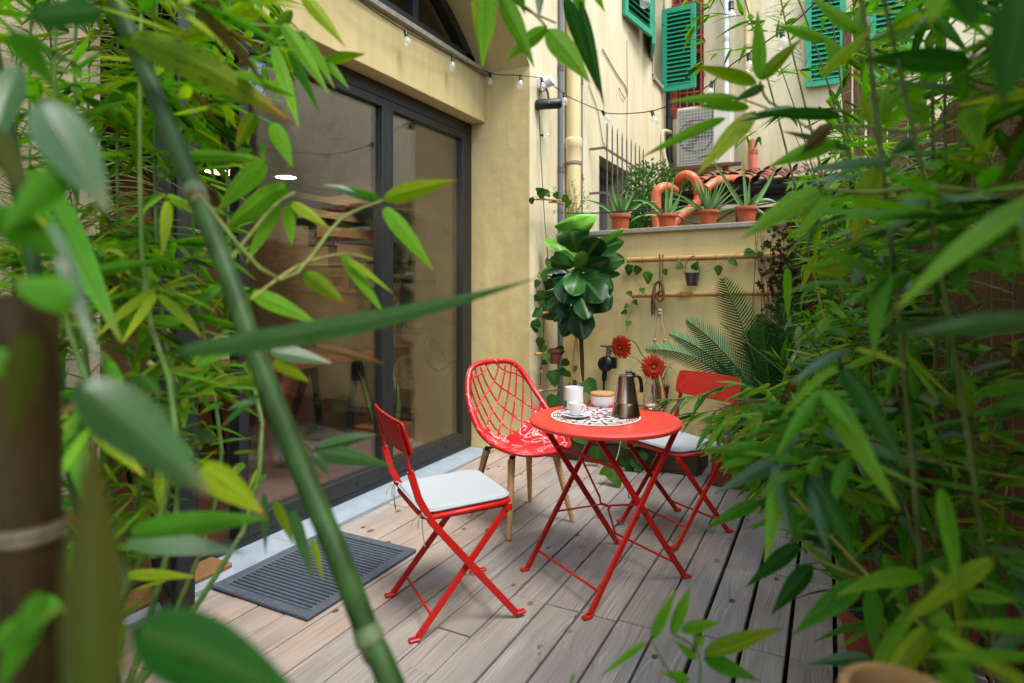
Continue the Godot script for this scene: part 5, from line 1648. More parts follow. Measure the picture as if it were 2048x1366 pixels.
func build_wall_things() -> void:
	for q in [[1258, 521, 1562, 510, "upper bamboo pole fixed along the yellow wall", 0.021], [1266, 591, 1562, 585, "lower bamboo pole fixed along the yellow wall", 0.018]]:
		var a := onwall(q[0], q[1]) + Vector3(0, 0, 0.035)
		var b := onwall(q[2], q[3]) + Vector3(0, 0, 0.035)
		var o := thing("bamboo_pole", q[4], "pole", a, 0, "poles on the end wall")
		var m := MB.new()
		var n := 40
		var pts := []
		var rad := []
		for k in n + 1:
			pts.append((b - a) * (float(k) / n))
			rad.append(q[5] * (1.08 if k % 10 == 4 else (1.03 if k % 10 == 5 else 1.0)))
		m.tube(pts, rad, 14)
		part(o, "pole", m, M.bamboo_pole)
		var nr := MB.new()
		for k in 4:
			var c: Vector3 = (b - a) * ((k * 10 + 4.6) / n)
			var d := (b - a).normalized() * 0.0025
			nr.tube([c - d, c + d], q[5] * 1.07, 14)
		part(o, "node_ring", nr, mat(Color(0.42, 0.29, 0.16), 0.6))
	# macrame hanger with brown knot
	var mh := thing("plant_hanger", "knotted macrame plant hanger tied over both bamboo poles", "plant hanger")
	var top := onwall(1326, 515) + Vector3(0, 0.02, 0.06)
	var knot := onwall(1327, 590) + Vector3(0, 0, 0.075)
	var low := onwall(1325, 625) + Vector3(0, 0, 0.08)
	var bm := MB.new()
	for s in [-0.012, 0.012]: bm.tube(spline([top + Vector3(s, 0.0, -0.01), top + Vector3(s * 0.8, -0.12, 0), knot + Vector3(s, 0.03, 0)], 4), 0.005, 6)
	bm.tube(spline([knot + Vector3(-0.035, 0.09, 0), knot + Vector3(0.0, 0.10, 0.01), knot + Vector3(0.015, 0.05, 0.015), knot + Vector3(0.018, -0.02, 0.01), knot + Vector3(-0.01, -0.04, 0.015), knot + Vector3(-0.03, 0.0, 0.012), knot + Vector3(0.0, 0.03, 0.018)], 5), 0.012, 8)
	for k in 9: bm.tube(spline([knot + Vector3(-0.04 + spread(-0.008, 0.008), 0.09, 0.01), knot + Vector3(-0.055 + spread(-0.014, 0.014), -0.02, 0.02 + spread(-0.01, 0.01)), knot + Vector3(-0.05 + spread(-0.02, 0.02), -0.12 + spread(-0.04, 0.02), 0.015)], 4), 0.0045, 5)
	part(mh, "knot", bm, M.rope_brown)
	var cm := MB.new()
	for s in [[-0.04, -0.012], [-0.028, -0.004], [0.03, 0.006], [0.044, 0.012]]:
		cm.tube(spline([low + Vector3(s[1], 0.03, 0), low + Vector3(s[0] * 0.35, -0.06, 0.005), low + Vector3(s[0], -0.19, 0.01), low + Vector3(s[0] * 1.05, -0.23, 0.01), low + Vector3(s[0] * 1.15, -0.40, 0.01), low + Vector3(s[0] * 1.5, -0.60, 0.01), low + Vector3(s[0] * 0.8, -0.74, 0.01)], 5), 0.0052, 6)
	for q in [[-0.034, -0.20], [0.037, -0.20], [0.0, -0.005], [0.0, 0.02]]: cm.box(low + Vector3(q[0], q[1], 0.011), Vector3(0.026, 0.022, 0.022), 0.008)
	part(mh, "cord", cm, M.rope)
	# hanging pot in it with spider plant leaves
	var hp := thing("hanging_plant", "dark hanging pot with thin arching leaves behind the vase", "hanging plant", low + Vector3(0, -0.70, 0.02))
	var pm := MB.new()
	pm.lathe([Vector2(0, 0), Vector2(0.05, 0), Vector2(0.075, 0.16), Vector2(0.08, 0.165), Vector2(0.07, 0.165), Vector2(0.065, 0.14), Vector2(0, 0.14)], 24)
	part(hp, "pot", pm, mat(Color(0.20, 0.15, 0.11), 0.6))
	for k in 16:
		var m := MB.new()
		var sx := spread(-0.30, 0.24)
		var b := Vector3(spread(-0.03, 0.03), 0.15, spread(-0.03, 0.03))
		var e := b + Vector3(sx, spread(-0.25, 0.22), spread(0.0, 0.14))
		leaf_strip(m, [b, b + Vector3(sx * 0.45, spread(0.15, 0.36), 0.04), e], 0.014, Vector3(0.2, 0.1, -1), Color(0.06, 0.14, 0.03), Color(0.09, 0.18, 0.05), 0.2, null, func(t): return pow(clampf(1.0 - t, 0, 1), 0.5), 2, 12)
		part(hp, "leaf", m, M.leaf)
	# little zinc bucket with pothos, and the long pothos vine
	var bk := thing("zinc_bucket", "small zinc bucket hanging from the upper bamboo pole", "bucket", onwall(1389, 572) + Vector3(0, 0, 0.085))
	var zm := MB.new()
	zm.lathe([Vector2(0, 0.0), Vector2(0.036, 0.0), Vector2(0.040, 0.012), Vector2(0.052, 0.088), Vector2(0.055, 0.09), Vector2(0.055, 0.096), Vector2(0.050, 0.094), Vector2(0.048, 0.075), Vector2(0, 0.075)], 28)
	part(bk, "bucket", zm, M.zinc)
	var hd := MB.new()
	hd.tube(spline([Vector3(-0.053, 0.088, 0), Vector3(-0.046, 0.15, 0), Vector3(-0.02, 0.205, -0.02), Vector3(0.01, 0.215, -0.03), Vector3(0.03, 0.18, -0.02), Vector3(0.050, 0.12, 0), Vector3(0.053, 0.088, 0)], 5), 0.0025, 6)
	part(bk, "handle", hd, M.black)
	var g := Color(0.075, 0.21, 0.03)
	var g2 := Color(0.05, 0.15, 0.025)
	var pv := thing("pothos", "long pothos vine trailing along the bamboo poles from the zinc bucket", "climbing plant")
	var W := func(u: float, v: float) -> Vector3: return onwall(u, v) + Vector3(0, 0, 0.10)
	vine(pv, [W.call(1396, 545), W.call(1420, 543), W.call(1450, 525), W.call(1480, 508), W.call(1500, 503), W.call(1520, 502), W.call(1535, 508)], [[W.call(1440, 532), Vector3(0.1, -1, 0), 0.075, g2], [W.call(1462, 520), Vector3(0.8, -0.6, 0), 0.075, g], [W.call(1492, 506), Vector3(0.9, -0.2, 0), 0.085, g], [W.call(1530, 492), Vector3(0.9, 0.3, 0), 0.06, g2], [W.call(1525, 505), Vector3(-0.3, -0.7, 0), 0.05, g]])
	vine(pv, [W.call(1385, 546), W.call(1360, 536), W.call(1340, 538), W.call(1318, 548), W.call(1298, 540), W.call(1280, 530), W.call(1262, 522), W.call(1255, 512)], [[W.call(1366, 540), Vector3(-0.1, 0.8, 0.2), 0.075, Color(0.34, 0.42, 0.22)], [W.call(1392, 540), Vector3(0.3, 0.5, 0.1), 0.07, g], [W.call(1335, 538), Vector3(0.2, -0.8, 0), 0.055, g], [W.call(1301, 543), Vector3(0.1, -1, 0), 0.10, g], [W.call(1285, 533), Vector3(-0.3, -0.9, 0), 0.075, g2], [W.call(1268, 530), Vector3(-0.2, -1, 0), 0.09, g2], [W.call(1276, 532), Vector3(0.3, -0.8, 0.2), 0.07, g2], [W.call(1255, 520), Vector3(-0.6, -0.6, 0.2), 0.07, g]])
	vine(pv, [W.call(1268, 548), W.call(1290, 578), W.call(1272, 600), W.call(1270, 622), W.call(1260, 640), W.call(1262, 665)], [[W.call(1290, 576), Vector3(0.2, -0.4, 0.3), 0.06, g], [W.call(1272, 588), Vector3(-0.4, 0.1, 0.3), 0.055, g], [W.call(1275, 600), Vector3(0.5, -0.6, 0.2), 0.05, g2], [W.call(1264, 608), Vector3(-0.2, -0.3, 0.3), 0.05, g], [W.call(1262, 622), Vector3(-0.6, -0.2, 0.3), 0.055, g], [W.call(1264, 640), Vector3(0.1, -0.4, 0.4), 0.06, g]])
	# watering timer on a tap
	var wt := thing("water_timer", "round black watering timer with hoses on a wall tap", "water timer", onwall(1220, 725) + Vector3(0, 0, 0.10))
	var tm := MB.new()
	tm.lathe([Vector2(0, 0.03), Vector2(0.052, 0.03), Vector2(0.06, 0.022), Vector2(0.06, -0.02), Vector2(0.05, -0.03), Vector2(0, -0.03)], 28, Transform3D(Basis(Vector3.RIGHT, PI / 2), Vector3(0, 0, 0.0)))
	tm.box(Vector3(0.05, 0.01, -0.02), Vector3(0.06, 0.09, 0.05), 0.008)
	part(wt, "dial", tm, mat(Color(0.05, 0.055, 0.065), 0.3))
	var ta := MB.new()
	ta.tube([Vector3(0.01, 0.05, -0.02), Vector3(0.01, 0.13, -0.03)], 0.016, 10)
	ta.tube([Vector3(-0.05, 0.135, -0.02), Vector3(0.05, 0.135, -0.02)], 0.007, 8)
	ta.tube([Vector3(0.01, 0.10, -0.02), Vector3(0.01, 0.10, -0.10)], 0.012, 8)
	part(wt, "tap", ta, M.zinc)
	var ho := MB.new()
	ho.tube([Vector3(-0.01, -0.05, 0), Vector3(-0.015, -0.13, 0)], 0.02, 10)
	ho.tube(spline([Vector3(-0.015, -0.1, 0), Vector3(-0.02, -0.3, 0), Vector3(-0.02, -0.55, 0)], 4), 0.009, 8)
	ho.tube(spline([Vector3(-0.02, -0.24, 0), Vector3(-0.11, -0.28, 0.01), Vector3(-0.16, -0.38, 0.01), Vector3(-0.10, -0.50, 0.0)], 5), 0.0045, 6)
	ho.tube(spline([Vector3(-0.02, -0.22, 0), Vector3(0.10, -0.23, 0), Vector3(0.2, -0.3, 0), Vector3(0.30, -0.30, 0)], 5), 0.0045, 6)
	part(wt, "hose", ho, M.black)
	# thin rods as a ladder in the wall corner
	var ld := thing("plant_ladder", "thin pale wooden rods in the wall corner carrying climbing plants", "trellis")
	for q in [[1060, 398, 1136, 404], [1098, 404, 1126, 408], [1075, 552, 1104, 554], [1068, 628, 1134, 627], [1070, 708, 1124, 708], [1070, 784, 1118, 781]]:
		var m := MB.new()
		m.tube(spline([onx(q[0], q[1], -1.93), onx((q[0] + q[2]) / 2, (q[1] + q[3]) / 2 - 2, -1.90), onx(q[2], q[3], -1.90)], 3), 0.009, 8)
		part(ld, "rod", m, M.legwood)
	var lv := thing("pothos", "leafy pothos climbing the pale rods left of the fiddle leaf fig", "climbing plant")
	var X := func(u: float, v: float) -> Vector3: return onx(u, v, -1.86)
	for s in [[[1080, 640], [1085, 600], [1078, 560], [1090, 525]], [[1070, 640], [1078, 660], [1085, 690], [1095, 720]], [[1062, 395], [1090, 390], [1110, 385], [1140, 400]], [[1100, 700], [1118, 740], [1112, 790], [1105, 840]], [[1128, 700], [1145, 740], [1165, 755], [1195, 760]], [[1130, 745], [1155, 780], [1165, 820], [1150, 860]]]:
		var pts := []
		var lv2 := []
		for p in s: pts.append(X.call(p[0], p[1]))
		for k in 7:
			var t := k / 6.0
			var i := mini(int(t * 3), 2)
			var p: Vector3 = pts[i].lerp(pts[i + 1], t * 3 - i)
			lv2.append([p, Vector3(spread(-0.5, 0.5), spread(-1, 0.4), spread(-0.5, 0.5)), spread(0.055, 0.095), (g if rng.randf() < 0.6 else g2) * spread(0.8, 1.15)])
		vine(lv, pts, lv2)
	var tp := thing("terracotta_pot", "small terracotta pot hung in the wall corner below the pothos", "pot", onx(1110, 727, -1.86))
	part(tp, "pot", pot_mesh(0.06, 0.11), M.terracotta_old)
	# wispy shrub by the drain pipe
	var ws := thing("wispy_shrub", "wispy shrub with tiny yellow green leaflets by the drain pipe", "shrub")
	var sm := MB.new()
	var wl := MB.new()
	for k in 26:
		var b := onx(1150, 432, -1.80) + Vector3(spread(-0.05, 0.05), -0.1, spread(-0.1, 0.1))
		var e := b + Vector3(spread(-0.12, 0.12), spread(0.1, 0.42), spread(-0.34, 0.28))
		sm.col = Color(0.16, 0.14, 0.05)
		var pts := bez(b, b.lerp(e, 0.5) + Vector3(0, 0.08, 0), e, 7)
		sm.tube(pts, 0.0014, 4, false)
		for j in range(2, 8):
			for w in 5:
				var p: Vector3 = pts[j] + Vector3(spread(-0.02, 0.02), spread(-0.02, 0.02), spread(-0.02, 0.02))
				var d := Vector3(spread(-1, 1), spread(-0.4, 0.6), spread(-1, 1)).normalized()
				var s := d.cross(Vector3.UP).normalized()
				wl.col = Color(0.15, 0.26, 0.04) * spread(0.8, 1.2)
				wl.poly([p, p + d * 0.008 + s * 0.005, p + d * 0.018, p + d * 0.008 - s * 0.005], s.cross(d))
	part(ws, "stems", sm, M.stem)
	stuff(part(ws, "leaves", wl, M.leaf))

func build_planters_and_plants() -> void:
	var pb := thing("planter_bed", "low mossy timber edged planting bed along the end wall", "planter", Vector3(-1.40, 0, -4.27))
	for q in [[-0.0, 0.075, -0.02, 1.22, 0.15], ]:
		var m := MB.new()
		m.box(Vector3(q[0], 0.078, q[2]), Vector3(q[3], 0.152, 0.05), 0.006)
		part(pb, "edge_board", m, M.old_timber)
		var m2 := MB.new()
		m2.box(Vector3(0.60, 0.078, -0.20), Vector3(0.05, 0.152, 0.31), 0.006)
		part(pb, "edge_board", m2, M.old_timber)
		var m3 := MB.new()
		m3.box(Vector3(-0.03, 0.168, -0.03), Vector3(1.3, 0.022, 0.09), 0.004)
		part(pb, "top_board", m3, M.old_timber)
	var so := MB.new()
	so.grid(16, 5, func(u, v): return Vector3(-0.6 + u * 1.18, 0.13 + 0.03 * sin(u * 17.0) * sin(v * 7.0 + u * 5.0), -0.05 - v * 0.36))
	part(pb, "soil", so, M.soil)
	var sa := thing("plant_saucer", "dark round saucer on the edge of the planting bed", "saucer", Vector3(-1.02, 0.182, -4.33))
	var sm := MB.new()
	sm.lathe([Vector2(0, 0), Vector2(0.12, 0), Vector2(0.15, 0.05), Vector2(0.142, 0.05), Vector2(0.118, 0.008), Vector2(0, 0.008)], 28)
	part(sa, "dish", sm, M.black)
	for q in [[-0.50, -4.22, 0.34, "brown clay trough behind the right red chair, left of the pair"], [-0.10, -4.12, 0.40, "brown clay trough behind the right red chair, right of the pair"]]:
		var tr := thing("clay_trough", q[3], "planter", Vector3(q[0], 0.001, q[1]), -0.1, "clay troughs")
		var m := MB.new()
		m.box(Vector3(0, 0.125, 0.10), Vector3(q[2], 0.25, 0.02), 0.005)
		m.box(Vector3(0, 0.125, -0.10), Vector3(q[2], 0.25, 0.02), 0.005)
		m.box(Vector3(-q[2] / 2 + 0.01, 0.125, 0), Vector3(0.02, 0.25, 0.18), 0.003)
		m.box(Vector3(q[2] / 2 - 0.01, 0.125, 0), Vector3(0.02, 0.25, 0.18), 0.003)
		m.box(Vector3(0, 0.258, 0), Vector3(q[2] + 0.03, 0.022, 0.25), 0.006)
		part(tr, "trough", m, M.terracotta_old)
	# fiddle leaf fig
	var fp := Vector3(-1.70, 0.14, -4.43)
	var fg := thing("fiddle_leaf_fig", "tall fiddle leaf fig with big glossy leaves in the wall corner", "plant", fp)
	var pm := pot_mesh(0.13, 0.22)
	part(fg, "pot", pm, M.black)
	var tm := MB.new()
	tm.col = Color(0.06, 0.045, 0.026)
	var topp := onz(1158, 470, -4.43) - fp
	tm.tube(spline([Vector3(0, 0.1, 0), Vector3(0.02, 0.5, 0.01), Vector3(0.0, 0.9, 0.0), topp], 6), 0.016, 10)
	part(fg, "trunk", tm, M.stem)
	var stk := MB.new()
	stk.tube([Vector3(-0.08, 0.1, 0.06), onz(1152, 660, -4.37) - fp], 0.007, 8)
	stk.tube([Vector3(0.07, 0.1, 0.07), onz(1150, 650, -4.36) - fp], 0.006, 8)
	part(fg, "stake", stk, M.legwood)
	var fprof := func(t: float) -> float: return (0.34 + 0.66 * pow(sin(clampf(t * 0.60 + 0.06, 0, 1) * PI), 1.5)) * pow(clampf((1.0 - t) / 0.25, 0, 1), 0.5) * pow(clampf(t / 0.06, 0, 1), 0.6) if t < 0.999 else 0.0
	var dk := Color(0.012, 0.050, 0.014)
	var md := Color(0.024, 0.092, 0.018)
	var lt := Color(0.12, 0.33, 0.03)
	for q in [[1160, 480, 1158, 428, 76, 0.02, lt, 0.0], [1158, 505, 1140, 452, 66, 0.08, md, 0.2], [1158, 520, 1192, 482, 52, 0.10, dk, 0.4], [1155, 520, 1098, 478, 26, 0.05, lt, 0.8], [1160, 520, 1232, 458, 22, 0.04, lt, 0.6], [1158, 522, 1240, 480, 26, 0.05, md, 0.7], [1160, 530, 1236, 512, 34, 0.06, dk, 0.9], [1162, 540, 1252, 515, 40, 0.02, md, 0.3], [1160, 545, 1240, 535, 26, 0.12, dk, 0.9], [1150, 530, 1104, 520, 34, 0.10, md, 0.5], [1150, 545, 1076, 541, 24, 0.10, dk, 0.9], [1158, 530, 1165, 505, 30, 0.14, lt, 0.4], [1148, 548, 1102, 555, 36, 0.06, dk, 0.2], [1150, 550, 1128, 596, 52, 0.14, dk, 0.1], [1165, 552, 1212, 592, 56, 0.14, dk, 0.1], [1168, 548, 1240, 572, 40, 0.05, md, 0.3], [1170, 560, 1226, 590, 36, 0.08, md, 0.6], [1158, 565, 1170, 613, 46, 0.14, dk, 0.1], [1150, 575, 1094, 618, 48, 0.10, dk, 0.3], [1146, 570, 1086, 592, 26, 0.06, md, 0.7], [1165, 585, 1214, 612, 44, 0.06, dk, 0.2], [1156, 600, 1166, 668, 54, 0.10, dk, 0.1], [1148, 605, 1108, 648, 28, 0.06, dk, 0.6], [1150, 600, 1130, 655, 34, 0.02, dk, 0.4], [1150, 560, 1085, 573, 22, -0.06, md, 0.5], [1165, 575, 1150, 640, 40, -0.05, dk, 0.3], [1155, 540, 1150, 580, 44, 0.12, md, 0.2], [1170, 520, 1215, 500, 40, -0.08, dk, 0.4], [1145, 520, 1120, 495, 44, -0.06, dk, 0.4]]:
		var m := MB.new()
		var zf: float = -4.43 + q[5] * 1.6
		var b := onz(q[0], q[1], -4.43 + q[5] * 0.5) - fp
		var t := onz(q[2], q[3], zf) - fp
		var d := t - b
		var view := b + fp - EYE
		var s := d.cross(view).normalized().rotated(d.normalized(), q[7] * (1 if rng.randf() < 0.5 else -1))
		var n := s.cross(d).normalized()
		if n.dot(view) > 0: n = -n
		b += Vector3(spread(-0.02, 0.02), spread(-0.05, 0.02), spread(-0.03, 0.03))
		t += d * spread(-0.12, 0.30) + Vector3(spread(-0.03, 0.03), spread(-0.05, 0.01), spread(-0.05, 0.08))
		var mid := b.lerp(t, 0.5) + n * spread(0.02, 0.07) + Vector3(0, spread(0.0, 0.04), 0)
		var w: float = q[4] * 5.0 / F * (1.0 + 0.25 * q[7]) * spread(0.78, 1.1)
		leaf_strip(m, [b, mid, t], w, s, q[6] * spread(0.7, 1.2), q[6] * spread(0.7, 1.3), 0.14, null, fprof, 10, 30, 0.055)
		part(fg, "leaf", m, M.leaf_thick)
	# sago palm
	var sp := at(1548, 900, 3.75)
	sp.y = 0.25
	var sg := thing("sago_palm", "sago palm with stiff feathery fronds behind the right red chair", "palm", sp)
	var tk := MB.new()
	tk.lathe([Vector2(0, -0.24), Vector2(0.10, -0.24), Vector2(0.11, 0.05), Vector2(0.07, 0.2), Vector2(0, 0.24)], 14)
	part(sg, "trunk", tk, M.old_timber)
	for q in [[1445, 556, 3.85, 70, 0.05], [1372, 640, 3.65, 60, 0.10], [1338, 668, 3.75, 46, 0.12], [1520, 628, 3.6, 60, 0.0], [1575, 560, 4.0, 60, 0.0], [1610, 600, 3.9, 60, 0.05], [1500, 660, 3.9, 60, 0.0], [1290, 700, 3.9, 44, 0.22], [1630, 760, 3.7, 50, 0.1], [1450, 780, 3.5, 46, 0.12], [1585, 680, 3.6, 55, 0.05], [1600, 840, 3.6, 46, 0.1]]:
		var m := MB.new()
		var b := Vector3(0, 0.2, 0)
		var t := at(q[0], q[1], q[2]) - sp
		var mid := b.lerp(t, 0.5) + Vector3(0, q[4] + 0.05, 0)
		var pts := bez(b, mid, t, 44)
		m.col = Color(0.12, 0.15, 0.05)
		m.tube(pts, 0.004, 5, false)
		var nl := pts.size()
		for k in range(5, nl):
			var tt := float(k) / nl
			var d: Vector3 = (pts[k] - pts[k - 1]).normalized()
			var side := d.cross((pts[k] + sp - EYE).normalized()).normalized()
			if q[0] == 1372 or q[0] == 1338: side = side.rotated(d, 0.5)
			var up := side.cross(d)
			var ln: float = q[3] * q[2] / F * 0.80 * pow(sin(clampf(tt * 0.9 + 0.12, 0, 1) * PI), 0.6)
			for sgn in [-1.0, 1.0]:
				for sub in 1:
					var p: Vector3 = pts[k] - d * sub * 0.5 * (pts[k] - pts[k - 1]).length()
					var dir: Vector3 = (side * sgn + d * 0.75 + up * 0.12).normalized()
					var g := spread(0.75, 1.25)
					m.col = Color(0.055 * g, 0.19 * g, 0.045 * g) if q[4] < 0.09 else Color(0.09 * g, 0.27 * g, 0.13 * g)
					var wv := d * 0.0066
					m.poly([p - wv, p + dir * ln * 0.5 - wv * 0.9, p + dir * ln + d * 0.004 - up * 0.008, p + dir * ln * 0.5 + wv * 0.9, p + wv], up)
		part(sg, "frond", m, M.frond)
	# low trailing leaves at the bed edge
	var tl := thing("trailing_plant", "broad heart leaved plant trailing over the planting bed edge", "plant", Vector3.ZERO)
	var g := Color(0.05, 0.16, 0.03)
	for q in [[1195, 893, 1195, 925, 34], [1255, 910, 1262, 945, 34], [1268, 915, 1280, 940, 26], [1128, 868, 1130, 882, 24], [1240, 870, 1290, 878, 24], [1105, 740, 1110, 770, 24], [1170, 760, 1190, 790, 24], [1290, 905, 1275, 925, 26], [1110, 790, 1100, 820, 28], [1150, 865, 1170, 885, 26], [1345, 870, 1370, 885, 24]]:
		var m := MB.new()
		var b := onz(q[0], q[1], -4.2)
		var t := onz(q[2], q[3], -4.17)
		heart_leaf(m, b, t - b, EYE - b, (t - b).length() * 1.15, g * spread(0.8, 1.3))
		part(tl, "leaf", m, M.leaf)
	var ltm := MB.new()
	ltm.col = Color(0.25, 0.36, 0.12)
	ltm.tube(spline([onz(1243, 868, -4.2), onz(1237, 905, -4.0), onz(1225, 938, -3.85)], 5), 0.003, 6)
	part(tl, "stem", ltm, M.stem)
	for q in [[1224, 938, 1236, 966, 44], [1228, 934, 1205, 945, 20]]:
		var m := MB.new()
		var b := onz(q[0], q[1], -3.85)
		var t := onz(q[2], q[3], -3.80)
		heart_leaf(m, b, t - b, EYE - b, (t - b).length() * 1.3, Color(0.075, 0.21, 0.03))
		part(tl, "leaf", m, M.leaf)
	# shrubby bamboo shoot between chair and hedge
	var bs := thing("bamboo_plant", "low leafy bamboo spray arching in front of the right red chair", "bamboo", Vector3(-0.12, 0.28, -3.15), 0, "hedge bamboo")
	for q in [[[1640, 900, 3.2], [1560, 800, 3.1], [1480, 770, 3.0], [1400, 790, 2.95], [1340, 800, 2.9]], [[1640, 900, 3.2], [1540, 830, 3.1], [1450, 820, 3.0], [1380, 830, 2.95]], [[1640, 920, 3.2], [1560, 860, 3.1], [1480, 850, 3.0], [1420, 880, 2.95]], [[1660, 900, 3.2], [1610, 800, 3.2], [1580, 750, 3.2], [1560, 720, 3.2]]]:
		var pts := []
		for p in q: pts.append(at(p[0], p[1], p[2]))
		twig(bs, pts, 0.0022)
		var fine := spline(pts, 5)
		for k in range(4, fine.size()):
			var d: Vector3 = (fine[k] - fine[k - 1]).normalized()
			for w in 2: put_leaf(bs, fine[k], d + Vector3(spread(-0.7, 0.7), spread(-0.9, 0.35), spread(-0.7, 0.7)), spread(0.10, 0.17), pick([3, 3, 4, 0, 0, 2, 0]))

# ---------------------------------------------------------------- bistro set
func rounded_slab(m: MB, w: float, d: float, y: float, th: float, r: float, lift: Callable, n := 10, puff := 0.0) -> void:
	# rounded rectangle plate, centred at the origin in x and z; lift(x,z) raises it
	var ring := []
	for c in [[1, 1, 0.0], [-1, 1, PI / 2], [-1, -1, PI], [1, -1, PI * 1.5]]:
		for k in n + 1:
			var a: float = c[2] + PI / 2 * k / n
			ring.append(Vector2(c[0] * (w / 2 - r) + cos(a) * r, c[1] * (d / 2 - r) + sin(a) * r))
	var P := func(q: Vector2, s: float, yy: float) -> Vector3: return Vector3(q.x * s, yy + lift.call(q.x * s, q.y * s), q.y * s)
	var N := ring.size()
	var e := th * 0.5
	var rows := [[0.0, y + e + puff, 1.0], [0.5, y + e + puff * 0.95, 1.0], [0.85, y + e + puff * 0.5, 1.0], [1.0 - e * 0.9 / (w / 2), y + e, 0.8], [1.0 - e * 0.25 / (w / 2), y + e * 0.7, 0.4], [1.0, y, 0.0], [1.0 - e * 0.25 / (w / 2), y - e * 0.7, -0.4], [1.0 - e * 0.9 / (w / 2), y - e, -0.8], [0.0, y - e, -1.0]]
	var first := m.v.size()
	for q in rows:
		for k in N + 1:
			var p: Vector2 = ring[k % N]
			var o = Vector3(p.x, 0, p.y).normalized() * (1.0 - absf(q[2])) + Vector3.UP * q[2]
			m.vert(P.call(p, q[0], q[1]), o.normalized(), Vector2(p.x, p.y) * q[0] * 4.0)
	for j in rows.size() - 1:
		for k in N:
			var a := first + j * (N + 1) + k
			m.tri_i(a, a + 1, a + N + 2)
			m.tri_i(a, a + N + 2, a + N + 1)

func foot_pad(m: MB, p: Vector3, d: Vector3) -> void:
	m.bar(p + Vector3(0, 0.007, 0) - d * 0.008, p + Vector3(0, 0.007, 0) + d * 0.034, 0.026, 0.011, 0.003)

func folding_chair(label: String, pos: Vector3, fwd: Vector2) -> Node3D:
	var o := thing("folding_chair", label, "chair", pos, atan2(fwd.x, fwd.y), "red folding chairs")
	for s in [-1.0, 1.0]:
		var m := MB.new()   # long post: front foot to backrest
		var pts := [Vector3(0.197 * s, 0.015, 0.198), Vector3(0.197 * s, 0.235, 0.01), Vector3(0.197 * s, 0.43, -0.150), Vector3(0.196 * s, 0.52, -0.198), Vector3(0.192 * s, 0.62, -0.228), Vector3(0.185 * s, 0.70, -0.245), Vector3(0.182 * s, 0.79, -0.268)]
		for k in pts.size() - 1: 
			var w := 0.011
			var h := 0.026
			if k >= 4:
				w = 0.022; h = 0.010
			m.bar(pts[k], pts[k + 1] + (pts[k + 1] - pts[k]).normalized() * 0.004, w, h, 0.002, Vector3(0, 0.6, 0.8))
		foot_pad(m, pts[0], Vector3(0, 0, 1))
		part(o, "back_post", m, M.red)
		var l := MB.new()   # short leg: rear foot to seat front
		l.bar(Vector3(0.180 * s, 0.012, -0.196), Vector3(0.180 * s, 0.435, 0.165), 0.010, 0.026, 0.002, Vector3(0, 0.6, -0.8))
		foot_pad(l, Vector3(0.180 * s, 0.0, -0.196), Vector3(0, 0, -1))
		l.tube([Vector3(0.20 * s, 0.222, 0.0), Vector3(0.209 * s, 0.222, 0.0)], 0.007, 8)
		part(o, "leg", l, M.red)
	for q in [[0.18, 0.075, -0.142, 0.0055], [0.197, 0.10, 0.124, 0.0055], [0.2, 0.425, -0.148, 0.009]]:
		var r := MB.new()
		r.tube([Vector3(-q[0], q[1], q[2]), Vector3(q[0], q[1], q[2])], q[3], 8)
		part(o, "rod", r, M.red)
	var st := MB.new()
	rounded_slab(st, 0.40, 0.37, 0.449, 0.018, 0.05, func(x, z): return 0.035 * z)
	for s in [-1, 1]:
		st.bar(Vector3(0.17 * s, 0.437, -0.15), Vector3(0.17 * s, 0.443, 0.17), 0.012, 0.022, 0.002)
		st.box(Vector3(0.182 * s, 0.434, 0.165), Vector3(0.016, 0.03, 0.03), 0.003)
	part(o, "seat", st, M.red)
	var bk := MB.new()
	var cy := 0.742
	for q in [[-1.0, -0.0045], [1.0, 0.0045]]:
		bk.grid(20, 10, func(u, v):
			var x: float = (u * 2 - 1) * 0.215
			var y: float = (v * 2 - 1) * 0.064
			var rr := 0.024
			var ex: float = maxf(absf(x) - (0.215 - rr), 0.0)
			if ex > 0: 
				var lim: float = 0.064 - rr + sqrt(maxf(rr * rr - ex * ex, 0.0))
				y = y / 0.064 * lim
			var dent: float = 0.0028 * exp(-pow((y + 0.004) / 0.003, 2)) * (1.0 if absf(x) < 0.17 else 0.0)
			return Vector3(x * q[0], cy + y, -0.243 - y * 0.32 - 0.020 * (1.0 - pow(x / 0.215, 2)) + q[1] + dent))
	bk.tube(_back_edge(), 0.005, 6, false)
	part(o, "backrest", bk, M.red)
	var rv := MB.new()
	for x in [-0.183, 0.183]:
		for y in [-0.038, 0.038]: rv.lathe([Vector2(0.0065, 0.0), Vector2(0.005, 0.003), Vector2(0, 0.004)], 12, Transform3D(Basis(Vector3.RIGHT, PI / 2 - 0.3), Vector3(x, cy + y, -0.236 - y * 0.32 - 0.0055)))
	part(o, "rivets", rv, M.zinc)
	return o

func _back_edge() -> Array:
	var e := []
	for k in 73:
		var a := TAU * k / 72.0
		var x := clampf(cos(a) * 1.4, -1, 1)
		var y := clampf(sin(a) * 1.4, -1, 1)
		var rr := 0.024
		var px := x * (0.215 - rr) + cos(a) * rr
		var py := y * (0.064 - rr) + sin(a) * rr
		e.append(Vector3(px, 0.742 + py, -0.243 - py * 0.32 - 0.020 * (1.0 - pow(px / 0.215, 2))))
	return e

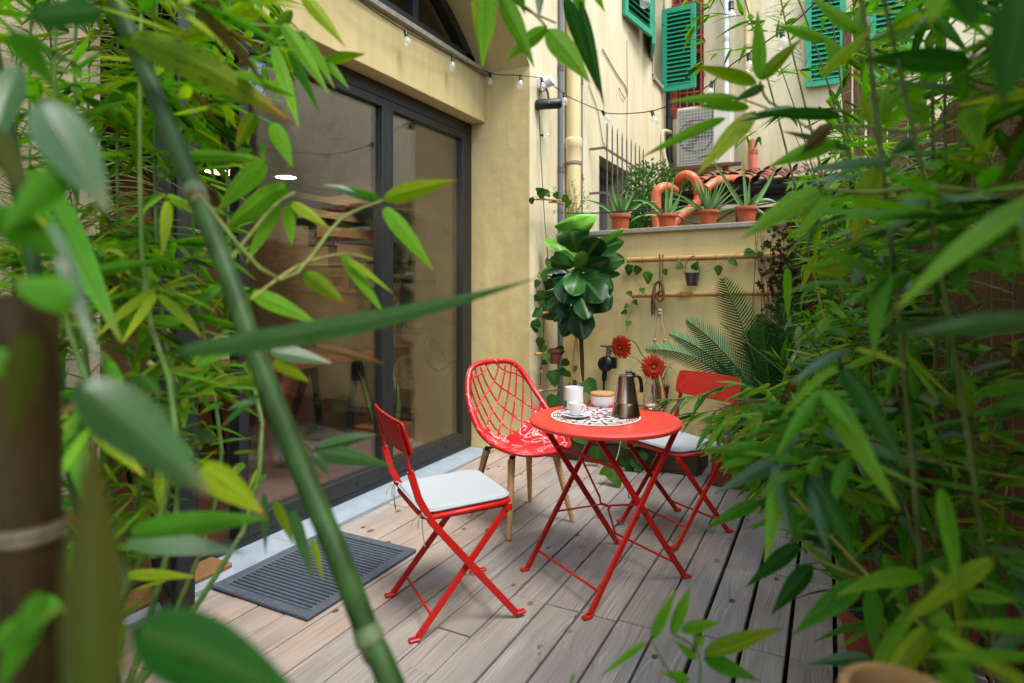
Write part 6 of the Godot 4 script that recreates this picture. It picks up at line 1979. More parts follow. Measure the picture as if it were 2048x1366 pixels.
func cushion(label: String, pos: Vector3, fwd: Vector2) -> void:
	var o := thing("seat_cushion", label, "cushion", pos + Vector3(0, 0.4685, 0), atan2(fwd.x, fwd.y), "white seat pads")
	var m := MB.new()
	rounded_slab(m, 0.375, 0.36, 0.0, 0.020, 0.05, func(x, z): return 0.035 * z + 0.002 * sin(x * 31.0 + 1.0) * sin(z * 27.0), 10, 0.003)
	part(o, "pad", m, M.cushion)
	var pp := MB.new()
	var ring := []
	for c in [[1, 1, 0.0], [-1, 1, PI / 2], [-1, -1, PI], [1, -1, PI * 1.5]]:
		for k in 7:
			var a: float = c[2] + PI / 2 * k / 6
			ring.append(Vector3(c[0] * 0.1385 + cos(a) * 0.05, 0.001 + 0.035 * (c[1] * 0.131 + sin(a) * 0.05), c[1] * 0.131 + sin(a) * 0.05))
	ring.append(ring[0])
	pp.tube(ring, 0.0035, 6, false)
	part(o, "piping", pp, M.cushion)
	var t := MB.new()
	for s in [-1.0, 1.0]:
		var b := Vector3(0.185 * s, -0.005, -0.165)
		t.tube(spline([b, b + Vector3(0.012 * s, 0.008, -0.022), b + Vector3(0.022 * s, -0.01, -0.012), b + Vector3(0.005 * s, -0.02, 0.008)], 4), 0.0035, 6)
		for q in [Vector3(0.012, -0.045, -0.055), Vector3(-0.01, -0.05, -0.035), Vector3(0.02 * s, -0.115, -0.012)]:
			leaf_strip(t, [b + Vector3(0.008 * s, -0.008, -0.018), b + q * 0.5 + Vector3(0.01 * s, 0.02, -0.02), b + q], 0.013, Vector3(1, 0.3, 0.6), Color.WHITE, Color.WHITE, 0.1, null, func(tt): return 1.0, 2, 6)
	part(o, "tie", t, M.tie)

func build_table_and_chairs() -> void:
	var C := Vector3(-0.885, 0, -2.605)
	var t := thing("bistro_table", "round red metal folding table on crossed legs", "table", C)
	var top := MB.new()
	top.lathe([Vector2(0, 0.709), Vector2(0.26, 0.7085), Vector2(0.31, 0.7065), Vector2(0.327, 0.704), Vector2(0.3325, 0.699), Vector2(0.3325, 0.690), Vector2(0.329, 0.684), Vector2(0.322, 0.684), Vector2(0.318, 0.692), Vector2(0, 0.694)], 96)
	part(t, "tabletop", top, M.red_skylit)
	var A := Vector3(-1.217, 0, -2.506) - C
	var Cc := Vector3(-0.826, 0, -2.255) - C
	var D := Vector3(-0.956, 0, -2.973) - C
	var B := Vector3(-0.552, 0, -2.743) - C
	var a := Vector3(0.867, 0, 0.5)
	var bb := (A - D).normalized()
	var up := Vector3(0, 0.688, 0)
	var legs := [[A, D.lerp(A, 0.10) + up + a * 0.0, -1.0], [Cc, B.lerp(Cc, 0.10) + up, -1.0], [D + a * 0.016, A.lerp(D, 0.10) + up + a * 0.016, 1.0], [B - a * 0.016, Cc.lerp(B, 0.10) + up - a * 0.016, 1.0]]
	for q in legs:
		var m := MB.new()
		m.bar(q[0] + Vector3(0, 0.01, 0), q[1], 0.012, 0.026, 0.002, a.cross((q[1] - q[0]).normalized()))
		foot_pad(m, q[0], bb * -q[2])
		part(t, "leg", m, M.red)
	var L := func(k: int, f: float) -> Vector3: return (legs[k][0] as Vector3).lerp(legs[k][1], f)
	for q in [[0, 1, 0.115, 0.0055], [2, 3, 0.125, 0.0055], [0, 1, 0.96, 0.007], [2, 3, 0.96, 0.007]]:
		var r := MB.new()
		r.tube([L.call(q[0], q[2]), L.call(q[1], q[2])], q[3], 8)
		part(t, "rod", r, M.red)
	var fb := MB.new()
	fb.bar(L.call(2, 0.80), L.call(3, 0.80), 0.005, 0.016, 0.001)
	part(t, "flat_bar", fb, M.red)
	var br := MB.new()
	var c1: Vector3 = (L.call(0, 0.5) + L.call(3, 0.5)) * 0.5 + Vector3(0, -0.03, 0)
	var t2: Vector3 = (L.call(2, 0.80) as Vector3).lerp(L.call(3, 0.80), 0.42)
	var lo: Vector3 = (L.call(2, 0.125) as Vector3).lerp(L.call(3, 0.125), 0.12)
	br.tube(spline([t2, c1 + Vector3(-0.02, 0.03, 0), c1 + Vector3(-0.012, 0, 0.008), L.call(0, 0.34)], 1), 0.0048, 7)
	br.tube(spline([L.call(1, 0.56), c1 + Vector3(0.03, 0.0, 0.0), c1 + Vector3(0.02, -0.02, 0), lo], 1), 0.0048, 7)
	br.tube([c1 + Vector3(-0.018, 0.004, 0.004), c1 + Vector3(0.03, -0.008, 0)], 0.006, 7)
	part(t, "brace", br, M.red)
	var rg := MB.new()
	var rc: Vector3 = L.call(3, 0.62)
	var ring := []
	for k in 13: ring.append(rc + a * -0.012 + bb * cos(TAU * k / 12) * 0.017 + Vector3(0, sin(TAU * k / 12) * 0.017, 0))
	rg.tube(ring, 0.002, 6)
	for k in 4: rg.tube([L.call(k, 0.497) - a * 0.012, L.call(k, 0.497) + a * 0.012], 0.0055, 8)
	part(t, "locking_ring", rg, M.zinc)
	var f1 := Vector2(0.606, -0.795)
	var p1 := Vector3(-1.351, 0.0, -2.085)
	folding_chair("red folding metal chair nearest to the camera beside the black door mat", p1, f1)
	cushion("white seat pad tied to the near red folding chair by the door mat", p1, f1)
	var f2 := Vector2(-0.521, 0.853)
	var p2 := Vector3(-0.727, 0.0, -3.295)
	folding_chair("red folding metal chair beyond the table, its back towards the palm", p2, f2)
	cushion("white seat pad on the far red chair in front of the palm", p2, f2)
	build_rope_chair()
	# black rubber mat
	var mt := thing("door_mat", "black ribbed rubber door mat lying on the deck", "mat")
	var x0 := -2.332
	var x1 := -1.772
	var z0 := -1.723
	var z1 := -2.422
	var fm := MB.new()
	var e := 0.045
	for q in [[x0, x1, z0, z0 - e], [x0, x1, z1 + e, z1], [x0, x0 + e, z0 - e, z1 + e], [x1 - e, x1, z0 - e, z1 + e]]:
		fm.box(Vector3((q[0] + q[1]) / 2, 0.012, (q[2] + q[3]) / 2), Vector3(q[1] - q[0], 0.015, absf(q[2] - q[3])), 0.004)
	part(mt, "frame", fm, M.rubber)
	var bs := MB.new()
	bs.box(Vector3((x0 + x1) / 2, 0.005, (z0 + z1) / 2), Vector3(x1 - x0 - 0.08, 0.003, z0 - z1 - 0.08))
	part(mt, "base", bs, M.black)
	var rb := MB.new()
	rb.box(Vector3.ZERO, Vector3(x1 - x0 - 2 * e, 0.012, 0.0135), 0.003)
	var rbm := rb.mesh(M.rubber)
	for k in 26:
		var o := part(mt, "rib", rbm, null)
		o.position = Vector3((x0 + x1) / 2, 0.0115, z0 - e - 0.014 - k * (z0 - z1 - 2 * e - 0.022) / 25.5)
	var co := thing("coir_mat", "brown coir mat on the stone threshold by the open door", "mat")
	var cm := MB.new()
	cm.box(Vector3(-2.52, 0.030, -1.52), Vector3(0.25, 0.022, 0.72), 0.005)
	part(co, "mat", cm, M.coir)

func build_rope_chair() -> void:
	var o := thing("woven_chair", "red lattice back chair splashed with white paint, on wooden legs", "chair", Vector3(-1.515, 0.0, -3.03), atan2(0.887, 0.462))
	var im := Image.create(512, 512, false, Image.FORMAT_RGB8)
	im.fill(Color(0.76, 0.06, 0.09))
	var r := RandomNumberGenerator.new()
	r.seed = 88
	for k in 75:
		var p := Vector2(r.randf() * 512, r.randf() * 512)
		var d := Vector2.from_angle(r.randf() * TAU)
		var w := r.randf_range(0.5, 1.5)
		var bend := r.randf_range(-0.05, 0.05)
		for s in int(r.randf_range(60, 330)):
			p += d * 1.2
			bend = clampf(bend + r.randf_range(-0.012, 0.012), -0.09, 0.09)
			d = d.rotated(bend)
			if r.randf() < 0.012: w = r.randf_range(0.5, 2.2)
			for dx in range(-3, 4):
				for dy in range(-3, 4):
					if dx * dx + dy * dy <= w * w: im.set_pixel(posmod(int(p.x) + dx, 512), posmod(int(p.y) + dy, 512), Color(0.94, 0.86, 0.85))
	var tex := ImageTexture.create_from_image(im)
	var ir := Image.create(256, 256, false, Image.FORMAT_RGB8)
	ir.fill(Color(0.72, 0.055, 0.075))
	for k in 16:
		var p := Vector2(r.randf() * 256, r.randf() * 256)
		var d := Vector2.from_angle(r.randf() * TAU)
		for q in int(r.randf_range(20, 70)):
			p += d
			d = d.rotated(r.randf_range(-0.2, 0.2))
			for dx in 2: ir.set_pixel(posmod(int(p.x) + dx, 256), posmod(int(p.y), 256), Color(0.94, 0.86, 0.85))
	var tex_rim := ImageTexture.create_from_image(ir)
	var mm := mat(Color.WHITE, 0.32)
	mm.albedo_texture = tex
	var mt := mat(Color.WHITE, 0.32)
	mt.albedo_texture = tex_rim
	mt.uv1_triplanar = true
	mt.uv1_scale = Vector3(2.2, 2.2, 2.2)
	# rim: from front middle round one side to the back top
	var rim := [Vector3(0, 0.425, 0.262), Vector3(0.10, 0.428, 0.255), Vector3(0.185, 0.44, 0.20), Vector3(0.232, 0.462, 0.10), Vector3(0.25, 0.505, 0.0), Vector3(0.25, 0.575, -0.085), Vector3(0.235, 0.66, -0.165), Vector3(0.205, 0.745, -0.225), Vector3(0.165, 0.812, -0.262), Vector3(0.12, 0.838, -0.275), Vector3(0.06, 0.848, -0.282), Vector3(0, 0.85, -0.285)]
	var mid := [Vector3(0, 0.425, 0.262), Vector3(0, 0.422, 0.20), Vector3(0, 0.418, 0.13), Vector3(0, 0.415, 0.06), Vector3(0, 0.415, -0.02), Vector3(0, 0.425, -0.10), Vector3(0, 0.46, -0.165), Vector3(0, 0.54, -0.205), Vector3(0, 0.63, -0.235), Vector3(0, 0.72, -0.26), Vector3(0, 0.80, -0.275), Vector3(0, 0.85, -0.285)]
	var rs := spline(rim, 6)
	var ms := spline(mid, 6)
	var S := func(u: float, v: float) -> Vector3:   # u -1..1 across, v 0 front .. 1 top of back
		var f := v * (rs.size() - 1)
		var i := mini(int(f), rs.size() - 2)
		var R: Vector3 = (rs[i] as Vector3).lerp(rs[i + 1], f - i)
		var Mm: Vector3 = (ms[i] as Vector3).lerp(ms[i + 1], f - i)
		var q := absf(u)
		var p := Mm.lerp(R, q * q * 0.75 + 0.25 * q)
		p.x = R.x * u * (1.12 - 0.12 * q * q)
		return p
	var rm := MB.new()
	var loop := []
	var rad := []
	for k in rs.size(): loop.append(rs[k])
	for k in range(rs.size() - 2, -1, -1): loop.append(rs[k] * Vector3(-1, 1, 1))
	for k in loop.size():
		var y: float = loop[k].y
		rad.append(0.010 + 0.006 * smoothstep(0.43, 0.55, y))
	rm.tube(loop, rad, 12, false)
	part(o, "rim", rm, mt)
	var se := MB.new()
	se.grid(24, 20, func(u, v): return S.call(u * 2 - 1, v * 0.50))
	se.grid(24, 20, func(u, v): return S.call(1 - u * 2, v * 0.50) - Vector3(0, 0.007, 0))
	part(o, "seat", se, mm)
	# straight diagonal strands on the unrolled back
	var back := []
	var hh := 0.0
	var v0 := 0.47
	var prev: Vector3 = S.call(0.0, v0)
	for j in 41:
		var v := v0 + (1.0 - v0) * j / 40.0
		var cpt: Vector3 = S.call(0.0, v)
		hh += (cpt - prev).length()
		prev = cpt
		back.append([hh, v, (S.call(1.0, v) as Vector3).x])
	for k in range(-9, 10):
		for sgn in [-1.0, 1.0]:
			var pts := []
			var x0: float = k * 0.074
			for q in back:
				var x: float = x0 + sgn * (q[0] - hh * 0.5) * 0.60
				if absf(x) <= q[2] and q[2] > 0.01: pts.append(S.call(x / q[2], q[1]) + Vector3(0, 0, 0.003 * sgn))
			if pts.size() > 4:
				var m := MB.new()
				m.tube(pts, 0.0050, 6)
				part(o, "strand", m, mt)
	var feet := {Vector2(1, 1): 0, Vector2(-1, 1): 0, Vector2(1, -1): 0, Vector2(-1, -1): 0}
	for q in feet:
		var l := MB.new()
		var f := Vector3(q.x * 0.212, 0.0, q.y * 0.195)
		var t := Vector3(q.x * 0.145, 0.385, q.y * 0.12)
		l.tube([f + Vector3(0, 0.003, 0), f + (t - f) * 0.03, f + (t - f) * 0.5, t], [0.011, 0.0125, 0.016, 0.0205], 16)
		part(o, "leg", l, M.legwood)
	var mb := MB.new()
	for sx in [-1.0, 1.0]:
		mb.tube(spline([Vector3(sx * 0.135, 0.392, 0.13), Vector3(sx * 0.09, 0.405, 0.06), Vector3(sx * 0.09, 0.405, -0.06), Vector3(sx * 0.135, 0.392, -0.13)], 4), 0.007, 8)
		for sz in [-1.0, 1.0]:
			mb.bar(Vector3(sx * 0.128, 0.40, sz * 0.10), Vector3(sx * 0.168, 0.26, sz * 0.132), 0.02, 0.006, 0.001)
			mb.tube([Vector3(sx * 0.145, 0.38, sz * 0.12), Vector3(sx * 0.142, 0.402, sz * 0.118)], 0.013, 10)
	for sz in [-0.06, 0.06]: mb.tube([Vector3(-0.09, 0.404, sz), Vector3(0.09, 0.404, sz)], 0.007, 8)
	part(o, "frame", mb, M.black)

# ---------------------------------------------------------------- on the table
func mandala() -> ImageTexture:
	var n := 512
	var im := Image.create(n, n, false, Image.FORMAT_RGB8)
	var red := Color(0.72, 0.13, 0.09)
	var blue := Color(0.10, 0.24, 0.42)
	var teal := Color(0.15, 0.42, 0.48)
	var cream := Color(0.93, 0.925, 0.90)
	var dark := Color(0.22, 0.10, 0.08)
	for y in n:
		for x in n:
			var p := Vector2(x - n / 2.0, y - n / 2.0) / (n / 2.0)
			var r := p.length()
			var a := p.angle()
			var c := cream
			var q := func(k: float) -> float: return 0.5 + 0.5 * cos(a * k)
			if r > 0.965: c = cream
			elif r > 0.94: c = dark
			elif r > 0.76:
				var w: float = q.call(16.0)
				var t := (r - 0.85) / 0.09
				if absf(t) < 0.30 + 0.55 * w: c = red
				if absf(t) < 0.12 + 0.3 * w: c = cream
				if absf(t) < 0.1 * w + 0.08: c = red
				if w < 0.10: c = blue if absf(t) < 0.5 else dark
			elif r > 0.745: c = dark
			elif r > 0.50:
				var w: float = q.call(11.0)
				if r < 0.53 + 0.18 * w: c = teal if w > 0.4 else cream
				if r < 0.50 + 0.13 * w: c = blue
				if r < 0.50 + 0.07 * w: c = cream
				if w < 0.05: c = red
			elif r > 0.47: c = red
			elif r > 0.22:
				var w: float = q.call(7.0)
				if r > 0.24 + 0.18 * w: c = cream
				else: c = red
				if r < 0.22 + 0.11 * w: c = teal
				if w < 0.08 and r > 0.33: c = blue
			elif r > 0.19: c = blue
			else: c = red if q.call(8.0) * 0.19 > r - 0.02 else cream
			im.set_pixel(x, y, c)
	return ImageTexture.create_from_image(im)

func build_tabletop() -> void:
	var ty := 0.7095
	var pm := thing("placemat", "round placemat printed with a red and blue mosaic pattern", "placemat", ony(1191, 833, ty))
	var p := pm.position
	p.y = ty
	pm.position = p
	var m := MB.new()
	m.lathe([Vector2(0.197, 0.0005), Vector2(0.199, 0.002), Vector2(0.198, 0.0036)], 64)
	part(pm, "edge", m, mat(Color(0.80, 0.74, 0.62), 0.5))
	var pd := MB.new()
	pd.disc(Vector3(0, 0.004, 0), 0.198, Vector3.UP, 64)
	var mt := mat(Color.WHITE, 0.45)
	mt.albedo_texture = mandala()
	part(pm, "mat", pd, mt)
	var y := ty + 0.0045
	# tall white mug with tea bag tag
	var mg := thing("mug", "tall straight white mug with a green tea bag tag", "mug", ony(1148, 818, y))
	var mm := MB.new()
	mm.lathe([Vector2(0, 0.001), Vector2(0.038, 0.001), Vector2(0.0425, 0.005), Vector2(0.043, 0.10), Vector2(0.0425, 0.1035), Vector2(0.041, 0.1035), Vector2(0.0395, 0.10), Vector2(0.039, 0.01), Vector2(0, 0.008)], 40)
	part(mg, "body", mm, M.white)
	var tg := MB.new()
	var sd := Vector3(cos(TURN), 0, -sin(TURN))
	var fz := Vector3(sin(TURN), 0, cos(TURN))
	tg.box(-sd * 0.042 + fz * 0.022 + Vector3(0, 0.028, 0), Vector3(0.019, 0.030, 0.0015), 0.0, Basis(sd, Vector3.UP, fz))
	part(mg, "tea_tag", tg, mat(Color(0.02, 0.30, 0.12), 0.5))
	var th := MB.new()
	th.tube([-sd * 0.042 + fz * 0.014 + Vector3(0, 0.043, 0), -sd * 0.043 + Vector3(0, 0.104, 0)], 0.0006, 4)
	part(mg, "string", th, M.cushion)
	# espresso cup on saucer
	var sp := ony(1153, 834, y)
	var sc := thing("saucer", "small white saucer under the espresso cup", "saucer", sp)
	var sm := MB.new()
	sm.lathe([Vector2(0, 0.001), Vector2(0.03, 0.001), Vector2(0.05, 0.007), Vector2(0.064, 0.013), Vector2(0.065, 0.0145), Vector2(0.063, 0.015), Vector2(0.045, 0.008), Vector2(0.022, 0.005), Vector2(0, 0.005)], 44)
	part(sc, "dish", sm, M.white)
	var cu := thing("espresso_cup", "white espresso cup with small handle on its saucer", "cup", sp + Vector3(0, 0.0055, 0) - sd * 0.002)
	var cm := MB.new()
	cm.lathe([Vector2(0, 0.001), Vector2(0.019, 0.001), Vector2(0.022, 0.006), Vector2(0.029, 0.025), Vector2(0.032, 0.048), Vector2(0.0325, 0.057), Vector2(0.0315, 0.058), Vector2(0.0305, 0.056), Vector2(0.027, 0.022), Vector2(0.018, 0.008), Vector2(0, 0.007)], 36)
	part(cu, "bowl", cm, M.white)
	var cf := MB.new()
	cf.disc(Vector3(0, 0.043, 0), 0.0295, Vector3.UP, 28)
	part(cu, "coffee", cf, mat(Color(0.10, 0.05, 0.025), 0.1))
	var hm := MB.new()
	var hd := (sd * 0.75 + fz * 0.65).normalized()
	hm.tube(spline([hd * 0.030 + Vector3(0, 0.048, 0), hd * 0.044 + Vector3(0, 0.050, 0), hd * 0.050 + Vector3(0, 0.038, 0), hd * 0.042 + Vector3(0, 0.022, 0), hd * 0.028 + Vector3(0, 0.020, 0)], 5), 0.0042, 8)
	part(cu, "handle", hm, M.white)
	var spn := thing("spoon", "little steel spoon lying on the saucer", "spoon", sp + Vector3(0, 0.014, 0))
	var sn := MB.new()
	sn.tube([-sd * 0.058 + fz * 0.012 + Vector3(0, 0.006, 0), -sd * 0.02 + fz * 0.036 + Vector3(0, 0.0005, 0), sd * 0.012 + fz * 0.042 + Vector3(0, 0.0, 0)], 0.0017, 6)
	sn.lathe([Vector2(0, -0.002), Vector2(0.006, -0.001), Vector2(0.009, 0.0025)], 16, Transform3D(Basis(), sd * 0.018 + fz * 0.044))
	part(spn, "spoon", sn, M.zinc)
	# sugar jar with wooden lid
	var sj := thing("sugar_jar", "low round white jar with a pale wooden lid", "jar", ony(1205, 811, y))
	var jm := MB.new()
	jm.lathe([Vector2(0, 0.001), Vector2(0.046, 0.001), Vector2(0.052, 0.005), Vector2(0.0565, 0.02), Vector2(0.0575, 0.048), Vector2(0.055, 0.05), Vector2(0, 0.05)], 40)
	part(sj, "jar", jm, M.white)
	var lm := MB.new()
	lm.lathe([Vector2(0, 0.0505), Vector2(0.057, 0.0505), Vector2(0.058, 0.052), Vector2(0.058, 0.062), Vector2(0.0565, 0.0635), Vector2(0, 0.0635)], 40)
	part(sj, "lid", lm, M.legwood)
	# moka pot
	var mk := thing("moka_pot", "tall steel stovetop coffee pot with black handle and lid knob", "coffee pot", ony(1252, 832, y))
	var kb := MB.new()
	kb.lathe([Vector2(0, 0.001), Vector2(0.058, 0.001), Vector2(0.0625, 0.004), Vector2(0.0625, 0.010), Vector2(0.0605, 0.014), Vector2(0.053, 0.058), Vector2(0.0515, 0.060)], 48)
	part(mk, "boiler", kb, M.steel_dark)
	var ku := MB.new()
	ku.lathe([Vector2(0.0505, 0.0605), Vector2(0.052, 0.062), Vector2(0.0345, 0.176), Vector2(0.0355, 0.182), Vector2(0.0335, 0.183), Vector2(0.0, 0.189)], 48)
	var q0 := -sd * 0.030 + Vector3(0, 0.176, 0)
	ku.poly([q0 + fz * 0.012 + Vector3(0, 0.004, 0), q0 - sd * 0.014 + Vector3(0, 0.010, 0), q0 - fz * 0.012 + Vector3(0, 0.004, 0)], Vector3.UP)
	ku.poly([q0 + fz * 0.012 + Vector3(0, 0.004, 0), q0 - sd * 0.014 + Vector3(0, 0.010, 0), q0 - sd * 0.002 + Vector3(0, -0.012, 0)], fz)
	part(mk, "pitcher", ku, M.steel)
	var kh := MB.new()
	kh.tube(spline([sd * 0.030 + Vector3(0, 0.172, 0), sd * 0.048 + Vector3(0, 0.178, 0), sd * 0.062 + Vector3(0, 0.166, 0), sd * 0.068 + Vector3(0, 0.135, 0), sd * 0.069 + Vector3(0, 0.105, 0)], 5), [0.006, 0.006, 0.006, 0.006, 0.0065, 0.0068, 0.007, 0.0072, 0.0075, 0.0078, 0.008, 0.0082, 0.0085, 0.0085, 0.0085, 0.0085, 0.0085, 0.0085, 0.0085, 0.0085, 0.007], 10)
	part(mk, "handle", kh, M.black)
	var kk := MB.new()
	kk.box(sd * 0.012 + Vector3(0, 0.196, 0), Vector3(0.03, 0.012, 0.014), 0.004, Basis(sd, Vector3.UP, fz))
	kk.box(sd * 0.033 + Vector3(0, 0.188, 0), Vector3(0.016, 0.016, 0.018), 0.004, Basis(sd, Vector3.UP, fz))
	part(mk, "knob", kk, M.black)
	# carafe with two gerberas
	var vp := ony(1309, 817, ty + 0.001)
	var vs := thing("glass_vase", "clear glass carafe holding two red gerberas", "vase", vp)
	var vm := MB.new()
	vm.lathe([Vector2(0, 0.002), Vector2(0.046, 0.002), Vector2(0.051, 0.007), Vector2(0.053, 0.03), Vector2(0.051, 0.07), Vector2(0.042, 0.12), Vector2(0.034, 0.155), Vector2(0.033, 0.175), Vector2(0.037, 0.19), Vector2(0.0352, 0.1905), Vector2(0.0308, 0.175), Vector2(0.0318, 0.155), Vector2(0.0398, 0.12), Vector2(0.0488, 0.07), Vector2(0.0508, 0.03), Vector2(0.047, 0.012), Vector2(0, 0.010)], 48)
	part(vs, "glass", vm, M.glass_solid)
	var heads := [[at(1306, 734, 2.82), Vector3(0.05, 0.12, 1.0), 0.060, "red gerbera facing the camera above the carafe"], [at(1242, 694, 2.78), Vector3(-0.75, -0.12, 0.75), 0.058, "red gerbera nodding to the left on a curved stem"]]
	for k in 2:
		var h: Array = heads[k]
		var fl := thing("gerbera", h[3], "flower", h[0], 0, "gerberas in the carafe")
		var n: Vector3 = (Basis(Vector3.UP, TURN) * (h[1] as Vector3)).normalized()
		var ax := n.cross(Vector3.UP).normalized()
		var ay := n.cross(ax)
		for layer in 3:
			var cnt: int = [22, 20, 16][layer]
			var rr: float = h[2] * [1.0, 0.82, 0.55][layer]
			for j in cnt:
				var a := TAU * j / cnt + layer * 0.13 + spread(-0.05, 0.05)
				var d := ax * cos(a) + ay * sin(a)
				var pmh := MB.new()
				var b := d * 0.010 + n * (0.002 + layer * 0.003)
				var ti := d * rr * spread(0.92, 1.05) + n * (0.008 + layer * 0.006 + spread(-0.004, 0.004)) - (n * 0.012 if layer == 0 else Vector3.ZERO)
				leaf_strip(pmh, [b, b.lerp(ti, 0.5) + n * 0.006, ti], 0.0125 - layer * 0.002, n.cross(d), Color(0.30, 0.001, 0.008), Color(0.46, 0.002, 0.014), 0.15, null, func(t): return pow(clampf(t / 0.5, 0, 1), 0.5) * pow(clampf((1.0 - t) / 0.18, 0, 1), 0.5) if t < 0.999 else 0.0, 2, 6)
				part(fl, "petal", pmh, M.petal)
		var ce := MB.new()
		ce.col = Color(0.20, 0.02, 0.01)
		ce.lathe([Vector2(0.017, 0.004), Vector2(0.013, 0.012), Vector2(0, 0.013)], 20, Transform3D(Basis(ax, n, ax.cross(n)), Vector3.ZERO))
		ce.col = Color(0.24, 0.17, 0.03)
		ce.lathe([Vector2(0.0065, 0.0128), Vector2(0.004, 0.015), Vector2(0, 0.0155)], 14, Transform3D(Basis(ax, n, ax.cross(n)), Vector3.ZERO))
		part(fl, "centre", ce, M.petal)
		var sl := MB.new()
		sl.col = Color(0.22, 0.27, 0.08)
		var foot: Vector3 = vp + Vector3(0.008 * (1 if k == 0 else 2) , 0.012, 0.01 * k) - fl.position
		if k == 0: sl.tube(spline([-n * 0.002, -n * 0.03 - Vector3(0, 0.04, 0), vp + Vector3(0, 0.16, 0) - fl.position, foot], 6), 0.0035, 8)
		else: sl.tube(spline([-n * 0.002, -n * 0.035 + Vector3(0, 0.028, 0), at(1270, 685, 2.84) - fl.position, at(1286, 712, 2.87) - fl.position, vp + Vector3(0.006, 0.185, 0) - fl.position, foot + sd * 0.022], 6), 0.0034, 8)
		part(fl, "stem", sl, M.stem)

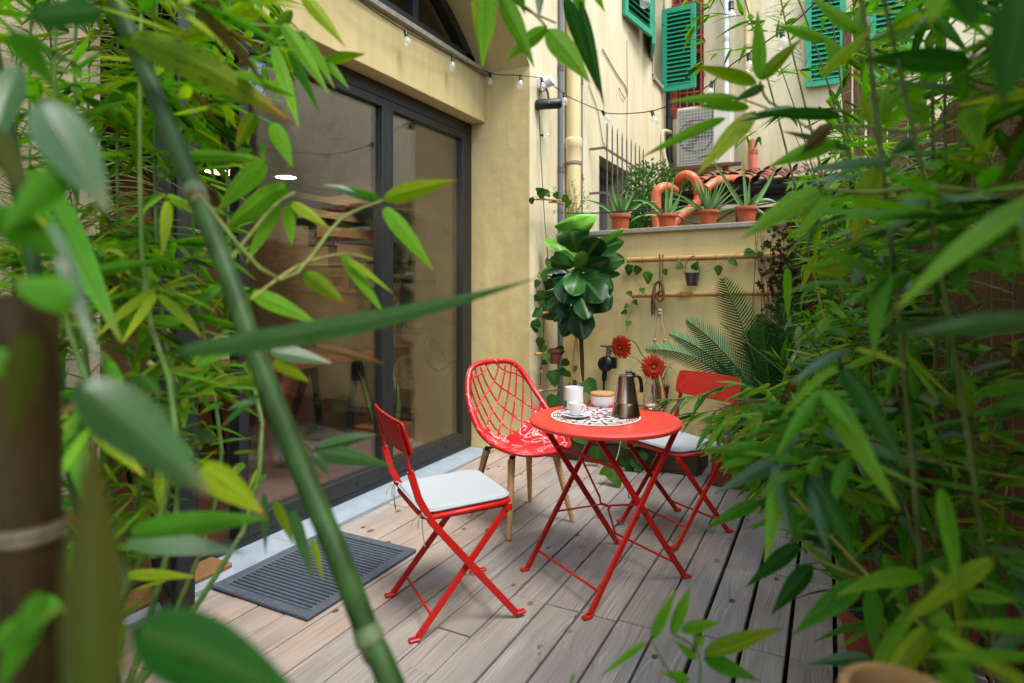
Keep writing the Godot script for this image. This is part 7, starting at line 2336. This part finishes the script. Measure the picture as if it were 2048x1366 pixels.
# ---------------------------------------------------------------- festoon lights and speaker
func build_lights_string() -> void:
	var s := thing("string_lights", "black festoon cable with clear round bulbs sagging across the courtyard", "string lights")
	var X := func(u: float, v: float) -> Vector3: return onx(u, v, -2.34)
	var hook := onx(1083, 156, -1.975)
	var pts := [X.call(690, -25), X.call(742, 18), X.call(811, 62), X.call(862, 90), X.call(906, 113), X.call(980, 146), onx(1042, 151, -2.02), hook]
	var c1 := MB.new()
	c1.tube(spline(pts, 5), 0.0035, 6)
	var far := [hook, at(1122, 182, 4.9), at(1142, 196, 4.75), at(1203, 222, 4.5), at(1222, 227, 4.45), at(1258, 227, 4.35), at(1304, 222, 4.2), at(1345, 208, 4.1), at(1390, 188, 3.9), at(1424, 165, 3.7), at(1465, 128, 3.4), at(1530, 85, 3.1), at(1600, 35, 2.8), at(1660, -30, 2.5)]
	c1.tube(spline(far, 5), 0.0035, 6)
	var down := [hook, onx(1078, 200, -1.99), onx(1080, 270, -1.99), onx(1085, 370, -1.99), onx(1090, 450, -1.985), onx(1095, 515, -1.98), onx(1090, 600, -1.98), onx(1085, 700, -1.98), onx(1080, 770, -1.98)]
	c1.tube(spline(down, 5), 0.003, 6)
	c1.tube(spline([at(1430, 160, 3.7), at(1428, 200, 3.7), at(1424, 250, 3.7)], 4), 0.003, 6)
	part(s, "cable", c1, M.black)
	var sock := MB.new()
	sock.lathe([Vector2(0, 0.004), Vector2(0.011, 0.004), Vector2(0.012, 0.0), Vector2(0.0115, -0.028), Vector2(0.013, -0.030), Vector2(0.012, -0.034), Vector2(0, -0.034)], 14)
	var sm := sock.mesh(M.black)
	var glb := MB.new()
	glb.lathe([Vector2(0.010, -0.034), Vector2(0.0115, -0.040), Vector2(0.021, -0.055), Vector2(0.0245, -0.071), Vector2(0.021, -0.087), Vector2(0.011, -0.095), Vector2(0.0, -0.097)], 22)
	glb.lathe([Vector2(0.003, -0.034), Vector2(0.002, -0.055), Vector2(0.0, -0.057)], 8)
	var gmat := mat(Color(1, 1, 1, 0.22), 0.02)  # milky white tint stands in for highlights on the clear glass
	gmat.transparency = BaseMaterial3D.TRANSPARENCY_ALPHA
	gmat.metallic_specular = 1.0
	var gm := glb.mesh(gmat)
	var fil := MB.new()
	fil.tube([Vector3(-0.004, -0.055, 0), Vector3(-0.005, -0.075, 0)], 0.0006, 4)
	fil.tube([Vector3(0.004, -0.055, 0), Vector3(0.005, -0.075, 0)], 0.0006, 4)
	var fm := fil.mesh(M.zinc)
	var bulbs := [[pts[2], 0.15, 1.0], [pts[4], -0.1, 1.0], [pts[5], 0.05, 1.0], [pts[6], -0.1, 1.0], [hook, 0.2, 1.0], [at(1128, 186, 4.9), 0.1, 1.0], [at(1205, 222, 4.5), 0.5, 1.0], [at(1304, 222, 4.2), 0.25, 1.0], [at(1424, 164, 3.7), -0.2, 1.0], [at(1563, 60, 2.95), 0.1, 1.0], [at(1497, 108, 3.25), 0.1, 1.0], [down[2], 1.5, 0.8], [down[5], -0.3, 0.45], [onx(1082, 735, -1.98), 0.1, 0.45], [at(1290, -25, 3.2), 0.0, 1.1], [at(1462, 5, 3.0), 0.0, 1.1]]
	for q in bulbs:
		var b := Basis(Vector3(sin(TURN), 0, cos(TURN)), q[1]).scaled(Vector3.ONE * q[2])
		var o := part(s, "socket", sm, null)
		o.transform = Transform3D(b, q[0])
		var g := part(s, "bulb", gm, null)
		g.transform = Transform3D(b, q[0])
		var f := part(s, "filament", fm, null)
		f.transform = Transform3D(b, q[0])
	# junction lamp and speaker at the corner
	var jb := thing("wall_spotlight", "small white wall spotlight at the corner of the arch", "light fitting", onx(1088, 168, -1.98))
	var jm := MB.new()
	jm.box(Vector3(-0.015, 0, 0), Vector3(0.06, 0.10, 0.10), 0.015)
	jm.lathe([Vector2(0, 0.0), Vector2(0.035, 0.0), Vector2(0.045, 0.05), Vector2(0.043, 0.055), Vector2(0, 0.045)], 20, Transform3D(Basis(Vector3(0, 0, 1), -1.1), Vector3(0.02, 0.0, 0.0)))
	jm.box(Vector3(0.03, 0.035, -0.06), Vector3(0.03, 0.02, 0.12), 0.004, Basis(Vector3.RIGHT, 0.5))
	part(jb, "housing", jm, M.white)
	var sp := thing("speaker", "dark green cylinder speaker hanging below the white spotlight", "speaker", onx(1097, 208, -1.93))
	var spm := MB.new()
	var sd := Vector3(0.35, 0.03, -0.93).normalized()
	var prof := [Vector2(0, -0.105), Vector2(0.02, -0.104), Vector2(0.034, -0.097), Vector2(0.04, -0.085), Vector2(0.04, 0.085), Vector2(0.034, 0.097), Vector2(0.02, 0.104), Vector2(0, 0.105)]
	sd = Vector3(cos(TURN) , 0.06, -sin(TURN)).normalized()
	var zz := Vector3(sin(TURN), 0, cos(TURN))
	spm.lathe(prof, 28, Transform3D(Basis(zz.cross(sd).normalized() * -1, sd, zz), Vector3.ZERO))
	part(sp, "body", spm, mat(Color(0.025, 0.10, 0.095), 0.45))
	var sb := MB.new()
	sb.tube(spline([Vector3(0, 0.035, 0), Vector3(-0.005, 0.08, 0), Vector3(-0.02, 0.125, 0)], 4), 0.009, 8)
	part(sp, "strap", sb, M.black)
	var sl := MB.new()
	sl.disc(zz * 0.0405, 0.005, zz, 12)
	part(sp, "emblem", sl, mat(Color(0.55, 0.6, 0.6), 0.4))
